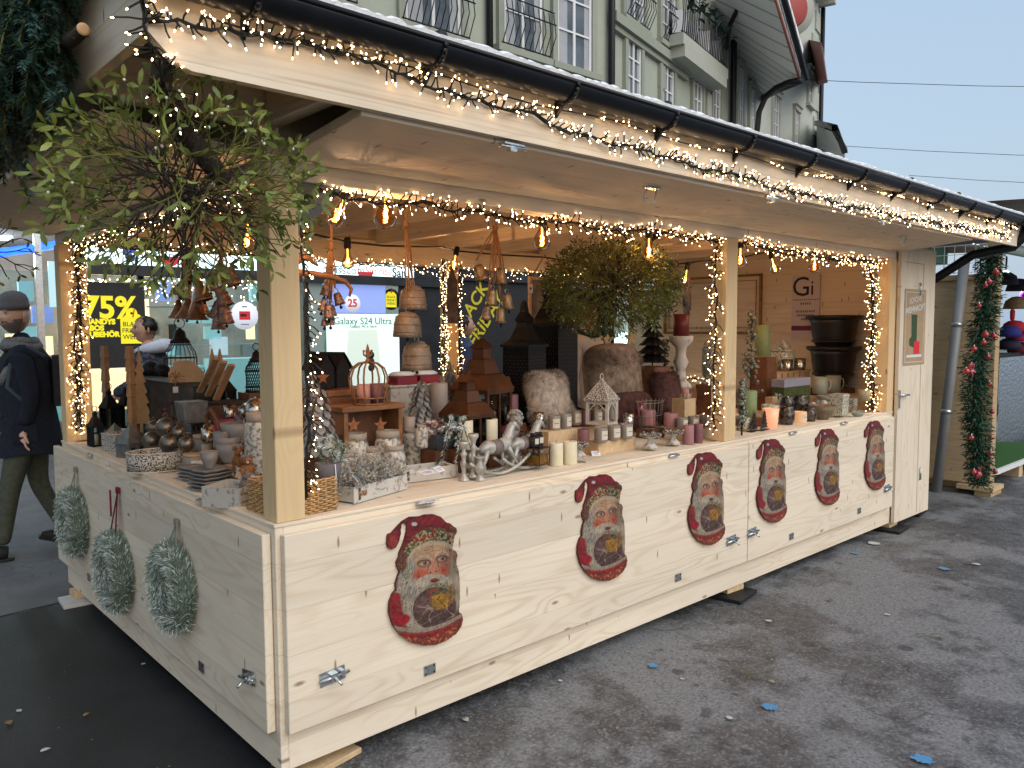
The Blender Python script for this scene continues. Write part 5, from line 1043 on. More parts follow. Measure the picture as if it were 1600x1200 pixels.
bells('cluster of embossed bronze bells hanging beside the white round sticker', 'x', .40, [(343, 440, 22, 28, 0), (359, 446, 24, 30, -.3), (352, 478, 26, 32, -.35), (335, 498, 26, 30, .35), (352, 506, 26, 28, -.1), (343, 515, 24, 22, 0), (326, 455, 22, 28, .1)], 'bell', bronze, (346, 396))
bells('small cluster of rusty bells hanging right of the corner post over a wooden hook', 'y', .55, [(508, 462, 16, 17, .2), (524, 476, 18, 19, -.3), (508, 486, 16, 20, .3), (517, 498, 18, 22, 0), (529, 494, 16, 17, -.1), (520, 508, 14, 12, 0), (512, 509, 13, 10, 0)], 'bell', bronze, (517, 385))
bells('cluster of long brass-toned bells hanging in the middle of the counter', 'y', .55, [(760, 438, 24, 26, -.35), (782, 444, 24, 26, 0), (772, 478, 22, 26, .1), (796, 484, 22, 26, -.1), (761, 500, 18, 22, .1), (785, 505, 20, 24, 0)], 'bell', bellp, (774, 356))
bells('three big domed clay bells hanging one below another on rope', 'y', .5, [(646, 484, 42, 38, 0), (628, 527, 44, 40, .03), (646, 578, 46, 46, 0)], 'dome', clay, (634, 350))
# ---------- hanging wooden hook and plank
q = MB(); hk = [at(x_, y_, 'y', .45) for x_, y_ in ((462, 425), (490, 428), (520, 433), (540, 440), (549, 452), (546, 463))]; q.tube(hk, [.014, .013, .012, .010, .008, .005], w_rust, 8); q.tube([at(462, 408, 'y', .45), at(478, 402, 'y', .45), at(497, 415, 'y', .45)], [.018, .015, .005], w_rust, 8); tag(q.build('driftwood_hook'), 'reddish driftwood hook hanging just right of the corner post', 'ornament')
q = MB(); a, b_ = at(706, 505, 'y', 1.2), at(706, 430, 'y', 1.2); q.prism([(-.035, 0), (.035, 0), (.035, .24), (.0, .33), (-.035, .24)], .012, M('grey_brown_driftwood', (.15, .10, .08), .8, var=.4, scale=20), Mx.Translation(a) @ Mx.Rotation(PI/2, 4, 'X')); q.rod(b_, b_+V((0, 0, .18)), .004, cand['white'], 5); tag(q.build('hanging_board'), 'narrow dark wooden board hanging on yellow cord at the back middle post', 'ornament')
# ---------- left counter
def box_lantern(px, py, wp, hp, label, mat, X=None, Y=None, roofk='pyr', glow=False, cr=None, name='lantern', rz=.3, gcol=None, tiers=1, z=None):
    p = put(px, py, Y, X, z); k = mpp(p); w_ = wp*k*.8; h = hp*k; t_ = thing(name, label, 'lantern', p, rz)
    if cr: crate(p, w_*1.5, cr)
    bh = h*(.5 if tiers == 1 else .46); q = MB(); pw = w_*.08
    q.box((0, 0, h*.02), (w_, w_, h*.04), mat); q.box((0, 0, bh), (w_*1.06, w_*1.06, h*.035), mat)
    for sx_ in (-1, 1):
        for sy_ in (-1, 1): q.box((sx_*(w_/2-pw/2), sy_*(w_/2-pw/2), bh/2), (pw, pw, bh-h*.03), mat)
    if tiers > 1:
        for s_ in (0, 1, 2, 3): X_ = Mx.Rotation(s_*PI/2, 4, 'Z'); q.box((0, -w_/2+.003, bh*.5), (pw*.7, .006, bh*.92), mat, X=X_)
    q.build('frame', t_)
    q = MB(); z_ = bh+h*.0175
    if tiers == 1:
        q.lathe([(w_*.72, z_), (w_*.2, z_+h*.24), (w_*.2, z_+h*.30), (w_*.24, z_+h*.31), (.002, z_+h*.37)], (0, 0, 0), mat, 4, False, ph=PI/4)
    else:
        q.lathe([(w_*.78, z_), (w_*.74, z_+h*.02), (w_*.50, z_+h*.13), (w_*.42, z_+h*.14), (w_*.30, z_+h*.26), (w_*.22, z_+h*.27), (w_*.22, z_+h*.36), (w_*.30, z_+h*.365), (w_*.03, z_+h*.45), (.002, z_+h*.46)], (0, 0, 0), mat, 4, False, ph=PI/4)
    q.build('roof', t_)
    q = MB(); rr = h*.07; q.tube([(rr*math.cos(a), 0, z_+h*(.38 if tiers == 1 else .46)+rr*.7+rr*math.sin(a)) for a in [2*PI*i/14 for i in range(15)]], .0022, mat, 4); q.build('ring', t_)
    q = MB()
    for s_ in range(4): q.box((0, -w_/2+pw*.4, bh/2+.002), (w_-2*pw, .0015, bh-h*.05), glassm, X=Mx.Rotation(s_*PI/2, 4, 'Z'))
    q.build('pane', t_)
    if gcol: q = MB(); q.lathe([(w_*.22, h*.04), (w_*.22, h*.30), (.001, h*.30)], (0, 0, 0), cand[gcol], 16); q.build('candle', t_)
    return t_
box_lantern(150, 697, 22, 62, 'small black glass lantern at the very back end of the side counter', dkmetal, glow=True, gcol='white')
box_lantern(172, 672, 26, 72, 'black lantern with looped handle behind the white filigree box', dkmetal, X=.38)
box_lantern(198, 668, 22, 70, 'black lantern behind the timber tree silhouette', dkmetal, X=.48)
fil = M('white_filigree_metal', (.62, .60, .54), .5, .1, scale=160, col2=(.04, .035, .03), thresh=.49, bump=.3)
def filbox(px, py, wp, hp, label, sq=(1, 1), rz=0., n=4, ph=PI/4, cat='tray', X=None, Y=None):
    p = put(px, py, Y, X); k = mpp(p); r_ = wp*k/2; h = hp*k; t_ = thing('filigree_tray', label, cat, p, rz); q = MB()
    q.lathe([(r_, .006), (r_*1.03, h), (r_*.97, h), (r_*.95, .01), (.001, .008)], (0, 0, 0), fil, n, n > 8, sq=sq, ph=ph); q.build('tray', t_)
    q = MB()
    for i in range(6): a = 2*PI*i/6; q.sph((r_*.9*math.cos(a)*sq[0], r_*.9*math.sin(a)*sq[1], .004), .004, fil, 6)
    for z_ in (.006, h): q.tube([(r_*1.03*math.cos(2*PI*i/n+ph)*sq[0], r_*1.03*math.sin(2*PI*i/n+ph)*sq[1], z_) for i in range(n+1)], .0028, MATS['cream_label'], 5)
    q.build('rim', t_); return t_
filbox(186, 702, 48, 26, 'small square white filigree box of tin ornaments on the side counter', (1, 1), .3)
tray = filbox(250, 734, 88, 30, 'large oval white filigree tray full of jingle bells', (1.05, .72), -.2, 32, 0.)
swing(tray, (-.05, -.06, .05), .03, L=.0)
q = MB()
def zhouse(px, py, wp, hp, label, X=None):
    p = put(px, py, None, X); k = mpp(p); w_ = wp*k*.75; h = hp*k; t_ = thing('tin_house', label, 'tealight house', p, .35); q = MB(); q.box((0, 0, h*.22), (w_, w_, h*.44), tin); q.box((0, 0, h*.03), (w_*1.1, w_*1.1, h*.03), zinc); q.build('body', t_)
    q = MB(); q.lathe([(w_*.86, h*.42), (w_*.8, h*.46), (.004, h*.95), (.001, h)], (0, 0, 0), tin, 4, False, ph=PI/4)
    for i in range(9): q.box((-w_*.5+w_*i/8, -w_*.6, h*.42), (w_*.08, .003, h*.07), tin)
    q.build('roof', t_); q = MB()
    for i in (-.25, .25): q.box((w_*i, -w_*.503, h*.2), (w_*.2, .002, h*.2), black)
    q.build('window', t_); return t_
zhouse(205, 713, 40, 52, 'grey tin tealight house with pyramid roof left of the oval tray'); zhouse(180, 690, 24, 30, 'tiny crumpled tin house in the square filigree box', .20)
jb = M('grey_bronze_jingle_bell', (.20, .175, .14), .33, .85, var=.45, scale=30, bump=.15)
def jingle(px, py, rp, label, ax='x', val=None, z=None, mat=None, group='jingle bells on the side counter'):
    p = at(px, py, 'z', z) if z else at(px, py, ax, val); k = mpp(p); r_ = rp*k; t_ = thing('jingle_bell', label, 'jingle bell', p, ru(-.4, .8), group); q = MB(); q.sph((0, 0, 0), r_, mat or jb, 22); q.tube([(r_*1.01*math.cos(a), r_*1.01*math.sin(a), 0) for a in [2*PI*i/24 for i in range(25)]], r_*.05, mat or jb, 5); q.build('shell', t_)
    q = MB()
    for a in (-PI/2-.5, -PI/2+.5, PI*.5): q.sph((r_*.93*math.cos(a), r_*.93*math.sin(a), -r_*.28), r_*.14, black, 8)
    q.box((0, -r_*.93, -r_*.35), (r_*.9, r_*.12, r_*.07), black); q.build('sound_slot', t_)
    q = MB(); q.tube([(.0, 0, r_), (r_*.3, 0, r_*1.25), (0, 0, r_*1.5), (-r_*.3, 0, r_*1.25), (0, 0, r_)], .0022, jute, 4); q.build('loop', t_); return t_
for a in ((238, 688, 14.5, 'jingle bell at the left front of the oval tray, slot facing out'), (265, 693, 15.5, 'jingle bell with brass band in the middle of the oval tray'), (291, 694, 12.5, 'blue-black jingle bell at the right of the oval tray'), (259, 668, 15.5, 'jingle bell on top of the others in the oval tray'), (217, 685, 11, 'jingle bell at the left end of the oval tray')): jingle(*a, ax='x', val=(.17 if a[1] > 680 else .2))
q = MB(); p = put(340, 640, X=.25)
# slate back board and boxes
a0, a1 = at(222, 665, 'x', .62), at(327, 665, 'x', .58); p = (a0+a1)/2; sl = M('dark_zinc_sheet', (.045, .05, .056), .45, .5, var=.5, scale=14, bump=.1)
zt = at(275, 596, 'x', .60).z; dv = (a1-a0); L_ = dv.length; rz_ = math.atan2(dv.y, dv.x)
t_ = thing('zinc_trough', 'large dark zinc trough standing behind the jingle bells with timber boards in it', 'trough', (p.x, p.y, CZ), rz_); q = MB(); hh = zt-CZ
q.box((0, 0, hh/2), (L_*.98, .16, hh), sl); q.box((0, 0, hh), (L_*1.01, .175, .008), black); q.build('trough', t_); q = MB(); q.tube([(L_*.5, -.05, hh*.5), (L_*.5+.05, -.05, hh*.45), (L_*.5+.05, -.05, hh*.1), (L_*.5, -.05, hh*.05)], .004, dkmetal, 5); q.build('handle', t_)
TZ = CZ+hh
def treepoly(w_, h, n=4):
    L = [(-.06*w_, 0), (-.06*w_, .1*h)]; 
    for i in range(n):
        f = i/n; L += [(-w_*.5*(1-f*.85), h*(.1+.85*f)), (-w_*.5*(1-(f+.6/n))*.62, h*(.1+.85*(f+.85/n)))]
    return L+[(0, h)]+[(-x_, y_) for x_, y_ in reversed(L)]
tim = M('sawn_timber', (.40, .24, .13), .65, var=.25, scale=14, bump=.1); tim2 = M('pale_plywood', (.50, .33, .18), .6, var=.15, scale=10)
for px, X_, lb in ((168, .40, 'tall notched timber tree at the back of the side counter, left one'), (207, .40, 'tall notched timber tree at the back of the side counter, right one')):
    p = put(px, 665, X=X_); top = at(px, 541, 'x', X_); h = top.z-CZ; q = MB(); n = 7
    for i in range(n): q.box((0, 0, h*(i+.5)/n), (.042, .05, h/n), tim, top=(.78, .8))
    o_ = q.build('notched_tree', None, .003); o_.location = (p.x, p.y, CZ); o_.rotation_euler = (0, 0, .3); tag(o_, lb, 'wooden tree')
p = put(217, 668, X=.47); h = at(217, 541, 'x', .47).z-CZ; q = MB(); q.prism(treepoly(.14, h, 7), .018, tim2, Mx.Rotation(PI/2, 4, 'X')); o_ = q.build('flat_tree'); o_.location = (p.x+.02, p.y, CZ); o_.rotation_euler = (0, 0, -.5); tag(o_, 'flat sawn fir tree leaning behind the right notched timber tree', 'wooden tree')
for i, (px, py) in enumerate(((333, 545), (345, 545))):
    p = at(px, 640, 'x', .66); q = MB(); h = at(px, py, 'x', .66).z-CZ; q.prism([(-.035, 0), (.035, 0), (.03, h*.75), (0, h), (-.03, h*.75)], .015, tim2, Mx.Rotation(PI/2, 4, 'X')); o_ = q.build('pointed_board'); o_.location = (p.x, p.y, CZ); o_.rotation_euler = (0, 0, .2); tag(o_, ('left' if i == 0 else 'right')+' of two pointed boards sticking up behind the zinc trough', 'wooden board')
for i in range(3):
    a, b_ = at(312+i*13, 612+i*6, 'x', .50-.04*i), at(338+i*12, 560+i*5, 'x', .50-.04*i); q = MB(); d = (b_-a); q.box((0, 0, d.length/2), (.035, .016, d.length), tim, X=Mx.Translation(a) @ d.to_track_quat('Z', 'Y').to_matrix().to_4x4())
    tag(q.build('slanting_timber', None, .002), ('left', 'middle', 'right')[i]+' of three slanting slats at the right end of the zinc trough', 'slat')
p = at(292, 597, 'x', .60); p.z = TZ+.006; q = MB(); q.prism([(-.10, 0), (.10, 0), (.10, .06), (.03, .13), (-.06, .13), (-.10, .06)], .03, tim2, Mx.Rotation(PI/2, 4, 'X') @ Mx.Translation((0, 0, 0))); o_ = q.build('plywood_arch', None, .003); o_.location = p; o_.rotation_euler = (0, 0, -.4); tag(o_, 'pale plywood house shape lying on the zinc trough with a rope bow', 'wooden house')
q = MB(); p = at(275, 590, 'x', .48)
for i in range(8): a = i*.8; q.tube([p, p+V((math.cos(a)*.03, 0, math.sin(a)*.03+.01)), p+V((math.cos(a+.4)*.05, -.01, math.sin(a+.4)*.03-.01))], .003, jute, 4)
q.tube([p, p+V((-.01, -.01, -.05))], .004, jute, 4); q.box(p+V((-.01, -.014, -.07)), (.03, .001, .035), paper); tag(q.build('rope_bow'), 'frayed rope bow with a price tag over the edge of the zinc trough', 'bow')
# bird cage lantern
def cage(px, py, wp, hp, label, ax, val, mat=dkmetal, mesh=False, cr=None):
    p = put(px, py, X=val) if ax == 'x' else put(px, py, Y=val); k = mpp(p); r_ = wp*k/2; h = hp*k; t_ = thing('cage_lantern', label, 'lantern', p); q = MB()
    if cr: crate(p, r_*2.6, cr)
    prof = [(r_, 0), (r_, h*.42), (r_*.92, h*.5), (r_*.55, h*.62), (r_*.5, h*.66)]
    for i in range(20 if not mesh else 30):
        a = 2*PI*i/(20 if not mesh else 30); q.tube([(rr*math.cos(a+(zz*6 if mesh else 0)), rr*math.sin(a+(zz*6 if mesh else 0)), zz) for rr, zz in prof], .0018, mat, 3)
        if mesh: q.tube([(rr*math.cos(a-zz*6), rr*math.sin(a-zz*6), zz) for rr, zz in prof], .0018, mat, 3)
    for rr, zz in ((r_*1.03, 0), (r_*1.03, h*.1), (r_*1.03, h*.42), (r_*.7, h*.6)): q.tube([(rr*math.cos(a), rr*math.sin(a), zz) for a in [2*PI*i/24 for i in range(25)]], .004, mat, 4)
    q.lathe([(r_, 0), (r_, .006), (.001, .006)], (0, 0, 0), mat, 20); q.build('cage', t_)
    q = MB(); q.lathe([(r_*.62, h*.62), (r_*.6, h*.66), (r_*.4, h*.70), (r_*.34, h*.78), (r_*.12, h*.82), (.002, h*.84)], (0, 0, 0), mat, 20); rr = h*.07; q.tube([(rr*math.cos(a), 0, h*.83+rr+rr*math.sin(a)) for a in [2*PI*i/16 for i in range(17)]], .003, mat, 5); q.build('top', t_); return t_
cage(284, 606, 48, 112, 'black bird cage lantern with ring top behind the zinc trough', 'x', .80, cr='bird cage lantern')
cage(402, 612, 34, 78, 'black wire mesh lantern beside the left edge of the corner post', 'x', .75, mesh=True, cr='wire mesh lantern')
p = at(383, 636, 'x', .62); q = MB(); q.box((p.x, p.y, (CZ+p.z)/2+.01), (.3, .22, p.z-CZ+.02), w_brown, .3); 
for i in range(7): q.box((p.x+ru(-.15, .15), p.y+ru(-.12, .12), p.z+.026+.006*rnd()), (.2, .05, .012), w_bark, ru(-1, 1))
tag(q.build('bark_topped_box'), 'dark box topped with bark slabs left of the corner post', 'box')
jingle(236, 578, 15, 'black spherical bell ornament behind the zinc trough, left one', 'x', .70, mat=dkmetal, group='black metal spheres behind the trough'); jingle(253, 580, 13, 'black spherical bell ornament behind the zinc trough, right one', 'x', .74, mat=dkmetal, group='black metal spheres behind the trough')
# red leaves on sticks in front of the trough
poin = M('dark_red_petals', (.16, .012, .018), .6, var=.4); q = MB()
for cx, cy in ((268, 633), (255, 645), (285, 650), (298, 645), (272, 655)):
    p = at(cx, cy, 'x', .42)
    for i in range(9): a = ru(0, 6.28); q.leaf(p, (math.cos(a)*.6, math.sin(a), ru(-.2, .7)), (0, 0, 1), ru(.03, .05), .022, poin, .2)
    q.tube([p, (p.x, p.y, CZ)], .0025, w_brown, 4)
tag(q.build('poinsettia_sprigs'), 'dark red poinsettia sprigs in front of the zinc trough', 'artificial flower')
q = MB(); p = put(300, 660, X=.32); q.box((0, 0, .055), (.11, .10, .11), tin, top=(1.2, 1.2)); o_ = q.build('grey_planter', None, .003); o_.location = p; tag(o_, 'small grey square planter behind the jingle bells', 'planter')
# candles, bowls, plates
jar(318, 758-1, 0, 0, '', z=CZ) if 0 else None
jar(318, 724, 30, 46, 'taupe scented candle jar with cream label beside the oval tray', None, None, CZ); jar(303, 740, 32, 32, 'low candle jar with wooden lid in front of the oval tray', None, None, CZ)
stone = M('grey_stoneware', (.26, .25, .24), .42, var=.12, scale=18)
def plates(px, py, wp, n, label, rz=.2):
    p = put(px, py); k = mpp(p); w_ = wp*k/2; t_ = thing('plate_stack', label, 'plates', p, rz)
    for j in range(n):
        q = MB(); pts = []
        for i in range(48):
            a = 2*PI*i/48; r_ = w_*(1/max(abs(math.cos(a)), abs(math.sin(a))))**.55*(1+.035*math.cos(8*a)); pts.append((r_*math.cos(a), r_*math.sin(a)))
        z_ = j*.0155; m_ = 48; vs = []
        for s_, zz in ((.62, 0), (.66, .002), (1, .0145), (.985, .0175), (.66, .007), (.6, .0055)): vs += [(x_*s_, y_*s_, z_+zz) for x_, y_ in pts]
        fc = [(r_*m_+i, r_*m_+(i+1) % m_, (r_+1)*m_+(i+1) % m_, (r_+1)*m_+i) for r_ in range(5) for i in range(m_)]+[tuple(range(m_-1, -1, -1)), tuple(5*m_+i for i in range(m_))]
        q.add(vs, fc, stone, True); q.build('plate', t_)
    return t_
plates(328, 766, 54, 6, 'large stack of grey scalloped square plates by the front corner'); plates(300, 750, 36, 4, 'smaller stack of grey scalloped plates left of the large stack')
def bowl(px, py, wp, hp, label, mat=stone, X=None, Y=None, z=None, flute=None, group=None, cat='bowl'):
    p = put(px, py, Y, X, z); k = mpp(p); r_ = wp*k/2; h = hp*k; q = MB(); q.lathe([(r_*.45, 0), (r_*.48, h*.06), (r_*.8, h*.45), (r_, h), (r_*.95, h), (r_*.72, h*.45), (r_*.3, h*.12), (.001, h*.1)], (0, 0, 0), mat, 26 if not flute else 36, flute=flute); o_ = q.build('bowl'); o_.location = p; tag(o_, label, cat, group); return o_
bowl(328, 731, 28, 26, 'small fluted grey bowl on top of the large plate stack', z=CZ+.095, flute=.05); bowl(358, 722, 40, 30, 'grey ribbed bowl under another behind the plates', X=.3, flute=.03); bowl(356, 706, 40, 24, 'grey ribbed bowl nested on top behind the plates', X=.3, flute=.03); bowl(371, 690, 52, 30, 'wide tilted grey bowl below the raspberry candle', X=.36)
candle(357, 688, 42, 32, 'magenta', 'wide raspberry candle glass behind the grey bowls', X=.45, cr='raspberry candle'); 
silv = M('mercury_silver_glass', (.62, .58, .52), .18, 1., scale=45, col2=(.12, .10, .09), thresh=.44, bump=.4)
for px, py, r_, lb in ((328, 672, 13, 'silver mosaic ball ornament beside the magenta candle, lower'), (399, 640, 18, 'large silver mosaic ball ornament left of the corner post'), (382, 643, 11, 'smaller silver mosaic ball left of the large mosaic ball')):
    p = at(px, py, 'x', .42); k = mpp(p); q = MB(); q.sph(p, r_*k, silv, 14); q.lathe([(.006, 0), (.006, .01)], p+V((0, 0, r_*k-.002)), zinc, 8); q.rod(p-V((0, 0, r_*k-.002)), (p.x, p.y, CZ), .008, silv, 8); tag(q.build('silver_ball'), lb, 'ornament')
q = MB(); q.tube([at(x_, y_, 'x', .34) for x_, y_ in ((352, 700), (345, 680), (338, 655), (330, 640), (322, 650), (324, 672), (330, 690))], [.004, .007, .009, .011, .009, .007, .004], w_brown, 8); tag(q.build('curled_horn'), 'curled brown horn ornament in front of the zinc trough', 'ornament')
flor = M('grey_floral_ceramic', (.56, .52, .44), .35, scale=55, col2=(.17, .18, .18), thresh=.47, coat=.3)
florg = M('green_floral_ceramic', (.58, .55, .46), .3, scale=75, col2=(.12, .14, .07), thresh=.45, coat=.3); terr = M('terracotta_rim', (.34, .29, .24), .7, var=.1)
def vase(px, py, wp, hp, label, prof, mat=flor, X=None, Y=None, z=None, cat='jar', name='floral_jar', rim=terr):
    p = put(px, py, Y, X, z); k = mpp(p); r_ = wp*k/2; h = hp*k; t_ = thing(name, label, cat, p); q = MB(); q.lathe([(a*r_, b_*h) for a, b_ in prof], (0, 0, 0), mat, 28); q.build('body', t_)
    q = MB(); tr_ = prof[-1][0]*r_; q.lathe([(tr_*1.0, h*prof[-1][1]), (tr_*1.08, h*(prof[-1][1]+.02)), (tr_*1.06, h), (tr_*.9, h), (tr_*.86, h*.8), (.001, h*.8)], (0, 0, 0), rim, 28); q.build('rim', t_); return t_
WIDE = [(.82, 0), (.9, .04), (1, .35), (1, .62), (.9, .8), (.78, .86)]; TALL = [(.75, 0), (.95, .04), (1, .15), (1, .75), (.85, .87), (.66, .92)]
vase(405, 740, 42, 96, 'grey floral ceramic pitcher half hidden behind the corner post', WIDE, X=.22, cat='pitcher')
# mouse figures in zinc box and wicker basket
p = put(366, 786); q = MB(); k = mpp(p); t_ = thing('whitewashed_box', 'whitewashed wooden box of small plush mice next to the wicker basket', 'box', p, .55); w_ = .16; h = .075; ww = M('whitewashed_wood', (.48, .46, .42), .7, scale=30, col2=(.26, .25, .22), thresh=.4, bump=.2)
for a in range(4): q.box((0, -w_/2, h/2), (w_, .008, h), ww, X=Mx.Rotation(a*PI/2, 4, 'Z'))
q.box((0, 0, .005), (w_-.02, w_-.02, .008), ww); q.build('box', t_)
for i in range(2): q = MB(); q.box((0, -w_/2-.005, h*(.3+.4*i)), (w_, .002, .003), dkl, X=Mx.Rotation(-PI/2*0, 4, 'Z')); q.build('gap_line', t_)
plush = M('grey_plush', (.20, .165, .15), .95, var=.35, scale=90, bump=.8); plu2 = M('rust_plush', (.30, .13, .05), .95, var=.35, scale=90, bump=.8); shoe = M('light_felt', (.50, .46, .45), .9)
def mouse(px, py, s_, label, mat, val, ax='x', rz=0.):
    p = at(px, py, ax, val); t_ = thing('plush_mouse', label, 'plush toy', p, rz, 'plush animals by the front corner'); q = MB(); q.sph((0, 0, 0), s_, mat, 12, (1, .9, 1.25)); q.sph((0, -s_*.3, s_*1.55), s_*.72, mat, 12, (1, 1.1, .9)); q.sph((0, -s_*1.05, s_*1.42), s_*.22, shoe, 8)
    for sg_ in (1, -1): q.sph((sg_*s_*.6, 0, s_*2.15), s_*.42, plu2 if mat is plush else plush, 10, (1, .35, 1)); q.tube([(sg_*s_*.5, -s_*.3, -s_*.5), (sg_*s_*.7, -s_*1.2, -s_*.9), (sg_*s_*.8, -s_*1.7, -s_*.8)], [s_*.3, s_*.28, s_*.34], shoe, 8); q.tube([(sg_*s_*.8, -s_*.1, s_*.6), (sg_*s_*1.1, -s_*.7, s_*.1)], [s_*.22, s_*.2], mat, 6)
    b_ = q.build('body', t_)
    for sg_ in (1, -1): q = MB(); q.sph((sg_*s_*.28, -s_*.95, s_*1.72), s_*.09, black, 6); q.build('eye', t_)
mouse(360, 755, .028, 'grey plush mouse sitting at the front of the whitewashed box', plush, .16); mouse(384, 760, .028, 'grey plush mouse with pale boots beside the wicker basket', plush, .12, rz=.5); mouse(373, 722, .028, 'rust coloured plush animal with big ears behind the whitewashed box', plu2, .2); mouse(387, 735, .026, 'rust plush animal leaning behind the grey mouse with boots', plu2, .16, rz=-.4); mouse(345, 757, .020, 'small plush mouse at the left of the whitewashed box', plush, .2)
wick = M('wicker', (.50, .31, .14), .6, var=.35, scale=40, bump=.4)
p = V((.155, .175, CZ)); t_ = thing('wicker_basket', 'woven wicker basket standing behind the front corner post', 'basket', p, R(8)); q = MB(); n = 44; bw, bh_ = .115, .125
for j in range(15):
    ring = []
    for i in range(n*2+1):
        a = 2*PI*i/(n*2); r_ = bw/max(abs(math.cos(a)), abs(math.sin(a)))**.9*(1+.035*(1 if (i//2+j) % 2 else -1)); ring.append((r_*math.cos(a), r_*math.sin(a), .006+j*.0082))
    q.tube(ring, .0042, wick, 4)
for i in range(24): a = 2*PI*i/24; r_ = bw/max(abs(math.cos(a)), abs(math.sin(a)))**.9*.99; q.rod((r_*math.cos(a), r_*math.sin(a), 0), (r_*math.cos(a), r_*math.sin(a), bh_), .004, wick, 5)
q.box((0, 0, .005), (bw*1.9, bw*1.9, .006), wick); q.build('weave', t_)
for px, py, lb, rz_ in ((270, 748, 'price card lying in front of the oval tray on the side counter', .3), (205, 722, 'small price card lying by the tin house', .5), (673, 783, 'price card lying in front of the white brick mould', .1), (1048, 707, 'price card lying on the counter between candles and wooden block', .2)): tagpaper(put(px, py)+V((0, 0, .0006)), lb, rz_, s_=.045)
# ---------- right of the corner post
leafg = M('grey_zinc_leaves', (.24, .24, .245), .5, .4, var=.4, scale=30, bump=.3)
def leaftree(px, py, wp, hp, label, Y, cr=None):
    p = put(px, py, Y); k = mpp(p); h = hp*k; r_ = wp*k/2; t_ = thing('leaf_cone_tree', label, 'decorative tree', p); q = MB(); q.lathe([(r_*.35, 0), (r_*.75, h*.08), (r_*.55, h*.5), (.004, h*.95)], (0, 0, 0), leafg, 10)
    if cr: crate(p, r_*2.2, cr)
    rows = 9
    for j in range(rows):
        f = j/rows; z_ = h*(.12+.85*f); rr = r_*(.85-.75*f**1.3); n = max(4, int(11*(1-f*.6)))
        for i in range(n):
            a = 2*PI*(i+.5*(j % 2))/n; o_ = V((math.cos(a), math.sin(a), 0)); q.leaf(V((0, 0, z_+h*.06))+o_*(rr*.75+.004), o_*.75+V((0, 0, -1)), o_, h*.19*(1.1-.4*f), r_*.55*(1.1-.5*f), leafg, .12)
    q.leaf((0, 0, h*.86), (0, .1, 1), (1, 0, 0), h*.16, r_*.3, leafg); q.build('leaves', t_)
leaftree(500, 712, 54, 112, 'tall grey leaf-scaled cone tree just right of the corner post', .42); leaftree(658, 668, 38, 78, 'grey leaf-scaled cone tree in front of the whitewashed pedestal', .62, 'middle leaf cone tree'); leaftree(704, 618, 20, 52, 'small grey leaf-scaled cone tree left of the large copper lantern', .95, 'small leaf cone tree')
def birdhouse(px, py, wp, hp, label, Y):
    p = put(px, py, Y); k = mpp(p); w_ = wp*k*.75; h = hp*k; t_ = thing('birdhouse', label, 'birdhouse', p, .35, 'black birdhouses on the brown crate'); q = MB(); bh = h*.55
    q.prism([(-w_/2, 0), (w_/2, 0), (w_/2, bh), (0, h*.92), (-w_/2, bh)], w_*.9, black, Mx.Rotation(PI/2, 4, 'X') @ Mx.Translation((0, 0, -w_*.45))); q.build('body', t_)
    q = MB()
    for sg_ in (1, -1): a_ = math.atan2(h*.92-bh, w_/2); L = math.hypot(h*.92-bh, w_/2)*1.22; q.box((sg_*w_*.27, 0, (bh+h*.92)/2+.008), (L, w_*1.15, .008), dkmetal, X=None) if 0 else q.add([(0, -w_*.55, h*.93), (0, w_*.55, h*.93), (sg_*w_*.64, w_*.55, bh-h*.06), (sg_*w_*.64, -w_*.55, bh-h*.06), (0, -w_*.55, h*.97), (0, w_*.55, h*.97), (sg_*w_*.66, w_*.55, bh-h*.02), (sg_*w_*.66, -w_*.55, bh-h*.02)], [(0, 1, 2, 3), (4, 7, 6, 5), (0, 3, 7, 4), (1, 5, 6, 2), (2, 6, 7, 3)], dkmetal)
    q.build('roof', t_); return t_, w_, h
b1 = birdhouse(500, 606, 44, 58, 'black birdhouse at the left with a rusty star on it', .80); b2 = birdhouse(526, 606, 42, 58, 'black birdhouse at the right, beside the crown lantern', .86)
def star(X, r_, mat, t=.004):
    q = MB(); q.prism([(r_*(1 if i % 2 == 0 else .42)*math.sin(i*PI/5), r_*(1 if i % 2 == 0 else .42)*math.cos(i*PI/5)) for i in range(10)], t, mat, X); return q
rust = M('rusted_iron', (.30, .12, .05), .7, .3, var=.4, scale=40)
p = at(504, 590, 'y', .70); tag(star(face(p, 0, -1), .034, rust).build('rusty_star'), 'rusty star hanging before the left black birdhouse', 'star')
p0, p1 = at(505, 607, 'y', .82), at(566, 607, 'y', .82); q = MB(); q.b2((p0.x-.05, .70, CZ), (p1.x, 1.0, p0.z-.001), w_brown); q.b2((p0.x-.06, .695, p0.z-.03), (p1.x+.01, .699, p0.z-.002), w_rust); tag(q.build('brown_chest', None, .003), 'dark red-brown chest under the two black birdhouses', 'chest')
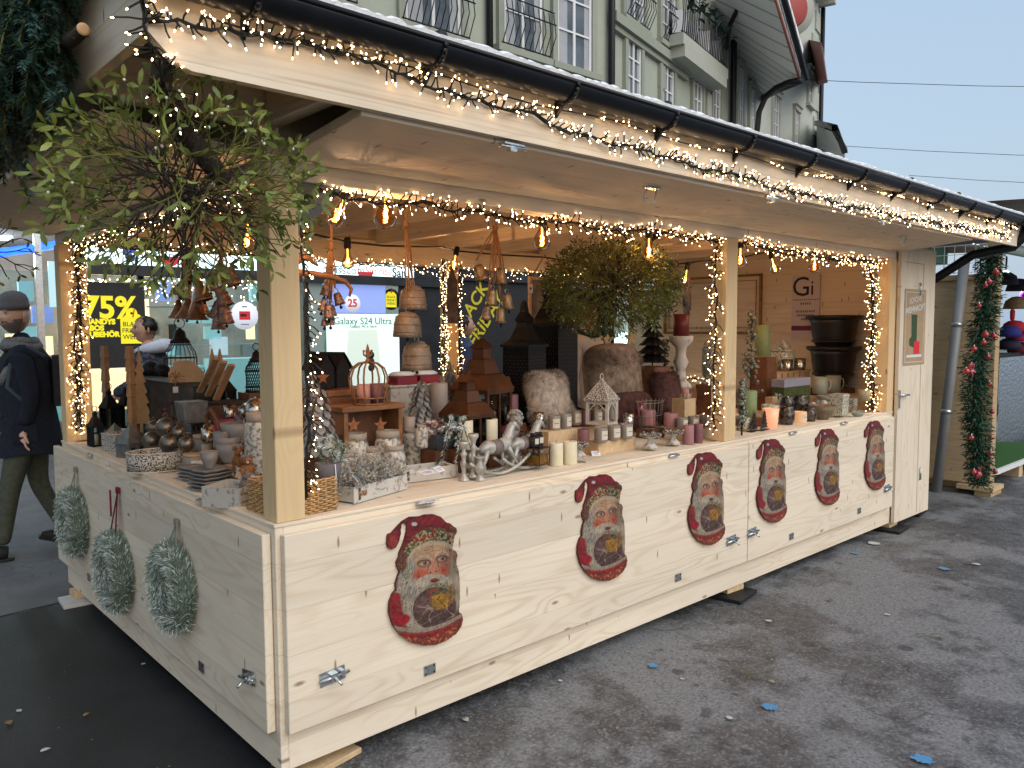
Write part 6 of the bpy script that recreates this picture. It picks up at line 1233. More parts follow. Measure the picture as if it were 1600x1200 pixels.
# star bench with crown lantern
p0, p1 = at(532, 692, 'y', .50), at(624, 680, 'y', .50); ztop = at(580, 634, 'y', .46).z; t_ = thing('star_bench', 'small brown wooden bench with two rusty stars on its front', 'bench', ((p0.x+p1.x)/2, .56, CZ)); bw = p1.x-p0.x; bh = ztop-CZ
q = MB(); q.box((0, 0, bh-.011), (bw*1.06, .20, .022), w_rust); q.build('seat', t_, .002); q = MB(); q.box((0, .05, (bh-.022)/2), (bw*.9, .012, bh-.023), w_brown); q.build('back_panel', t_)
for sg_ in (-1, 1): q = MB(); q.box((sg_*bw*.46, 0, (bh-.022)/2), (.02, .18, bh-.023), w_rust); q.build('leg', t_)
for px in (552, 594): p = at(px, 664, 'y', .47); o_ = star(Mx.Translation(p-V(t_.location)) @ Mx.Rotation(PI/2, 4, 'X'), .036, rust).build('star', t_)
p = V((at(578, 634, 'y', .52).x, .53, ztop)); k = mpp(p); r_ = 30*k; h = 94*k; t_ = thing('crown_lantern', 'dark metal crown lantern with fleur-de-lis tip on the star bench', 'lantern', p); q = MB()
for z_ in (.004, .03): q.tube([(r_*.8*math.cos(a), r_*.8*math.sin(a), z_) for a in [2*PI*i/24 for i in range(25)]], .005, w_rust, 5)
for i in range(8):
    a = 2*PI*i/8; ct = [(.8, 0), (.82, .1), (.98, .30), (1.02, .45), (.85, .60), (.5, .68), (.12, .70)]; q.tube([(r_*s_*math.cos(a), r_*s_*math.sin(a), h*z_) for s_, z_ in ct], .0045, rust if i % 2 else w_rust, 5)
q.lathe([(r_*.8, 0), (r_*.8, .004), (.001, .004)], (0, 0, 0), dkmetal, 20); q.build('crown', t_)
q = MB(); q.sph((0, 0, h*.72), .012, rust, 8); q.lathe([(.004, h*.73), (.012, h*.80), (.010, h*.90), (.002, h)], (0, 0, 0), rust, 8, sq=(1, .4))
for sg_ in (1, -1): q.tube([(0, 0, h*.78), (sg_*.02, 0, h*.82), (sg_*.022, 0, h*.90), (sg_*.014, 0, h*.88)], .004, rust, 5)
q.build('finial', t_); q = MB(); q.lathe([(.03, .004), (.03, .09), (.001, .09)], (-.025, 0, 0), cand['pink'], 16); q.lathe([(.03, .004), (.03, .09), (.001, .09)], (.04, .0, 0), cand['plum'], 16); q.build('candle', t_)
# floral jars
vase(556, 752, 44, 76, 'wide floral ceramic jar at the left, behind the silver twigs', WIDE, Y=None); vase(607, 748, 44, 76, 'wide floral ceramic jar at the right, behind the silver twigs', WIDE)
vase(536, 757, 34, 50, 'round floral jar low at the left behind the silver twigs', WIDE); vase(617, 753, 36, 58, 'round floral jar in front of the right wide floral jar', WIDE); vase(582, 752, 28, 54, 'narrow floral jar between the two wide ones', WIDE)
vase(643, 734, 29, 64, 'slim tall floral jar, left of the pair beside the fir twig', TALL); vase(675, 728, 29, 64, 'slim tall floral jar, right of the pair beside the fir twig', TALL); vase(659, 700, 20, 36, 'small floral jar peeping between the slim pair', TALL, Y=.40)
# brick moulds
moul = M('whitewashed_mould_wood', (.56, .54, .50), .75, scale=20, col2=(.30, .27, .24), thresh=.42, bump=.3); metp = M('dark_corner_plate', (.10, .08, .07), .6, .5)
def mould(ax0, ax1, depth, h, label):
    a, b_ = put(*ax0), put(*ax1); d = b_-a; L = d.length; rz_ = math.atan2(d.y, d.x); t_ = thing('brick_mould', label, 'wooden tray', a, rz_, 'whitewashed brick moulds at the counter edge'); q = MB()
    for y_ in (0, depth-.009): q.box((L/2, y_+.005, h/2+.003), (L, .009, h), moul)
    for x_ in (.015, L-.015): q.box((x_, depth/2, h*.5+.003), (.02, depth-.02, h*.92), moul)
    q.box((L/2, depth/2, .006), (L-.04, depth-.02, .008), moul); q.build('tray', t_, .0015); q = MB()
    for x_ in (.03, L-.03): q = MB(); q.box((x_, -.0005, h*.6), (.012, .0015, h*.75), metp); q.build('corner_plate', t_); return t_, L
mo1, L1m = mould((554, 789), (637, 765), .18, .062, 'whitewashed brick mould filled with silver twigs'); mo2, L2m = mould((628, 757), (716, 746), .12, .055, 'whitewashed brick mould with price cards, right of the silver twigs')
q = MB(); q.box((L1m*.15, -.0012, .036), (.045, .001, .02), M('burnt_brand_mark', (.12, .03, .02), .8, scale=160, col2=(.4, .3, .2), thresh=.5)); q.build('stamp_mark', mo1)
tw = M('silver_twig', (.60, .60, .56), .3, .7, var=.4, scale=50); q = MB(); random.seed(4)
for i in range(620):
    x_ = ru(.0, L1m); y_ = ru(0, .17); a = ru(0, 6.28); p = V((x_, y_, ru(.03, .09+.06*math.sin(PI*x_/L1m)))); d = V((math.cos(a), math.sin(a)*.7, ru(-.25, .9))); L = ru(.02, .055); e_ = p+d.normalized()*L; q.tube([p, e_], [.0019, .0011], tw, 3)
    for j in range(3): s_ = p.lerp(e_, ru(.3, 1)); q.tube([s_, s_+V((ru(-1, 1), ru(-1, 1), ru(-.3, 1)))*.014], .0014, tw, 3)
o_ = q.build('silver_twigs'); o_.location = mo1.location; o_.rotation_euler = mo1.rotation_euler; tag(o_, 'tangle of silver tinsel twigs heaped in the first brick mould', 'twigs')
tagpaper(at(686, 733, 'z', CZ+.062), 'white price card standing in the second brick mould, right one', .4, .6, .035); tagpaper(at(668, 738, 'z', CZ+.062), 'white price card lying flat across the second brick mould', .1, .2, .045); tagpaper(at(555, 748, 'z', CZ+.10), 'blue-white price card stuck in the silver twigs', 1.1, .9, .035)
p = put(514, 764, Y=.14); q = MB(); q.lathe([(.035, 0), (.045, .06), (.05, .10), (.045, .10), (.001, .09)], (0, 0, 0), M('grey_fabric_pot', (.13, .125, .14), .8), 18); q.tube([(.0, -.05, .10), (.0, -.055, .05), (.005, -.05, .0)], .002, paper, 4); o_ = q.build('grey_pot'); o_.location = p; tag(o_, 'grey round pot with white string right of the wicker basket', 'pot')
q = MB(); random.seed(9)
for i in range(9): b0 = V((p.x+ru(-.03, .05), p.y+ru(0, .05), p.z+.09)); path = [b0, b0+V((ru(-.03, .05), ru(-.04, .04), .05)), b0+V((ru(-.06, .10), ru(-.06, .06), ru(.05, .11)))]; q.tube(path, .0018, mstem, 3); needles(q, path, .022, frost if i % 2 else grn2, 700, .0016)
tag(q.build('frosted_sprig'), 'frosted fir sprig spreading from the grey pot', 'artificial plant')
# pedestal with red tins, ceramic bowl with bags
p0, p1 = at(608, 660, 'y', .82), at(684, 655, 'y', .82); zt = at(645, 600, 'y', .82).z; q = MB(); q.b2((p0.x, .80, CZ), (p1.x, 1.0, zt-.012), moul); q.b2((p0.x-.012, .79, zt-.0115), (p1.x+.012, 1.01, zt), moul); tag(q.build('white_pedestal', None, .003), 'crackled whitewashed pedestal behind the cone tree', 'pedestal')
for px, lb in ((628, 'red snow-topped tin on the left of the pedestal'), (664, 'red snow-topped tin on the right of the pedestal')):
    p = at(px, 600, 'y', .84); p.z = zt; t_ = thing('red_tin', lb, 'tin', p, 0, 'red tins on the pedestal'); q = MB(); q.box((0, 0, .022), (.125, .10, .044), M('glossy_red_tin', (.30, .01, .02), .2, .3, coat=1.)); q.build('box', t_, .003); q = MB(); q.lathe([(.068, .0445), (.072, .052), (.05, .064), (.001, .066)], (0, 0, 0), snow, 12, sq=(1, .8)); q.build('snowy_lid', t_)
candle(687, 660, 26, 62, 'taupe', 'tall pale taupe pillar candle left of the copper lanterns', Y=.72)
q = MB(); p = put(684, 700, Y=.48); q.lathe([(.07, 0), (.10, .055), (.105, .075), (.10, .075), (.06, .02), (.001, .02)], (0, 0, 0), M('blue_grey_zinc', (.14, .17, .21), .45, .4, var=.2), 4, False, ph=PI/4+.1); crate(p, .13, 'blue-grey zinc bowl'); o_ = q.build('zinc_bowl'); o_.location = p; tag(o_, 'blue-grey zinc bowl filled with cellophane bags', 'bowl')
cel = M('cellophane', (.75, .66, .64), .12, .2, bump=1., var=.3, scale=70, col2=(.40, .24, .22), thresh=.5)
random.seed(14)
for i, lb in enumerate(('cellophane bag of pink sweets at the left of the zinc bowl', 'cellophane bag of pink sweets in the middle of the zinc bowl', 'cellophane bag of pink sweets at the right of the zinc bowl')):
    q = MB(); c_ = p+V((-.055+.055*i, ru(-.02, .03), .085)); 
    for k in range(26): d = V((ru(-1, 1), ru(-1, 1), ru(-.3, 1))); q.leaf(c_+d*.012, d, (ru(-1, 1), ru(-1, 1), 1), .045, .04, cel, .4)
    q.sph(c_, .034, cel, 10); tag(q.build('cellophane_bag'), lb, 'sweet bag', 'cellophane bags in the zinc bowl')
q = MB(); random.seed(15); b0 = at(708, 655, 'y', .32)
for i in range(13): path = [b0, b0+V((ru(-.05, .06), ru(-.03, .02), ru(-.05, .02))), b0+V((ru(-.11, .10), ru(-.05, .02), ru(-.20, -.0)))]; q.tube(path, .0025, w_bark, 4); needles(q, path, .022, frost if i % 3 else firg, 900, .002)
tag(q.build('snowy_fir_twig'), 'snow-flocked fir twig drooping beside the slim floral jars', 'fir twig')
# copper lanterns
box_lantern(754, 690, 84, 174, 'large brown copper lantern with tiered pagoda roof', M('brown_copper', (.125, .055, .028), .35, .7, var=.3, scale=12), Y=.66, gcol='maroon', tiers=2, rz=.25, cr='large copper lantern'); box_lantern(730, 712, 72, 138, 'smaller brown copper lantern in front of the large one', MATS['brown_copper'], Y=.44, gcol='maroon', tiers=2, rz=.15)
perf = M('black_perforated_metal', (.018, .018, .02), .4, .5, scale=170, col2=(.002, .002, .002), thresh=.55)
def perfl(px, py, wp, hp, label, Y):
    p = put(px, py, Y); k = mpp(p); w_ = wp*k*.8; h = hp*k; t_ = thing('perforated_lantern', label, 'lantern', p, .2, 'black perforated lanterns'); q = MB(); bh = h*.62
    if p.z > CZ+.01: crate(p, w_*1.2, label)
    q.box((0, 0, bh/2), (w_, w_, bh), perf); q.build('body', t_)
    q = MB(); n = 13
    for s_ in range(4):
        for j in range(int(n*1.5)):
            for i in range(n):
                if (i+j) % 2 == 0: q.box(((i-(n-1)/2)*w_*.9/n, -w_/2-.0004, bh*(.08+.86*j/(n*1.5))), (w_*.028, .0012, w_*.028), MATS['dark_corner_plate'] if 0 else M('lit_perforation', (.05, .05, .055), .6), X=Mx.Rotation(s_*PI/2, 4, 'Z'))
    tag(q.build('perforations', t_), kind='stuff')
    q = MB(); q.lathe([(w_*.80, bh), (w_*.80, bh+h*.02), (w_*.50, bh+h*.06), (w_*.28, bh+h*.16), (w_*.25, bh+h*.20), (w_*.30, bh+h*.21), (w_*.30, bh+h*.23), (w_*.16, bh+h*.28), (w_*.10, bh+h*.36), (.002, h)], (0, 0, 0), dkmetal, 4, False, ph=PI/4); q.build('roof', t_)
perfl(820, 660, 60, 190, 'shorter black perforated lantern left of the tallest one', .75); perfl(864, 650, 70, 225, 'tallest black perforated lantern, before the second mistletoe', .85)
# rocking horses
hm = M('silver_grey_resin', (.42, .41, .38), .4, .3, var=.4, scale=20, bump=.2)
def horse(px, py, s_, label, Y, rz=0.):
    p = put(px, py, Y); t_ = thing('rocking_horse', label, 'rocking horse', p, rz, 'rocking horses on the counter edge'); q = MB()
    q.tube([(-.085, 0, .100), (-.05, 0, .108), (0, 0, .104), (.045, 0, .112), (.062, 0, .13)], [.012, .026, .024, .027, .018], hm, 12)      # trunk
    q.tube([(.045, 0, .115), (.066, 0, .140), (.080, 0, .168), (.088, 0, .186)], [.022, .018, .0135, .012], hm, 10); q.tube([(.082, 0, .186), (.100, 0, .176), (.119, 0, .158)], [.0135, .011, .0072], hm, 10)
    for sg_ in (1, -1): q.leaf((.085, sg_*.006, .192), (-.1, sg_*.2, 1), (1, 0, 0), .016, .008, hm)
    for x0, x1, x2, y_ in ((.045, .078, .105, 1), (.045, .070, .095, -1), (-.06, -.082, -.112, 1), (-.06, -.072, -.098, -1)): q.tube([(x0, y_*.014, .102), (x1, y_*.016, .066), (x2, y_*.019, .028)], [.013, .0085, .006], hm, 8)
    q.build('horse', t_)
    q = MB()
    for i in range(9): f = i/8; q.leaf((.058+.03*f, 0, .145+.045*f), (-.9, .15*(1 if i % 2 else -1), -.3), (0, 1, 0), .028, .012, hm)
    q.build('mane', t_); q = MB(); q.tube([(-.085, 0, .105), (-.115, 0, .112), (-.132, 0, .09), (-.126, 0, .06), (-.14, 0, .045)], [.006, .008, .008, .007, .002], hm, 7); q.build('tail', t_)
    q = MB(); q.lathe([(.0275, -.02), (.0285, 0), (.0275, .02)], (0, 0, 0), M('taupe_saddle', (.17, .14, .13), .5), 12, X=Mx.Translation((-.005, 0, .105)) @ Mx.Rotation(PI/2, 4, 'Y')); q.build('saddle', t_)
    q = MB()
    for sg_ in (1, -1):
        q.tube([(-.155+.31*i/14, sg_*.024, .010+.055*((i-7)/7)**2) for i in range(15)], .0065, hm, 6)
    for x_ in (-.10, 0, .10): q.rod((x_, -.024, .010+.055*(x_/.155)**2), (x_, .024, .010+.055*(x_/.155)**2), .004, hm, 5)
    q.build('rocker', t_); t_.scale = (s_,)*3; return t_
horse(776, 742, 1.22, 'silver-grey rocking horse figure nearer the counter edge', None, .05); horse(820, 733, 1.18, 'silver-grey rocking horse figure just behind the other one', .24, .08)
def stick(px, py, wp, hp, label, Y=None, mat=None, X=None):
    p = put(px, py, Y, X); k = mpp(p); r_ = wp*k/2; h = hp*k; q = MB(); q.lathe([(r_, 0), (r_, h*.03), (r_*.7, h*.08), (r_*.5, h*.14), (r_*.35, h*.25), (r_*.6, h*.38), (r_*.65, h*.42), (r_*.35, h*.5), (r_*.42, h*.62), (r_*.7, h*.68), (r_*.35, h*.74), (r_*.5, h*.84), (r_*.95, h*.93), (r_*.9, h), (.001, h*.97)], (0, 0, 0), mat or hm, 18); o_ = q.build('candlestick'); o_.location = p; tag(o_, label, 'candlestick', 'grey candlesticks by the rocking horses'); return p, h
stick(725, 751, 18, 62, 'slim grey candlestick, leftmost beside the brick mould'); stick(740, 745, 18, 68, 'slim grey candlestick behind the leftmost one', .16)
p = put(750, 751); k = mpp(p); q = MB(); q.lathe([(.024, 0), (.024, .006), (.012, .02), (.014, .03), (.026, .048), (.027, .062), (.014, .078), (.010, .09), (.020, .10), (.026, .106), (.022, .106), (.001, .098)], (0, 0, 0), hm, 24, flute=.05); o_ = q.build('candlestick'); o_.location = p; tag(o_, 'short bulbous fluted grey candlestick in front of the horses', 'candlestick')
candle(727, 702, 25, 46, 'white', 'ivory pillar candle before the smaller copper lantern, left one', Y=.36, cr='left ivory candle'); candle(766, 700, 24, 46, 'white', 'ivory pillar candle before the smaller copper lantern, right one', Y=.38, cr='right ivory candle')
# girl bust
p = put(806, 722, Y=.38); t_ = thing('child_bust', 'grey statue bust of a child with curly hair behind the rocking horses', 'statue', p, -.3); k = mpp(p); s_ = 103*k/.30; q = MB(); bm = M('grey_stone_cast', (.28, .27, .26), .7, var=.3, scale=40, bump=.3)
q.lathe([(.045, 0), (.045, .015), (.025, .03), (.022, .06), (.03, .075)], (0, 0, 0), bm, 16); q.lathe([(.03, .075), (.062, .10), (.066, .135), (.045, .165), (.024, .18), (.022, .20)], (0, 0, 0), bm, 18, sq=(1, .65)); q.sph((0, -.004, .238), .042, bm, 18, (.88, .95, 1.12)); q.leaf((0, -.040, .248), (0, -.5, -1), (0, -1, 0), .022, .014, bm, .3)
q.sph((.016, -.036, .222), .012, bm, 8); q.sph((-.016, -.036, .222), .012, bm, 8); q.sph((0, -.038, .210), .010, bm, 8, (1.3, 1, .5)); q.build('bust', t_)
q = MB(); random.seed(2)
for i in range(70):
    a = ru(0, 2*PI); e_ = ru(-.1, 1.4); d = V((math.cos(a)*math.cos(e_), math.sin(a)*math.cos(e_), math.sin(e_)))
    if d.y < -.45 and d.z < .45: continue
    q.sph(V((0, .004, .245))+V((d.x*.042, d.y*.043, d.z*.05)), .010, bm, 7)
q.build('hair', t_); q = MB()
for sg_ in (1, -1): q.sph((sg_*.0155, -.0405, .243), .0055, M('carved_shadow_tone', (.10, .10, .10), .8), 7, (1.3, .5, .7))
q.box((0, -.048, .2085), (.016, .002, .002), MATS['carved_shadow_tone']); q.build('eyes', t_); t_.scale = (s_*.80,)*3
# black candle jars on a small wire table
p = put(838, 726, Y=.16); t_ = thing('glass_side_table', 'little bronze glass box table carrying two black candle jars', 'stand', p, .25); q = MB(); w_ = .09; h = .085
for a in range(4): X_ = Mx.Rotation(a*PI/2, 4, 'Z'); q.box((-w_/2, -w_/2, h/2), (.005, .005, h), MATS['brown_copper'], X=X_); q.box((0, -w_/2, h-.003), (w_, .005, .005), MATS['brown_copper'], X=X_); q.box((0, -w_/2, .006), (w_, .005, .005), MATS['brown_copper'], X=X_)
q.build('frame', t_); q = MB(); q.box((0, 0, h), (w_, w_, .003), glassm); q.box((0, 0, .03), (w_*.9, w_*.9, .04), M('antique_gold', (.30, .18, .05), .3, .9, var=.4)); q.build('top', t_)
for dx, lb in ((-.022, 'black candle jar on the bronze stand, left one'), (.022, 'black candle jar on the bronze stand, right one')):
    pp = p+V((dx, dx*.3, h+.0025)); t_ = thing('black_candle_jar', lb, 'candle jar', pp, 0, 'black candle jars'); q = MB(); q.lathe([(.019, 0), (.021, .004), (.021, .05), (.001, .05)], (0, 0, 0), black, 18); q.build('jar', t_); q = MB(); q.lathe([(.0175, .0505), (.0175, .064), (.001, .064)], (0, 0, 0), dkmetal, 18); q.build('lid', t_); q = MB(); q.box((0, -.0212, .028), (.024, .001, .026), bandp); q.build('label', t_)
# ivory candles, jars on blocks
candle(869, 727, 22, 36, 'white', 'short ivory candle at the counter edge, left one'); candle(891, 725, 22, 36, 'white', 'short ivory candle at the counter edge, right one')
def block(p0, p1, d_, h_px, label, mat=None):
    a, b_ = put(*p0), put(*p1); k = mpp(a); h = h_px*k; dv = b_-a; t_ = MB(); t_.box((dv.length/2, d_/2, h/2), (dv.length, d_, h), mat or w_crate); o_ = t_.build('wooden_block', None, .002); o_.location = a; o_.rotation_euler = (0, 0, math.atan2(dv.y, dv.x)); tag(o_, label, 'block'); return CZ+h
z1 = block((935, 712), (993, 702), .11, 21, 'pale wooden block with three labelled candle jars, nearest the edge')
for i, (px, py) in enumerate(((939, 691), (959, 687), (978, 685))): jar(px, py, 21, 27, ('left', 'middle', 'right')[i]+' jar of the three on the front wooden block', z=z1+.001, lid=False)
z2 = block((856, 695), (898, 690), .12, 22, 'wooden block behind the two ivory candles, carrying jars') if 0 else None
p0 = at(856, 694, 'y', .34); p1 = at(898, 690, 'y', .34); zz = at(870, 673, 'y', .34).z; q = MB(); q.b2((p0.x-.005, .33, CZ), (p1.x+.01, .44, zz), w_crate); tag(q.build('wooden_block', None, .002), 'wooden block behind the two ivory candles, carrying candle jars', 'block')
for i, (px, py) in enumerate(((866, 673), (883, 670))): jar(px, py, 20, 28, ('left', 'right')[i]+' jar on the block behind the ivory candles', Y=.38, lid=False)
p0 = at(893, 665, 'y', .55); q = MB(); pz = at(920, 664, 'y', .55); q.b2((p0.x, .50, CZ), (at(956, 664, 'y', .55).x, .62, pz.z), w_crate); tag(q.build('wooden_block', None, .002), 'wooden block in the back row before the fur cushion', 'block')
for i, (px, py) in enumerate(((900, 664), (932, 662), (946, 661))): jar(px, py, 18, 27, ('left', 'middle', 'right')[i]+' jar of the back row before the fur cushion', Y=.55, lid=False)
candle(915, 666, 17, 26, 'plum', 'dark plum candle in clear glass in the back row', Y=.53); candle(912, 696, 18, 26, 'plum', 'dark plum candle standing in the silver rose ring', z=CZ+.055)
ros = M('tarnished_silver_roses', (.50, .47, .42), .3, .9, scale=60, col2=(.16, .15, .14), thresh=.45, bump=.8)
def rosering(p, r_, label, ped=True, hp=.05, mat=None):
    t_ = thing('candle_dish', label, 'candle holder', p); q = MB(); cm = mat or M('whitewashed_metal', (.52, .50, .46), .5, scale=40, col2=(.26, .23, .20), thresh=.42)
    q.lathe([(r_*.75, 0), (r_*.72, .006), (r_*.3, hp*.5), (r_*.25, hp*.75), (r_*.8, hp*.92), (r_*.9, hp), (.001, hp)], (0, 0, 0), cm, 22); q.build('pedestal', t_); q = MB(); random.seed(int(r_*10000))
    for i in range(90):
        a = ru(0, 6.28); rr = r_*ru(.72, 1.05); c_ = V((rr*math.cos(a), rr*math.sin(a), hp+ru(-.004, .014))); q.sph(c_, ru(.004, .007), ros, 6)
        if i % 2: q.leaf(c_, (math.cos(a), math.sin(a), ru(-.3, .6)), (0, 0, 1), .016, .009, ros)
    q.build('rose_wreath', t_); return t_
pp = put(905, 712, Y=.14); rosering(pp, .045, 'candle holder ringed with silver roses at the counter edge', hp=.05); tagpaper(put(911, 722)+V((0, -.005, .012)), 'price tag hanging from the silver rose candle holder, left one', .9, .9, .03); tagpaper(put(930, 712)+V((0, -.005, .012)), 'price tag hanging from the silver rose candle holder, right one', -.5, .9, .03)
p = put(1016, 700, Y=.13); rosering(p, .055, 'pale pedestal dish with silver rose wreath, left of the pair', hp=.066); candle(1013, 664, 22, 24, 'mauve', 'mauve candle on the left rose-wreathed pedestal', z=p.z+.067)
p = put(1052, 694, Y=.14); rosering(p, .052, 'pale pedestal dish with silver rose wreath, right of the pair', hp=.064); candle(1048, 667, 22, 22, 'plum' if 0 else 'mauve', 'mauve candle on the right rose-wreathed pedestal', z=p.z+.065)
candle(1075, 694, 18, 30, 'mauve', 'mauve candle at the counter edge beside the middle post'); candle(1091, 692, 14, 30, 'plum', 'darker plum candle next to the mauve one at the middle post')
zb = block((1073, 690), (1112, 684), .10, 18, 'low pale block with three labelled jars against the middle post')
for i, (px, py) in enumerate(((1066, 671), (1083, 669), (1101, 667))): jar(px, py, 17, 22, ('left', 'middle', 'right')[i]+' jar of the three beside the middle post', z=zb+.001, lid=False)
# fur cushions
def fur(name, label, px, py, wp, hp, Y, mat, seed, rz=0., n=8000, L=.028, tilt=.25, shape=(1, .42, 1)):
    random.seed(seed); p = put(px, py, Y); k = mpp(p); w_ = wp*k/2; h = hp*k/2; t_ = thing(name, label, 'cushion', p, rz); q = MB(); c_ = V((0, 0, h)); f_ = MB()
    def sup(u, v_):
        cu1, su1, cv1, sv1 = math.cos(u), math.sin(u), math.cos(v_), math.sin(v_); g_ = lambda x_, e_: math.copysign(abs(x_)**e_, x_)
        return V((w_*g_(cv1, .45)*g_(cu1, .45), w_*shape[1]*g_(sv1, 1.)*1., h*g_(cv1, .45)*g_(su1, .45)))
    N1, N2 = 36, 16; vs = [sup(2*PI*i/N1, -PI/2+PI*j/N2)+c_ for j in range(N2+1) for i in range(N1)]
    RX = Mx.Rotation(-tilt, 4, 'X'); vs = [RX @ v_ for v_ in vs]; q.add(vs, [(j*N1+i, j*N1+(i+1) % N1, (j+1)*N1+(i+1) % N1, (j+1)*N1+i) for j in range(N2) for i in range(N1)], mat, True); q.build('cover', t_)
    for i in range(n):
        u = ru(0, 2*PI); v_ = math.asin(ru(-1, 1)); 
        if math.sin(v_) > .5: continue
        a = RX @ (sup(u, v_)*1.0+c_); nn = (RX.to_3x3() @ V((math.cos(v_)*math.cos(u), math.sin(v_)*1.4, math.cos(v_)*math.sin(u)))).normalized(); fl_d = V((math.sin(a.x*30+seed), .1, -1+math.sin(a.z*25)*.8)); d = (nn*.5+fl_d*.7+V((ru(-.4, .4), ru(-.3, .3), ru(-.4, .4)))).normalized(); e_ = d.cross(nn)
        if e_.length < .01: continue
        e_ = e_.normalized()*.0016; f_.add([a-e_, a+e_, a+d*L*ru(.6, 1.2)], [(0, 1, 2)], mat)
    tag(f_.build('fur', t_), kind='stuff'); return t_
furl = M('pale_taupe_fur', (.42, .35, .29), .95, var=.35, scale=35, bump=.4); furb = M('brown_taupe_fur', (.28, .215, .165), .95, var=.45, scale=22, bump=.4); furr = M('burgundy_fur', (.075, .032, .030), .95, var=.5, scale=25, bump=.4)
fur('fur_cushion', 'square pale fur cushion leaning behind the labelled candle jars', 866, 668, 92, 88, .58, furl, 3, .15); fur('fur_throw', 'big rolled brown fur throw behind the white filigree lantern', 962, 640, 128, 104, .86, furb, 5, .25, 16000, .045, .1, (1, .5, 1)); fur('fur_cushion', 'burgundy fur cushion right of the brown fur throw', 1050, 660, 66, 80, .72, furr, 6, 0, 4500, .024); fur('fur_cushion', 'dark burgundy fur cushion low behind the wire basket', 985, 672, 110, 60, .66, furr, 8, 0, 4500, .024)
crate(V((at(962, 640, 'y', .9).x, .93, at(962, 640, 'y', .93).z)), .4, 'rolled fur throw', None, .12)
# white filigree lantern house
p = put(940, 662, Y=.42); k = mpp(p); t_ = thing('filigree_lantern', 'white filigree lantern house with pyramid roof before the fur throw', 'lantern', p, .3); w_ = 46*k*.78; h = 76*k; q = MB(); wf = M('antique_white_metal', (.55, .52, .47), .5, var=.15, scale=40)
for a in range(4):
    X_ = Mx.Rotation(a*PI/2, 4, 'Z'); q.box((-w_*.46, -w_*.46, h*.24), (w_*.12, w_*.12, h*.48), wf, X=X_); q.box((0, -w_*.46, h*.45), (w_, w_*.06, h*.06), wf, X=X_); q.tube([X_ @ V((x_*w_, -w_*.47, z_*h)) for x_, z_ in ((-.4, .05), (-.4, .28), (-.2, .38), (0, .44), (.2, .38), (.4, .28), (.4, .05))], w_*.03, wf, 4)
q.box((0, 0, h*.02), (w_*1.05, w_*1.05, h*.04), wf); q.build('frame', t_); q = MB(); q.lathe([(w_*.86, h*.48), (w_*.84, h*.51), (w_*.06, h*.92), (.002, h*.93)], (0, 0, 0), fil, 4, False, ph=PI/4)
for a in range(4): X_ = Mx.Rotation(a*PI/2+PI/4, 4, 'Z'); q.rod(X_ @ V((w_*.84, 0, h*.5)), X_ @ V((0, 0, h*.93)), .0035, wf, 5)
q.build('roof', t_); q = MB(); q.tube([(w_*.16*math.cos(a), 0, h*.96+w_*.16*math.sin(a)) for a in [2*PI*i/14 for i in range(15)]], .003, wf, 5); q.build('ring', t_)
# wire basket, wood block etc
p = put(1016, 668, Y=.44); k = mpp(p); t_ = thing('wire_basket', 'scrolled wire basket with small jars before the burgundy furs', 'basket', p, .2); q = MB(); r_ = 30*k; h = 40*k; 
for zz, rr in ((.002, .8), (h*.5, .9), (h, 1.)): q.tube([(r_*rr*math.cos(a), r_*.55*rr*math.sin(a), zz) for a in [2*PI*i/24 for i in range(25)]], .0022, MATS['taupe_glazed_glass'], 4)
for i in range(18): a = 2*PI*i/18; q.tube([(r_*.8*math.cos(a), r_*.44*math.sin(a), 0), (r_*1.0*math.cos(a), r_*.55*math.sin(a), h), (r_*1.12*math.cos(a), r_*.6*math.sin(a), h*1.08)], .0016, MATS['taupe_glazed_glass'], 3)
q.build('wires', t_); crate(p, .12, 'scrolled wire basket')
p = put(1068, 665, Y=.50); q = MB(); k = mpp(p); hh = 50*k; q.box((0, 0, hh/2), (.12, .1, hh), w_crate); o_ = q.build('wooden_block', None, .002); o_.location = (p.x, p.y, CZ); zz = CZ+hh; tag(o_, 'tall pale wooden block with a pink tealight crown', 'block')
pb1 = V((p.x, p.y-.01, zz)); q = MB()
for i in range(10): a = 2*PI*i/10; q.leaf((.024*math.cos(a), .024*math.sin(a), .0), (math.cos(a)*.4, math.sin(a)*.4, 1), (math.cos(a), math.sin(a), 0), .04, .018, wf)
o_ = q.build('lotus_holder'); o_.location = pb1; tag(o_, 'white petal candle holder on the tall wooden block', 'candle holder')
t_ = thing('pillar_candle', 'pink pillar candle in the white petal holder', 'candle', pb1+V((0, 0, .012))); q = MB(); q.lathe([(.025, 0), (.025, .05), (.001, .05)], (0, 0, 0), cand['pink'], 18); q.build('wax', t_)
p = put(1063, 650, Y=.88); k = mpp(p); zz = at(1063, 606, 'y', .88).z; crate(V((p.x, p.y, zz)), .16, 'turned whitewashed pillar holder'); q = MB(); h = at(1063, 525, 'y', .88).z-zz; r_ = 17*k; q.lathe([(r_, 0), (r_*.95, h*.06), (r_*.55, h*.14), (r_*.4, h*.35), (r_*.7, h*.5), (r_*.45, h*.62), (r_*.5, h*.78), (r_*1.05, h*.9), (r_*1.1, h), (.001, h)], (0, 0, 0), moul, 20); o_ = q.build('pillar_holder'); o_.location = (p.x, p.y, zz); tag(o_, 'turned whitewashed pillar holder under the maroon candle', 'candle holder')
t_ = thing('pillar_candle', 'large maroon candle on the turned whitewashed pillar holder', 'candle', (p.x, p.y, zz+h)); q = MB(); q.lathe([(12*k, 0), (12*k, 34*k), (.001, 34*k)], (0, 0, 0), cand['maroon'], 20); q.build('wax', t_)
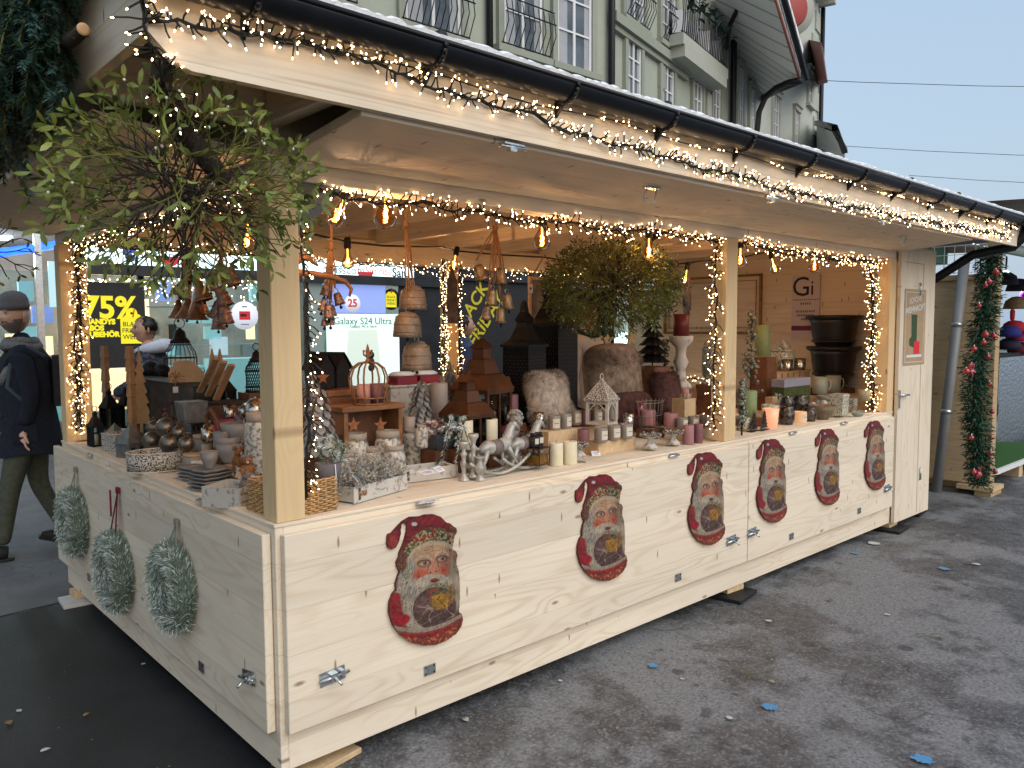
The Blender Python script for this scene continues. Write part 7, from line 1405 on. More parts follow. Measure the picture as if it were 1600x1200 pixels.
p = put(1019, 600, Y=1.0); k = mpp(p); zz = at(1019, 572, 'y', 1.0).z; crate(V((p.x, p.y, zz)), .18, 'black pleated metal fir tree'); h = at(1019, 468, 'y', 1.).z-zz; t_ = thing('metal_fir_tree', 'black pleated metal fir tree right of the second mistletoe', 'decorative tree', (p.x, p.y, zz)); q = MB(); n = 7
for j in range(n): f = j/n; r_ = 27*k*(1-f*.8); z_ = h*(.06+.88*f); q.lathe([(r_, z_), (r_*.25, z_+h*.15), (.002, z_+h*.16)], (0, 0, 0), dkmetal, 24, False, flute=.06)
q.rod((0, 0, 0), (0, 0, h), .005, dkmetal, 6); q.build('tiers', t_)
p = put(1107, 640, Y=.9); k = mpp(p); zz = at(1107, 600, 'y', .9).z; crate(V((p.x, p.y, zz)), .14, 'snowy glass cloche'); q = MB(); h = 70*k; r_ = 11*k; q.lathe([(r_*1.2, 0), (r_, .01), (r_*.5, h*.12), (r_*.9, h*.2), (r_, h*.3), (r_, h*.8), (r_*.6, h*.95), (.002, h)], (0, 0, 0), M('frosted_blue_grey_glass', (.30, .34, .32), .4, scale=50, col2=(.12, .13, .12), thresh=.5), 18); o_ = q.build('glass_cloche'); o_.location = (p.x, p.y, zz); tag(o_, 'tall frosted glass cloche behind the middle post garland', 'cloche')
# snowy branches between (stuffed fir)
def flocked(px, py, wp, hp, label, Y, seed, dense=60, cr=None):
    random.seed(seed); p = put(px, py, Y); k = mpp(p); h = hp*k; r_ = wp*k/2; t_ = thing('flocked_tree', label, 'artificial tree', p); q = MB(); st2 = MB(); st2.tube([(0, 0, 0), (.003, 0, h*.5), (0, 0, h)], [.006, .005, .002], w_bark, 5)
    if cr: crate(p, r_*2, cr)
    fb2 = M('flocked_tips', (.36, .36, .31), .95, scale=60, col2=(.09, .10, .07), thresh=.5, bump=1.)
    for i in range(dense):
        z_ = h*(.12+.86*rnd()); a = ru(0, 6.28); rr = r_*ru(.3, 1.)*(1.15-z_/h); e_ = V((rr*math.cos(a), rr*math.sin(a), z_+ru(-.01, .03))); st2.tube([(0, 0, z_-.02), e_], .0022, w_bark, 3); q.sph(e_, ru(.010, .019), fb2, 8)
        for j in range(4): q.leaf(e_, (ru(-1, 1), ru(-1, 1), ru(-.3, 1)), (0, 0, 1), .022, .008, fb2)
    st2.build('trunk', t_); tag(q.build('tips', t_), kind='stuff')
flocked(1172, 640, 46, 152, 'flocked miniature pine with pompon tips right of the middle post', .75, 3, 80); flocked(1038, 590, 30, 60, 'flocked pine sprig beside the black metal fir tree', .98, 4, 30, 'flocked pine sprig')
# ---------- right window goods
p = put(1192, 640, Y=.9); zz = at(1192, 556, 'y', .9).z; crate(V((p.x, p.y, zz)), .14, 'tall sage candle'); candle(1191, 556, 23, 48, 'green', 'tall sage green pillar candle behind the flocked pine', z=zz)
candle(1169, 640+12, 26, 42, 'green', 'short moss green candle beside the flocked pine foot', Y=.35, cr='moss green candle')
q = MB(); p = put(1233, 640, Y=.78); zz = at(1233, 580, 'y', .78).z; a = at(1202, 600, 'y', .78).x; b_ = at(1265, 600, 'y', .78).x; t_ = thing('slatted_crate', 'slatted wooden crate turned upside down under the mirrored tealights', 'crate', ((a+b_)/2, .85, CZ)); h = zz-CZ
for i in range(7): q.box(((b_-a)*(-.5+(i+.5)/7), -.07, h/2), ((b_-a)/7*.72, .012, h), tim2)
q.box((0, 0, h-.006), (b_-a, .16, .012), tim2); q.build('slats', t_)
for i, px in enumerate((1229, 1249)):
    p = at(px, 580, 'y', .82); p.z = zz; k = mpp(p); t_ = thing('tealight_glass', ('left', 'right')[i]+' mirrored tealight glass on the slatted crate', 'tealight', p, 0, 'mirrored tealight glasses'); q = MB(); q.lathe([(8.5*k, 0), (9*k, .004), (9*k, 18*k), (8*k, 18*k), (7.6*k, .01), (.001, .01)], (0, 0, 0), silv, 16); q.build('glass', t_)
vase(1222, 580, 36, 34, 'green floral round pot behind the mirrored tealights', [(.7, 0), (1, .3), (1, .8), (.9, .9)], florg, Y=.92, cat='pot', rim=florg); crate(at(1222, 580, 'y', .92), .14, 'green floral round pot')
q = MB(); p = at(1224, 548, 'y', .92); k = mpp(p); random.seed(8)
for i in range(14): a = ru(0, 6.28); q.sph(p+V((math.cos(a)*12*k*rnd(), math.sin(a)*.03, ru(-.0, 12*k))), 8*k*ru(.7, 1), florg, 10)
tag(q.build('cloth_bundle'), 'bundle of patterned cloth on the green floral pot', 'cloth')
urn = M('matt_black_urn', (.012, .012, .014), .45, var=.3, scale=10, coat=.2)
def urnf(px, py, wp, hp, label, Y, zz=None, cr=None):
    p = at(px, py, 'y', Y); k = mpp(p); r_ = wp*k/2; h = hp*k; t_ = thing('black_urn', label, 'urn', p, 0, 'black urns stacked in the right window'); q = MB()
    if cr: crate(p, r_*1.2, cr, None)
    q.lathe([(r_*.35, 0), (r_*.55, h*.1), (r_*.72, h*.35), (r_*.78, h*.55), (r_*.82, h*.8), (r_*.88, h*.92), (r_*.8, h*.92), (r_*.6, h*.3), (.001, h*.2)], (0, 0, 0), urn, 32); q.build('body', t_)
    q = MB(); q.lathe([(r_*.86, h*.88), (r_, h*.93), (r_*1.0, h), (r_*.82, h*.96), (r_*.8, h*.9)], (0, 0, 0), urn, 48, flute=.012); q.lathe([(r_*.76, h*.30), (r_*.79, h*.33), (r_*.76, h*.36)], (0, 0, 0), urn, 32); q.build('rim', t_)
urnf(1301, 605, 80, 64, 'lower black urn carrying the other one', .72, cr='two stacked black urns'); urnf(1302, 553, 84, 60, 'upper black urn with fluted flaring rim', .72)
gstone = M('sage_stoneware', (.30, .33, .27), .4, var=.08, scale=20)
def mug(px, py, wp, hp, label, mat, Y=None, z=None, rz=0., handle=None):
    p = put(px, py, Y, None, z); k = mpp(p); r_ = wp*k/2; h = hp*k; t_ = thing('mug', label, 'mug', p, rz); q = MB(); q.lathe([(r_*.9, 0), (r_, .005), (r_, h), (r_*.92, h), (r_*.9, .01), (.001, .01)], (0, 0, 0), mat, 22); q.build('cup', t_)
    q = MB(); q.tube([(r_, 0, h*.85), (r_*1.5, 0, h*.8), (r_*1.6, 0, h*.5), (r_*1.35, 0, h*.22), (r_, 0, h*.2)], .0045, handle or mat, 7); q.build('handle', t_); return t_
crp = at(1290, 622, 'y', .50); crate(V((crp.x, crp.y, at(1290, 617, 'y', .5).z)), .26, 'sage mugs and plates', w_crate, .14)
zz = at(1290, 617, 'y', .5).z; mug(1281, 615, 23, 26, 'tall sage green mug, left one of the pair', gstone, .52, rz=-.6, handle=wf); mug(1301, 613, 23, 26, 'tall sage green mug, right one of the pair', gstone, .54, rz=-.6, handle=wf)
bowl(1318, 640, 28, 18, 'sage green stack of little bowls beside the mugs', gstone, Y=.42); bowl(1291, 627, 30, 9, 'shallow sage dish leaning before the mugs', gstone, Y=.42)
q = MB(); p = put(1245, 650, Y=.48); a = at(1225, 628, 'y', .48); b_ = at(1265, 628, 'y', .48); c1 = at(1245, 592, 'y', .48); zb_ = at(1245, 626, 'y', .48).z; t_ = thing('fabric_cube', 'moss green and lilac banded fabric basket in the right window', 'basket', ((a.x+b_.x)/2, .53, zb_)); h = c1.z-zb_; w_ = b_.x-a.x; q.box((0, 0, h*.32), (w_, .1, h*.64), M('moss_green_cloth', (.05, .07, .02), .95, var=.4, scale=40, bump=.5)); q.build('body', t_); q = MB(); q.box((0, 0, h*.84), (w_*1.02, .104, h*.36), M('lilac_grey_cloth', (.27, .26, .33), .9, var=.1)); q.build('band', t_); crate(V(((a.x+b_.x)/2, .53, zb_)), w_, 'green and lilac fabric basket', None, .1)
mug(1203, 652, 26, 20, 'cream floral mug with big white handle in the right window', florg, .34, rz=-.5, handle=wf); crate(at(1203, 652, 'y', .34), .08, 'cream floral mug')
t_ = thing('tealight_glass', 'glowing salmon glass tealight at the counter edge right of the middle post', 'tealight', put(1204, 668)); k = mpp(put(1204, 668)); q = MB(); q.lathe([(10*k, 0), (12.5*k, 30*k), (11.8*k, 30*k), (9.4*k, .006), (.001, .006)], (0, 0, 0), M('lit_salmon_glass', (.75, .38, .26), .25, emis=.5, ecol=(1, .36, .18)), 20); q.build('glass', t_)
dkg = M('smoked_bronze_glass', (.12, .10, .085), .2, .6, scale=50, col2=(.035, .03, .03), thresh=.5, coat=.5)
for px, py, wp, hp, Y_, lb in ((1229, 663, 25, 28, None, 'dark mottled glass tealight next to the salmon one'), (1230, 640, 22, 20, .35, 'small dark glass bowl behind the mottled tealight'), (1250, 645, 26, 28, .30, 'bronze glass tealight behind the lit wooden tealight'), (1266, 658, 20, 22, None, 'dark tealight with a gold star, counter edge')):
    p = put(px, py, Y_); k = mpp(p); r_ = wp*k/2; h = hp*k; t_ = thing('tealight_glass', lb, 'tealight', p, 0, 'dark tealight glasses'); q = MB(); q.lathe([(r_*.75, 0), (r_, h*.3), (r_, h*.65), (r_*.82, h*.9), (r_*.86, h), (r_*.78, h), (r_*.7, h*.2), (.001, h*.15)], (0, 0, 0), dkg, 20); q.build('glass', t_)
    if 'star' in lb: star(Mx.Translation((0, -r_*1.02, h*.5)) @ Mx.Rotation(PI/2, 4, 'X'), .012, MATS['antique_gold'], .002).build('star', t_)
jar(1250, 660, 20, 20, 'small lit candle jar with pale label at the counter edge', lid=False, col=M('amber_lit_glass', (.5, .32, .18), .3, emis=.35, ecol=(1, .5, .2)))
p = put(1285, 654); bo = bowl(1284, 655, 42, 22, 'wide wooden-look bowl of bird ornaments by the counter edge', M('brown_carved_bowl', (.17, .125, .08), .6, var=.3, scale=40)); k = mpp(p)
rob = M('speckled_ornament', (.55, .52, .48), .5, scale=60, col2=(.12, .10, .10), thresh=.42)
for i, (px, py, lb) in enumerate(((1270, 633, 'left'), (1279, 628, 'topmost'), (1287, 630, 'pink'), (1296, 631, 'right'), (1279, 636, 'lower front'), (1290, 636, 'lower right'))):
    pp = at(px, py, 'z', CZ+.052+(.012 if i in (1, 2) else 0)); q = MB(); q.sph(pp, 6.5*k, rob, 12, (1, 1, .85)); q.sph(pp+V((-.012, -.006, .008)), 3.4*k, rob, 8); q.leaf(pp+V((-.02, -.012, .008)), (-1, -.4, 0), (0, 0, 1), .008, .004, black); tag(q.build('bird_ornament'), lb+' bird ornament in the wide bowl', 'ornament', 'bird ornaments in the bowl')
pat = M('star_patterned_box', (.45, .42, .34), .6, scale=90, col2=(.10, .10, .07), thresh=.5)
def gbox(px, py, wp, hp, label, Y=None, mat=None, rz=.1, d=.7):
    p = put(px, py, Y); k = mpp(p); w_ = wp*k*.9; h = hp*k; t_ = thing('patterned_box', label, 'box', p, rz, 'patterned boxes in the right window'); q = MB(); q.box((0, 0, h*.36), (w_, w_*d, h*.72), mat or pat); q.build('box', t_, .001); q = MB(); q.box((0, 0, h*.86), (w_*1.05, w_*d*1.05, h*.27), mat or pat); q.build('lid', t_, .001)
gbox(1310, 648, 32, 16, 'sage patterned box left of the boxes in the corner', .14, MATS['green_floral_ceramic']); gbox(1311, 632, 32, 17, 'sage patterned box stacked on the lower one', .14, MATS['green_floral_ceramic']); gbox(1330, 644, 20, 11, 'low grey patterned box right of the sage boxes', None); gbox(1330, 633, 20, 10, 'upper low patterned box right of the sage boxes', .1); gbox(1352, 640, 25, 14, 'dark patterned box beside the right post garland', None, M('dark_star_box', (.16, .14, .11), .5, scale=90, col2=(.4, .33, .2), thresh=.6))
p = put(1350, 626, Y=.12); k = mpp(p); q = MB(); q.lathe([(9*k, 0), (9*k, 17*k), (8*k, 17*k), (.001, 15*k)], (0, 0, 0), MATS['dark_star_box'], 18); o_ = q.build('patterned_tin'); o_.location = p; tag(o_, 'round dark patterned tin on the dark box by the right post', 'tin')
for px, py, lb in ((1177, 674, 'left black-barred mirror fir tree at the counter edge'), (1193, 672, 'right black-barred mirror fir tree at the counter edge')):
    p = put(px, py); k = mpp(p); h = 34*k; t_ = thing('mirror_tree', lb, 'decorative tree', p, .15, 'mirror fir trees'); q = MB(); q.prism([(-14*k, h*.1), (14*k, h*.1), (0, h)], .004, silv, Mx.Rotation(PI/2, 4, 'X')); q.build('mirror', t_); q = MB()
    for i in range(5): f = i/5; q.tube([(-15*k*(1-f), -.005, h*(.1+.85*f)), (0, -.008, h*(.2+.85*f)), (15*k*(1-f), -.005, h*(.1+.85*f))], .0028, black, 4)
    for i in range(5): q.rod(((i-2)*5*k, -.006, h*.1), ((i-2)*1.2*k, -.006, h*.85), .0016, black, 4)
    q.box((0, 0, .002), (30*k, .035, .004), black); q.build('bars', t_)
flocked(1159, 680, 20, 84, 'narrow frosted tree at the right foot of the middle post', .10, 12, 60)
q = MB(); random.seed(6); b0 = put(1216, 650, Y=.55)
for i in range(8): path = [b0+V((0, 0, .02)), b0+V((ru(-.03, .03), 0, .08)), b0+V((ru(-.05, .05), 0, ru(.1, .17)))]; needles(q, path, .02, frost, 600, .002); q.tube(path, .002, mstem, 3)
tag(q.build('frosted_sprig'), 'frosted sprig standing behind the cream floral mug', 'artificial plant')
p = at(1207, 608, 'y', .6); q = MB(); q.box((0, 0, 0), (.07, .06, .05), tim2); o_ = q.build('small_wood_box', None, .002); pz = at(1205, 640, 'y', .5); o_.location = (pz.x, .5, CZ+.12); crate(V((pz.x, .5, CZ+.094)), .08, 'small pale wood box'); tag(o_, 'small pale wood box with cream face behind the floral mug', 'box')
# ---------- on and before the end wall: picture frame, sign, metal leaves
fa_, fb_ = at(1040, 520, 'x', 5.72), at(1190, 436, 'x', 5.72); t_ = thing('picture_frame', 'large empty gilt picture frame on the inner end wall', 'picture frame', (5.72, (fa_.y+fb_.y)/2, (at(1040, 520, 'x', 5.72).z+at(1040, 438, 'x', 5.72).z)/2)); wY = abs(fa_.y-fb_.y); hZ = at(1040, 438, 'x', 5.72).z-at(1040, 520, 'x', 5.72).z; q = MB(); gilt = M('dull_gilt', (.30, .17, .06), .4, .7, var=.3)
for dy, dz, sy_, sz_ in ((0, hZ/2, wY, .022), (0, -hZ/2, wY, .022), (wY/2, 0, .022, hZ+.022), (-wY/2, 0, .022, hZ+.022)): q.box((-.012, dy, dz), (.024, sy_, sz_), gilt)
for dy, dz, sy_, sz_ in ((0, hZ/2-.05, wY-.1, .006), (0, -hZ/2+.05, wY-.1, .006), (wY/2-.05, 0, .006, hZ-.1), (-wY/2+.05, 0, .006, hZ-.1)): q.box((-.008, dy, dz), (.008, sy_, sz_), gilt)
q.build('frame', t_)
s0, s1 = at(1239, 432, 'x', 5.715), at(1280, 530, 'x', 5.715); a = at(1239, 432, 'x', 5.715); t_ = thing('shop_sign', 'white panel sign with large G and i letters on the inner end wall', 'sign', (5.716, (s0.y+s1.y)/2, (s0.z+s1.z)/2)); wY = abs(s0.y-s1.y); hZ = abs(s0.z-s1.z)*1.02; q = MB(); q.box((-.006, 0, 0), (.010, wY, hZ), M('sign_white', (.62, .55, .58), .5)); bo_ = q.build('board', t_); q = MB(); q.box((-.0115, 0, -hZ*.32), (.001, wY, hZ*.075), M('purple_band', (.16, .015, .09), .5)); q.build('purple_band', t_)
Xs = face((-.012, 0, 0), -1, 0)
for s_, sz_, y_, x_, mt_ in (('G', .25, hZ*.31, -.045, black), ('i', .19, hZ*.29, .062, black)):
    o_ = text('letter', s_, sz_, mt_, Xs @ Mx.Translation((x_, y_, .0)), t_)
q = MB(); random.seed(3)   # illegibly small lines of print
for y_, n_ in ((.12, 12), (.06, 5), (-.06, 9), (-.12, 8), (-.18, 4)):
    for i in range(n_): q.box((-.0125, (i-(n_-1)/2)*.021, hZ*y_), (.0006, .013, .020 if n_ < 10 else .011), greyp)
tag(q.build('small_print', t_), kind='stuff')
q = MB(); a = at(1040, 600, 'x', 5.5); q.b2((5.45, .15, a.z-.03), (5.72, 2.6, a.z), w_yx); q.b2((5.60, .15, CZ-.1), (5.64, 2.6, a.z-.031), w_yz); tag(q.build('wall_shelf'), 'timber shelf board along the inner end wall', 'shelf')
q = MB(); q.b2((5.715, .15, CZ+.0), (5.7215, .9, 1.25), M('orange_panel', (.5, .25, .05), .6)); 
p = at(1074, 440, 'y', .95); t_ = thing('hanging_metal_leaves', 'bunch of long dark metal leaves on pink ribbon under the pear bulb', 'ornament', p); q = MB(); lm = M('dark_leaf_metal', (.10, .085, .07), .45, .5, var=.4, scale=40, bump=.4); k = mpp(p)
for dx, dy, tl, L in ((-16, 0, .35, 42), (-8, 3, .25, 50), (4, 4, .1, 48), (16, 2, -.12, 52), (10, 8, -.05, 58)):
    X_ = Mx.Translation((dx*k*.4, ru(-.02, .02), -.02)) @ Mx.Rotation(-tl, 4, 'Y'); vs = []; n = 10
    for i in range(n+1):
        f = i/n; wd_ = math.sin(PI*min(1, f*.97+.03))**.7*9.5*k
        for u in (-1, -.5, 0, .5, 1): vs.append(X_ @ V((u*wd_, .012*abs(u), -f*L*k)))
    q.add(vs, [(i*5+j, i*5+j+1, (i+1)*5+j+1, (i+1)*5+j) for i in range(n) for j in range(4)], lm, True)
q.build('leaves', t_); q = MB()
for i in range(12): q.tube([(0, 0, 0), (ru(-.04, .04), ru(-.02, .02), ru(-.02, .04))], .003, cand['pink'], 4)
q.tube([(0, 0, 0), (.0, 0, .12)], .003, jute, 4); q.build('ribbon', t_)
# grey picture slab hanging inside on cord, stars
a, b_ = at(826, 432, 'y', 1.3), at(860, 560, 'y', 1.3); t_ = thing('hanging_slab', 'grey stone-look wooden tray hanging on a rope triangle behind the black lanterns', 'wall ornament', ((a.x+b_.x)/2+.05, 1.3, a.z)); q = MB(); q.box((0, 0, -.26), (.30, .02, .52), w_crate); q.box((0, -.012, -.26), (.26, .006, .48), M('grey_slab_face', (.20, .17, .14), .7, var=.4, scale=10)); q.build('tray', t_); q = MB(); q.tube([(-.12, 0, 0), (.0, 0, .15), (.12, 0, 0)], .005, jute, 5); q.build('rope', t_); swing(t_, (-.16, -.02, -.02), .05, L=.03)
# poster on the door
pa_, pb__ = at(1413, 452, 'y', -.04), at(1447, 570, 'y', -.04); xw = (at(1413, 500, 'y', -.04).x+at(1446, 500, 'y', -.04).x)/2; ww_ = at(1446, 500, 'y', -.04).x-at(1413, 500, 'y', -.04).x; zt_, zb2 = at(1430, 452, 'y', -.04).z, at(1430, 570, 'y', -.04).z
t_ = thing('door_poster', 'brown paper poster with a green stocking and red parcel on the door', 'poster', (xw, -.037, (zt_+zb2)/2)); X_ = Mx.Rotation(PI/2, 4, 'X'); q = MB(); kraft = M('kraft_paper', (.42, .30, .18), .8, var=.1); q.box((0, 0, .001), (ww_, zt_-zb2, .002), kraft, X=X_); q.build('sheet', t_)
q = MB(); hh = zt_-zb2
for sx_, sy_, a_, b__ in ((0, hh*.46, ww_*.86, .004), (0, -hh*.46, ww_*.86, .004), (ww_*.43, 0, .004, hh*.92), (-ww_*.43, 0, .004, hh*.92)): q.box((sx_, sy_, .0026), (a_, b__, .001), wfr, X=X_)
q.box((0, -hh*.38, .0026), (ww_*.7, .02, .001), wfr, X=X_); q.build('white_border', t_)
text('lettering', 'SCHÖNE', .062, wfr, X_ @ Mx.Translation((0, hh*.36, .003)) @ Mx.Rotation(.12, 4, 'Z'), t_); text('lettering', 'WEIHNACHT', .064, wfr, X_ @ Mx.Translation((0, hh*.24, .003)) @ Mx.Rotation(.12, 4, 'Z'), t_, bold=.001)
q = MB(); q.prism([(-.06, .12), (.05, .12), (.05, -.1), (.0, -.14), (-.09, -.12), (-.09, -.07), (-.05, -.05)], .0012, M('green_print', (.04, .08, .03), .7), X_ @ Mx.Translation((-.01, -.02, .0026))); q.build('stocking_print', t_); q = MB(); q.box((.045, -hh*.27, .0034), (.11, .10, .001), redp, X=X_); q.build('parcel_print', t_)

# ---------- more small wares filling the gaps
random.seed(99); gl2 = M('clear_votive_glass', (.55, .56, .55), .08, trans=.6, ior=1.2); redm = M('dark_red_glass', (.16, .015, .03), .15, coat=1.)
def votive(px, py, wp, hp, label, mat, Y=None, X=None):
    p = put(px, py, Y, X); k = mpp(p); r_ = wp*k/2; h = hp*k; t_ = thing('votive_glass', label, 'tealight', p, 0, 'small votive glasses'); q = MB(); q.lathe([(r_*.8, 0), (r_, h*.2), (r_, h), (r_*.92, h), (r_*.88, h*.2), (.001, h*.12)], (0, 0, 0), mat, 18); q.build('glass', t_)
for a in ((346, 700, 24, 26, 'clear glass votive in front of the raspberry candle', gl2, None, .28), (325, 690, 20, 22, 'silvered votive left of the grey ribbed bowls', silv, None, .30), (378, 668, 22, 24, 'dark red votive before the bark-topped box', redm, None, .45), (360, 655, 20, 22, 'silvered votive before the bark-topped box', silv, None, .5), (306, 668, 20, 26, 'dark bronze votive right of the grey square planter', dkg, None, .40),
          (820, 700, 18, 26, 'bronze votive left of the bronze glass stand', dkg, .30, None), (982, 668, 16, 22, 'silvered votive behind the three front jars', silv, .34, None), (842, 668, 18, 24, 'silvered votive at the foot of the pale fur cushion', silv, .48, None), (1000, 650, 16, 22, 'dark red votive beside the scrolled wire basket', redm, .5, None), (793, 690, 18, 24, 'dark red votive before the copper lanterns', redm, .42, None)): votive(*a)
cone_m = M('pine_cone_brown', (.11, .06, .035), .8, var=.5, scale=60)
def pinecone(px, py, s_, label, Y=None, X=None, mat=None):
    p = put(px, py, Y, X); k = mpp(p); s_ *= k; t_ = thing('pine_cone', label, 'pine cone', p+V((0, 0, s_*.5)), ru(0, 3), 'pine cones among the wares'); q = MB(); q.sph((0, 0, 0), s_*.38, cone_m, 8, (1, 1, 1.3))
    for j in range(7):
        for i in range(8): a = 2*PI*(i+.5*(j % 2))/8; e_ = -.9+1.9*j/6; o_ = V((math.cos(a)*math.cos(e_), math.sin(a)*math.cos(e_), math.sin(e_)*1.2)); q.leaf(o_*s_*.32, o_+V((0, 0, .5)), (0, 0, 1), s_*.26, s_*.24, mat or cone_m, .2)
    q.build('scales', t_)
for a in ((395, 700, 22, 'pine cone before the floral pitcher', None, .26), (345, 740, 18, 'small pine cone behind the plush mice', None, .2), (398, 722, 18, 'pine cone between the wicker basket and the pitcher', None, .2), (700, 745, 18, 'pine cone at the end of the second brick mould', .3, None), (470+60, 700, 20, 'pine cone at the foot of the star bench', .5, None), (828, 640+60, 16, 'pine cone beside the bronze votive', .34, None), (290, 650, 18, 'pine cone before the grey square planter', None, .36), (1222, 675-14, 14, 'pine cone behind the mottled tealight', .3, None)): pinecone(*a)
for a in ((196, 690, 8, 'small dark jingle bell in the square filigree box', 'x', .17), (172, 690, 7, 'smallest jingle bell beside the tiny tin house', 'x', .17), (279, 676, 11, 'jingle bell at the back right of the oval tray', 'x', .21), (240, 668, 11, 'jingle bell at the back left of the oval tray', 'x', .22)): jingle(a[0], a[1], a[2], a[3], a[4], a[5])
zhouse(300, 676, 26, 40, 'dark tin house behind the taupe candle jar', .38)
box_lantern(425-70, 640, 26, 60, 'black lantern behind the raspberry candle', dkmetal, X=.60, cr='black lantern behind the raspberry candle', gcol='white'); box_lantern(318, 640, 24, 64, 'black lantern right of the zinc trough', dkmetal, X=.70)
candle(640, 690, 20, 40, 'taupe', 'taupe candle peeping behind the slim floral jars', Y=.62); candle(707, 690, 16, 40, 'maroon', 'narrow maroon candle left of the smaller copper lantern', Y=.55); candle(800, 660, 20, 44, 'plum', 'plum candle between the copper lantern and fur cushion', Y=.66, cr='plum candle'); candle(958, 655, 16, 30, 'taupe', 'taupe candle beside the white filigree lantern', Y=.5)
leaftree(690, 640, 26, 56, 'grey leaf-scaled cone tree behind the cellophane bags', .80, 'rear leaf cone tree'); leaftree(478+10, 650, 30, 70, 'grey leaf-scaled cone tree behind the light strand at the corner post', .7)
box_lantern(600, 668, 22, 60, 'dark little lantern beside the star bench', dkmetal, Y=.66, rz=.2); box_lantern(795, 640, 26, 80, 'dark slim lantern between the copper and black lanterns', w_brown, Y=.8, rz=.2, cr='dark slim lantern')
for px, py, lb in ((1084, 655, 'white star ornament leaning by the wooden blocks'),): p = at(px, py, 'y', .6); tag(star(face(p, 0, -1), .03, wf).build('star_ornament'), lb, 'star')
for i, (px, py, Y_, lb) in enumerate(((948, 560, 1.0, 'gold paper star hanging lower left of the black metal tree'), (985, 556, .95, 'gold paper star hanging nearest the black metal tree'))):
    p = at(px, py-28, 'y', Y_); tag(star(face(p, 0, -1), .07, M('gold_paper', (.42, .29, .13), .5, .2, var=.2), .01).build('paper_star'), lb, 'star')
bowl(1340, 652, 20, 8, 'little dish at the end of the counter by the right post', gstone)
mug(1165, 668+2, 18, 18, 'small pale cup behind the mirror fir trees', florg, .2, rz=.5)
# ================================================================== PEOPLE
def skin_body(name, parent, joints, edges, mats, matfn, sub=2, root=0):
    me = bpy.data.meshes.new(name); me.from_pydata([j[0] for j in joints], edges, []); o = bpy.data.objects.new(name, me); C.objects.link(o)
    md = o.modifiers.new('skin', 'SKIN'); 
    for i, j in enumerate(joints):
        v_ = me.skin_vertices[0].data[i]; r_ = j[1]; v_.radius = r_ if isinstance(r_, tuple) else (r_, r_); v_.use_root = (i == root)
    s_ = o.modifiers.new('sub', 'SUBSURF'); s_.levels = s_.render_levels = sub
    bpy.context.view_layer.update(); dg = bpy.context.evaluated_depsgraph_get(); m2_ = bpy.data.meshes.new_from_object(o.evaluated_get(dg)); bpy.data.objects.remove(o)
    m2_.materials.clear()
    for m_ in mats: m2_.materials.append(m_)
    for p_ in m2_.polygons: p_.material_index = matfn(p_.center); p_.use_smooth = True
    o = bpy.data.objects.new(name, m2_); C.objects.link(o); o.parent = parent; return o
skinm = M('skin', (.66, .42, .32), .5, var=.12, scale=25); skinw = M('face_skin', (.46, .27, .18), .5, var=.12, scale=25); lipm = M('lips', (.35, .12, .10), .5); eyew = M('eye_white', (.6, .58, .55), .3); irism = M('iris', (.03, .02, .015), .3)
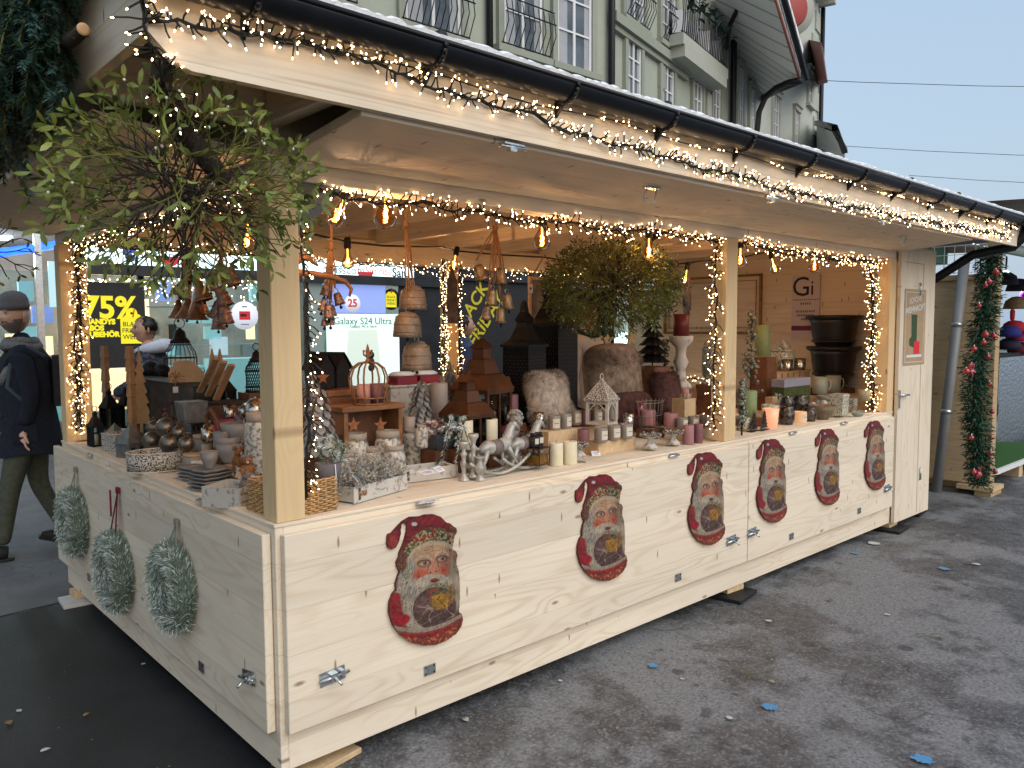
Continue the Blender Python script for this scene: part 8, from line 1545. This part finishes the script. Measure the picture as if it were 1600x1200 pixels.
def head(parent, c_, s_, yaw, sk_, beard=None, pitch=0., hairm=None, cap=None, fat=1.):
    X = Mx.Translation(c_) @ Mx.Rotation(yaw, 4, 'Z') @ Mx.Rotation(pitch, 4, 'X')     # face looks to -y
    n1, n2 = 40, 30; vs = []
    for j in range(n2+1):
        ph_ = PI*j/n2; z_ = -math.cos(ph_); r_ = math.sin(ph_)
        for i in range(n1):
            a = 2*PI*i/n1; x_, y_ = math.cos(a)*r_, math.sin(a)*r_; X_, Y_, Z_ = x_*.076*fat, y_*.098, z_*.122
            fr_ = max(0, -math.sin(a))*r_
            if z_ < -.1: t2 = (-z_-.1)/.9; X_ *= 1-.28*t2; Y_ = Y_*(1-.16*t2)-(.012 if y_ < 0 else -.01)*t2
            g_ = lambda cx, cz, sx_, sz_: math.exp(-((X_-cx)/sx_)**2-((Z_-cz)/sz_)**2)*(fr_ > 0)
            Y_ -= .026*g_(0, -.018, .011, .020)+.012*g_(0, .008, .009, .022)-.010*(g_(.031, .012, .015, .010)+g_(-.031, .012, .015, .010))+.006*(g_(.031, .030, .022, .009)+g_(-.031, .030, .022, .009))+.008*g_(0, -.056, .024, .008)-.004*g_(0, -.068, .03, .005)+.010*g_(0, -.092, .02, .014)+.006*(g_(.042, -.022, .016, .018)+g_(-.042, -.022, .016, .018))
            vs.append(X @ (V((X_, Y_, Z_))*s_))
    fc = [(j*n1+i, j*n1+(i+1) % n1, (j+1)*n1+(i+1) % n1, (j+1)*n1+i) for j in range(n2) for i in range(n1)]
    q = MB(); bf = []; of = []
    for f_ in fc:
        m_ = X.inverted() @ (sum((vs[k_] for k_ in f_), V())/4); z_, y_, x_ = m_.z/s_, m_.y/s_, abs(m_.x/s_)
        lip = x_ < .018 and -.066 < z_ < -.054
        (bf if beard and not lip and ((z_ < -.052 and y_ < .03) or (x_ > .055 and z_ < -.02 and y_ < .0) or (x_ < .030 and -.052 <= z_ < -.040 and y_ < -.05)) else of).append(f_)
    q.add(vs, of, sk_, True)
    if bf: q.add(vs, bf, beard, True)
    for sg_ in (1, -1): q.sph(X @ (V((sg_*.078*fat, .006, -.008))*s_), .026*s_, sk_, 10, (.35, .7, 1.15))
    ho_ = q.build('head', parent); q = MB()
    for sg_ in (1, -1):
        q = MB(); q.sph(X @ (V((sg_*.031, -.079, .012))*s_), .0115*s_, eyew, 10); q.sph(X @ (V((sg_*.031, -.0885, .012))*s_), .0048*s_, irism, 8); q.box((0, 0, 0), (.030*s_, .004*s_, .004*s_), irism, X=X @ Mx.Translation(V((sg_*.031, -.092, .0225))*s_)); q.box((0, 0, 0), (.036*s_, .006*s_, .007*s_), hairm or irism, X=X @ Mx.Translation(V((sg_*.032, -.093, .036))*s_) @ Mx.Rotation(sg_*.12, 4, 'Y')); q.build('eye', ho_)
    q = MB(); q.sph(X @ (V((0, -.098, -.060))*s_), .019*s_, lipm, 10, (1.2, .35, .38)); q.build('mouth', ho_)
    if beard:
        q = MB(); random.seed(1)
        for i in range(2600):
            a = ru(-PI, 0); zz = ru(-.118, -.028); x_ = math.cos(a)*.074; 
            if abs(x_) < .022 and -.070 < zz < -.050: continue
            if zz > -.045 and abs(x_) < .055 and not (abs(x_) < .03 and zz < -.038): continue
            t2 = max(0, (-zz/.122-.1)/.9); rr = math.sqrt(max(0, 1-(zz/.122)**2)); p_ = V((math.cos(a)*.077*rr*(1-.28*t2), math.sin(a)*.100*rr*(1-.16*t2)-.014*t2-.002, zz)); d_ = (p_.normalized()+V((0, 0, -1.2))).normalized(); e_ = V((.0007, 0, 0)); q.add([X @ ((p_-e_)*s_), X @ ((p_+e_)*s_), X @ ((p_+d_*.012)*s_)], [(0, 1, 2)], beard)
        q.build('beard', ho_)
    if hairm and not cap:
        q = MB(); random.seed(2)
        for i in range(3600):
            a = ru(0, 2*PI); e_ = math.asin(ru(-.35, 1)); d_ = V((math.cos(a)*math.cos(e_), math.sin(a)*math.cos(e_), math.sin(e_)))
            if d_.y < -.25 and d_.z < .55: continue
            p_ = V((d_.x*.080*fat, d_.y*.103, d_.z*.128)); t_d = (V((0, .9, -.7))+d_*.25+V((ru(-.2, .2), 0, 0))).normalized(); w_ = V((.0016, 0, 0)); q.add([X @ ((p_-w_)*s_), X @ ((p_+w_)*s_), X @ ((p_+t_d*.045)*s_)], [(0, 1, 2)], hairm)
        q.lathe([(.060*s_, -.03*s_), (.081*s_, .0), (.079*s_, .05*s_), (.05*s_, .105*s_), (.002, .126*s_)], (0, 0, 0), hairm, 22, X=X @ Mx.Translation((0, .014*s_, 0)), sq=(fat, 1.18)); q.build('hair', ho_)
    if cap:
        q = MB(); q.lathe([(.074, .036), (.081, .032), (.084, .070), (.080, .075), (.080, .105), (.068, .138), (.040, .160), (.002, .168)], (0, 0, 0), cap, 26, X=X @ Mx.Scale(s_, 4), sq=(1, 1.2)); q.build('beanie', parent)
    return ho_
navy = M('navy_wool_coat', (.010, .014, .028), .9, var=.35, scale=50, bump=.3); olive = M('olive_trousers', (.065, .075, .055), .85, var=.25, scale=30, bump=.2); scarf = M('grey_wool_scarf', (.18, .19, .20), .95, var=.3, scale=60, bump=.8); beanie = M('grey_knit_beanie', (.14, .145, .16), .95, var=.25, scale=120, bump=.8); gbeard = M('grey_beard_hair', (.27, .24, .22), .9, var=.4, scale=120, bump=.8); sh_ = M('black_suede_shoe', (.012, .012, .014), .7, var=.4, scale=60)
# walking man, mid-stride to the left, seen three-quarter
mx_ = at(55, 866, 'z', 0); man = thing('person', 'man in dark navy coat, grey beanie and scarf striding left beside the stall', 'person', (mx_.x, mx_.y, 0), R(-12))
# local frame: walks to -x; camera roughly at -y side
J = [((0, 0, .96), (.145, .115)), ((0, 0, 1.12), (.15, .12)), ((.0, 0, 1.30), (.175, .125)), ((-.01, 0, 1.44), (.15, .10)), ((-.02, 0, 1.53), (.065, .065)), ((-.02, 0, 1.60), (.055, .055)),
     ((-.02, -.17, 1.43), (.075, .08)), ((.03, -.225, 1.17), (.058, .058)), ((-.02, -.20, .95), (.046, .046)),
     ((-.02, .17, 1.43), (.075, .08)), ((.02, .23, 1.18), (.058, .058)), ((-.1, .22, .96), (.046, .046)),
     ((-.03, -.09, .90), (.105, .105)), ((-.13, -.10, .50), (.070, .070)), ((-.19, -.10, .11), (.050, .050)),
     ((.03, .09, .90), (.105, .105)), ((.04, .09, .50), (.068, .068)), ((.20, .09, .14), (.048, .048))]
E_ = [(0, 1), (1, 2), (2, 3), (3, 4), (4, 5), (3, 6), (6, 7), (7, 8), (3, 9), (9, 10), (10, 11), (0, 12), (12, 13), (13, 14), (0, 15), (15, 16), (16, 17)]
skin_body('body', man, J, E_, [olive, navy, skinm], lambda c_: 1 if c_.z > .97 or (abs(c_.y) > .16 and c_.z > .93) else 0)
# coat skirt over hips
q = MB(); n = 30; vs = []; prof = [(.74, .215, .185), (.80, .215, .185), (.95, .195, .165), (1.08, .185, .155), (1.25, .195, .155), (1.40, .185, .14), (1.47, .13, .10), (1.50, .085, .08)]
for z_, rx_, ry_ in prof:
    for i in range(n):
        a = 2*PI*i/n; f = 1+.04*math.sin(a*5+z_*9)+.02*math.sin(a*11+z_*23); vs.append((-.0+ry_*f*math.cos(a)*(1.12), rx_*f*math.sin(a)*.98, z_+.012*math.sin(a*3)))
q.add(vs, [(j*n+i, j*n+(i+1) % n, (j+1)*n+(i+1) % n, (j+1)*n+i) for j in range(len(prof)-1) for i in range(n)], navy, True)
for z_ in (1.30, 1.16, 1.02, .9): q.sph((-.165, -.11, z_), .011, M('horn_button', (.12, .09, .06), .4), 8)
for sg_ in (1,): q.box((-.02, -.205, .98), (.13, .012, .02), navy); q.box((-.02, -.208, .90), (.15, .012, .13), navy)
q.build('coat', man)
q = MB(); q.tube([(.035, -.11, 1.49), (-.05, -.135, 1.42), (-.12, -.115, 1.30), (-.15, -.09, 1.24)], [.035, .032, .03, .028], scarf, 10)
q.tube([(.10*math.cos(a)-.02, .10*math.sin(a), 1.495+.012*math.sin(a*2)) for a in [2*PI*i/18 for i in range(19)]], .034, scarf, 10); q.tube([(.09*math.cos(a)-.02, .09*math.sin(a), 1.530+.008*math.sin(a*3)) for a in [2*PI*i/18 for i in range(19)]], .026, scarf, 10); q.build('scarf', man)
q = MB(); q.tube([(.12, -.12, 1.42), (.02, -.15, 1.49), (-.08, -.155, 1.40), (-.11, -.16, 1.22), (.0, -.18, 1.10)], [.018]*5, M('blue_grey_strap', (.05, .08, .11), .8), 6); q.box((.185, 0, 1.25), (.05, .26, .36), M('dark_backpack', (.02, .025, .035), .8, var=.3)); q.build('backpack', man, .03)
for (x_, y_, z_), pt_, rz_ in (((-.22, -.10, .0), .10, 0), ((.20, .09, .03), -.35, 0)):
    q = MB(); X = Mx.Translation((x_, y_, z_)) @ Mx.Rotation(-pt_, 4, 'Y'); q.tube([X @ V(p_) for p_ in ((.07, 0, .055), (.02, 0, .065), (-.06, 0, .050), (-.13, 0, .035), (-.18, 0, .028))], [.045, .052, .046, .038, .022], sh_, 12); q.box((-.045, 0, .012), (.29, .085, .022), black, X=X); q.build('shoe', man, .006)
def hand(parent, c_, X, mt_, s_=1.):
    js = [((0, 0, 0), (.024, .016)), ((0, 0, -.045), (.032, .015)), ((0, 0, -.08), (.032, .014))]; ed = [(0, 1), (1, 2)]
    for k_, (dx, L) in enumerate(((-.026, .062), (-.009, .070), (.009, .066), (.026, .052))): b_ = len(js); js += [((dx, -.004, -.09), (.0085, .0085)), ((dx*1.1, -.014, -.09-L*.5), (.008, .008)), ((dx*1.1, -.034, -.09-L*.9), (.007, .007))]; ed += [(2, b_), (b_, b_+1), (b_+1, b_+2)]
    b_ = len(js); js += [((-.036, -.008, -.045), (.010, .010)), ((-.050, -.020, -.075), (.009, .009)), ((-.046, -.03, -.10), (.008, .008))]; ed += [(1, b_), (b_, b_+1), (b_+1, b_+2)]
    o_ = skin_body('hand', parent, [(tuple(X @ (V(j)*s_)), (r_[0]*s_, r_[1]*s_)) for j, r_ in js], ed, [mt_], lambda c: 0, 1); return o_
hand(man, None, Mx.Translation((-.03, -.20, .93)) @ Mx.Rotation(PI/2, 4, 'Z'), skinm)
head(man, V((-.05, -.01, 1.715)), 1.02, R(-50), skinm, beard=gbeard, pitch=.06, cap=beanie, hairm=gbeard)
man.scale = (.995,)*3
# woman behind the side counter
wx = at(232, 520, 'y', 5.1); wo_ = thing('person', 'dark haired passer-by in plaid jacket and pale hood, seen behind the black poster side', 'person', (wx.x, wx.y, 0), R(-40))
pl = M('blue_plaid_flannel', (.045, .06, .10), .9, scale=30, col2=(.015, .018, .03), thresh=.5, bump=.2); hood = M('pale_blue_hood', (.50, .55, .66), .9, var=.1, scale=30, bump=.3)
J = [((0, 0, .92), (.16, .13)), ((0, 0, 1.08), (.17, .13)), ((0, 0, 1.24), (.18, .13)), ((0, 0, 1.37), (.155, .11)), ((0, 0, 1.45), (.06, .06)), ((-.01, 0, 1.52), (.052, .052)),
     ((0, -.17, 1.35), (.085, .085)), ((-.02, -.24, 1.12), (.072, .072)), ((-.22, -.26, 1.02), (.055, .055)), ((0, .17, 1.35), (.085, .085)), ((0, .23, 1.1), (.07, .07)), ((-.05, .22, .9), (.055, .055)),
     ((0, -.09, .85), (.11, .11)), ((-.02, -.09, .46), (.075, .075)), ((0, -.09, .06), (.055, .055)), ((0, .09, .85), (.11, .11)), ((.05, .09, .46), (.075, .075)), ((.08, .09, .06), (.055, .055))]
skin_body('body', wo_, J, E_, [black, pl, skinw], lambda c_: 2 if (c_.z > 1.43 and abs(c_.y) < .1) else 1 if c_.z > .88 else 0)
q = MB(); q.tube([(.02+.13*math.cos(a), .14*math.sin(a), 1.42+.035*math.cos(a)) for a in [2*PI*i/20 for i in range(21)]], [.045+.02*math.cos(2*PI*i/20) for i in range(21)], hood, 10); q.build('hood', wo_)
hand(wo_, None, Mx.Translation((-.24, -.26, 1.02)) @ Mx.Rotation(-1.2, 4, 'Y'), skinw)
head(wo_, V((-.03, 0, 1.60)), 1.0, R(-52), skinw, pitch=.03, hairm=M('black_hair', (.012, .010, .010), .5), fat=1.08)
# seller half hidden by the second mistletoe, and a passer-by in a blue puffer
sx_ = at(915, 520, 'y', 1.65); se = thing('person', 'seller in white jacket and dark scarf, face half hidden by the second mistletoe', 'person', (sx_.x, 1.65, .11), R(10))
J2 = [((j[0][0], j[0][1], j[0][2]), j[1]) for j in J]; wj = M('white_jacket', (.58, .56, .54), .85, var=.12, scale=14, bump=.3)
J2 = [(((-j[0][1]), j[0][0], j[0][2]), j[1]) for j in J]
skin_body('body', se, J2, E_, [black, wj, skinm], lambda c_: 2 if (c_.z > 1.43 and abs(c_.x) < .1) else 1 if c_.z > .88 else 0)
q = MB(); q.tube([(.09*math.cos(a), .09*math.sin(a), 1.44) for a in [2*PI*i/18 for i in range(19)]], .034, black, 8); q.build('scarf', se); head(se, V((0, -.02, 1.56)), 1., R(-10), skinm, hairm=MATS['black_hair'])
px_ = at(727, 520, 'y', 4.6); pf = thing('person', 'passer-by in blue puffer jacket between the back post and clay lanterns', 'person', (px_.x, px_.y, 0), R(150)); blp = M('blue_puffer', (.035, .06, .13), .5, var=.25, scale=8)
skin_body('body', pf, J, E_, [black, blp, skinm], lambda c_: 1 if c_.z > .88 else 0)
q = MB()
for z_ in [1.0+.055*i for i in range(8)]: q.tube([(.135*math.cos(a), .19*math.sin(a), z_) for a in [2*PI*i/20 for i in range(21)]], .035, blp, 8)
q.build('puffer_jacket', pf); head(pf, V((0, 0, 1.62)), 1., R(-90), skinm, hairm=MATS['black_hair'])
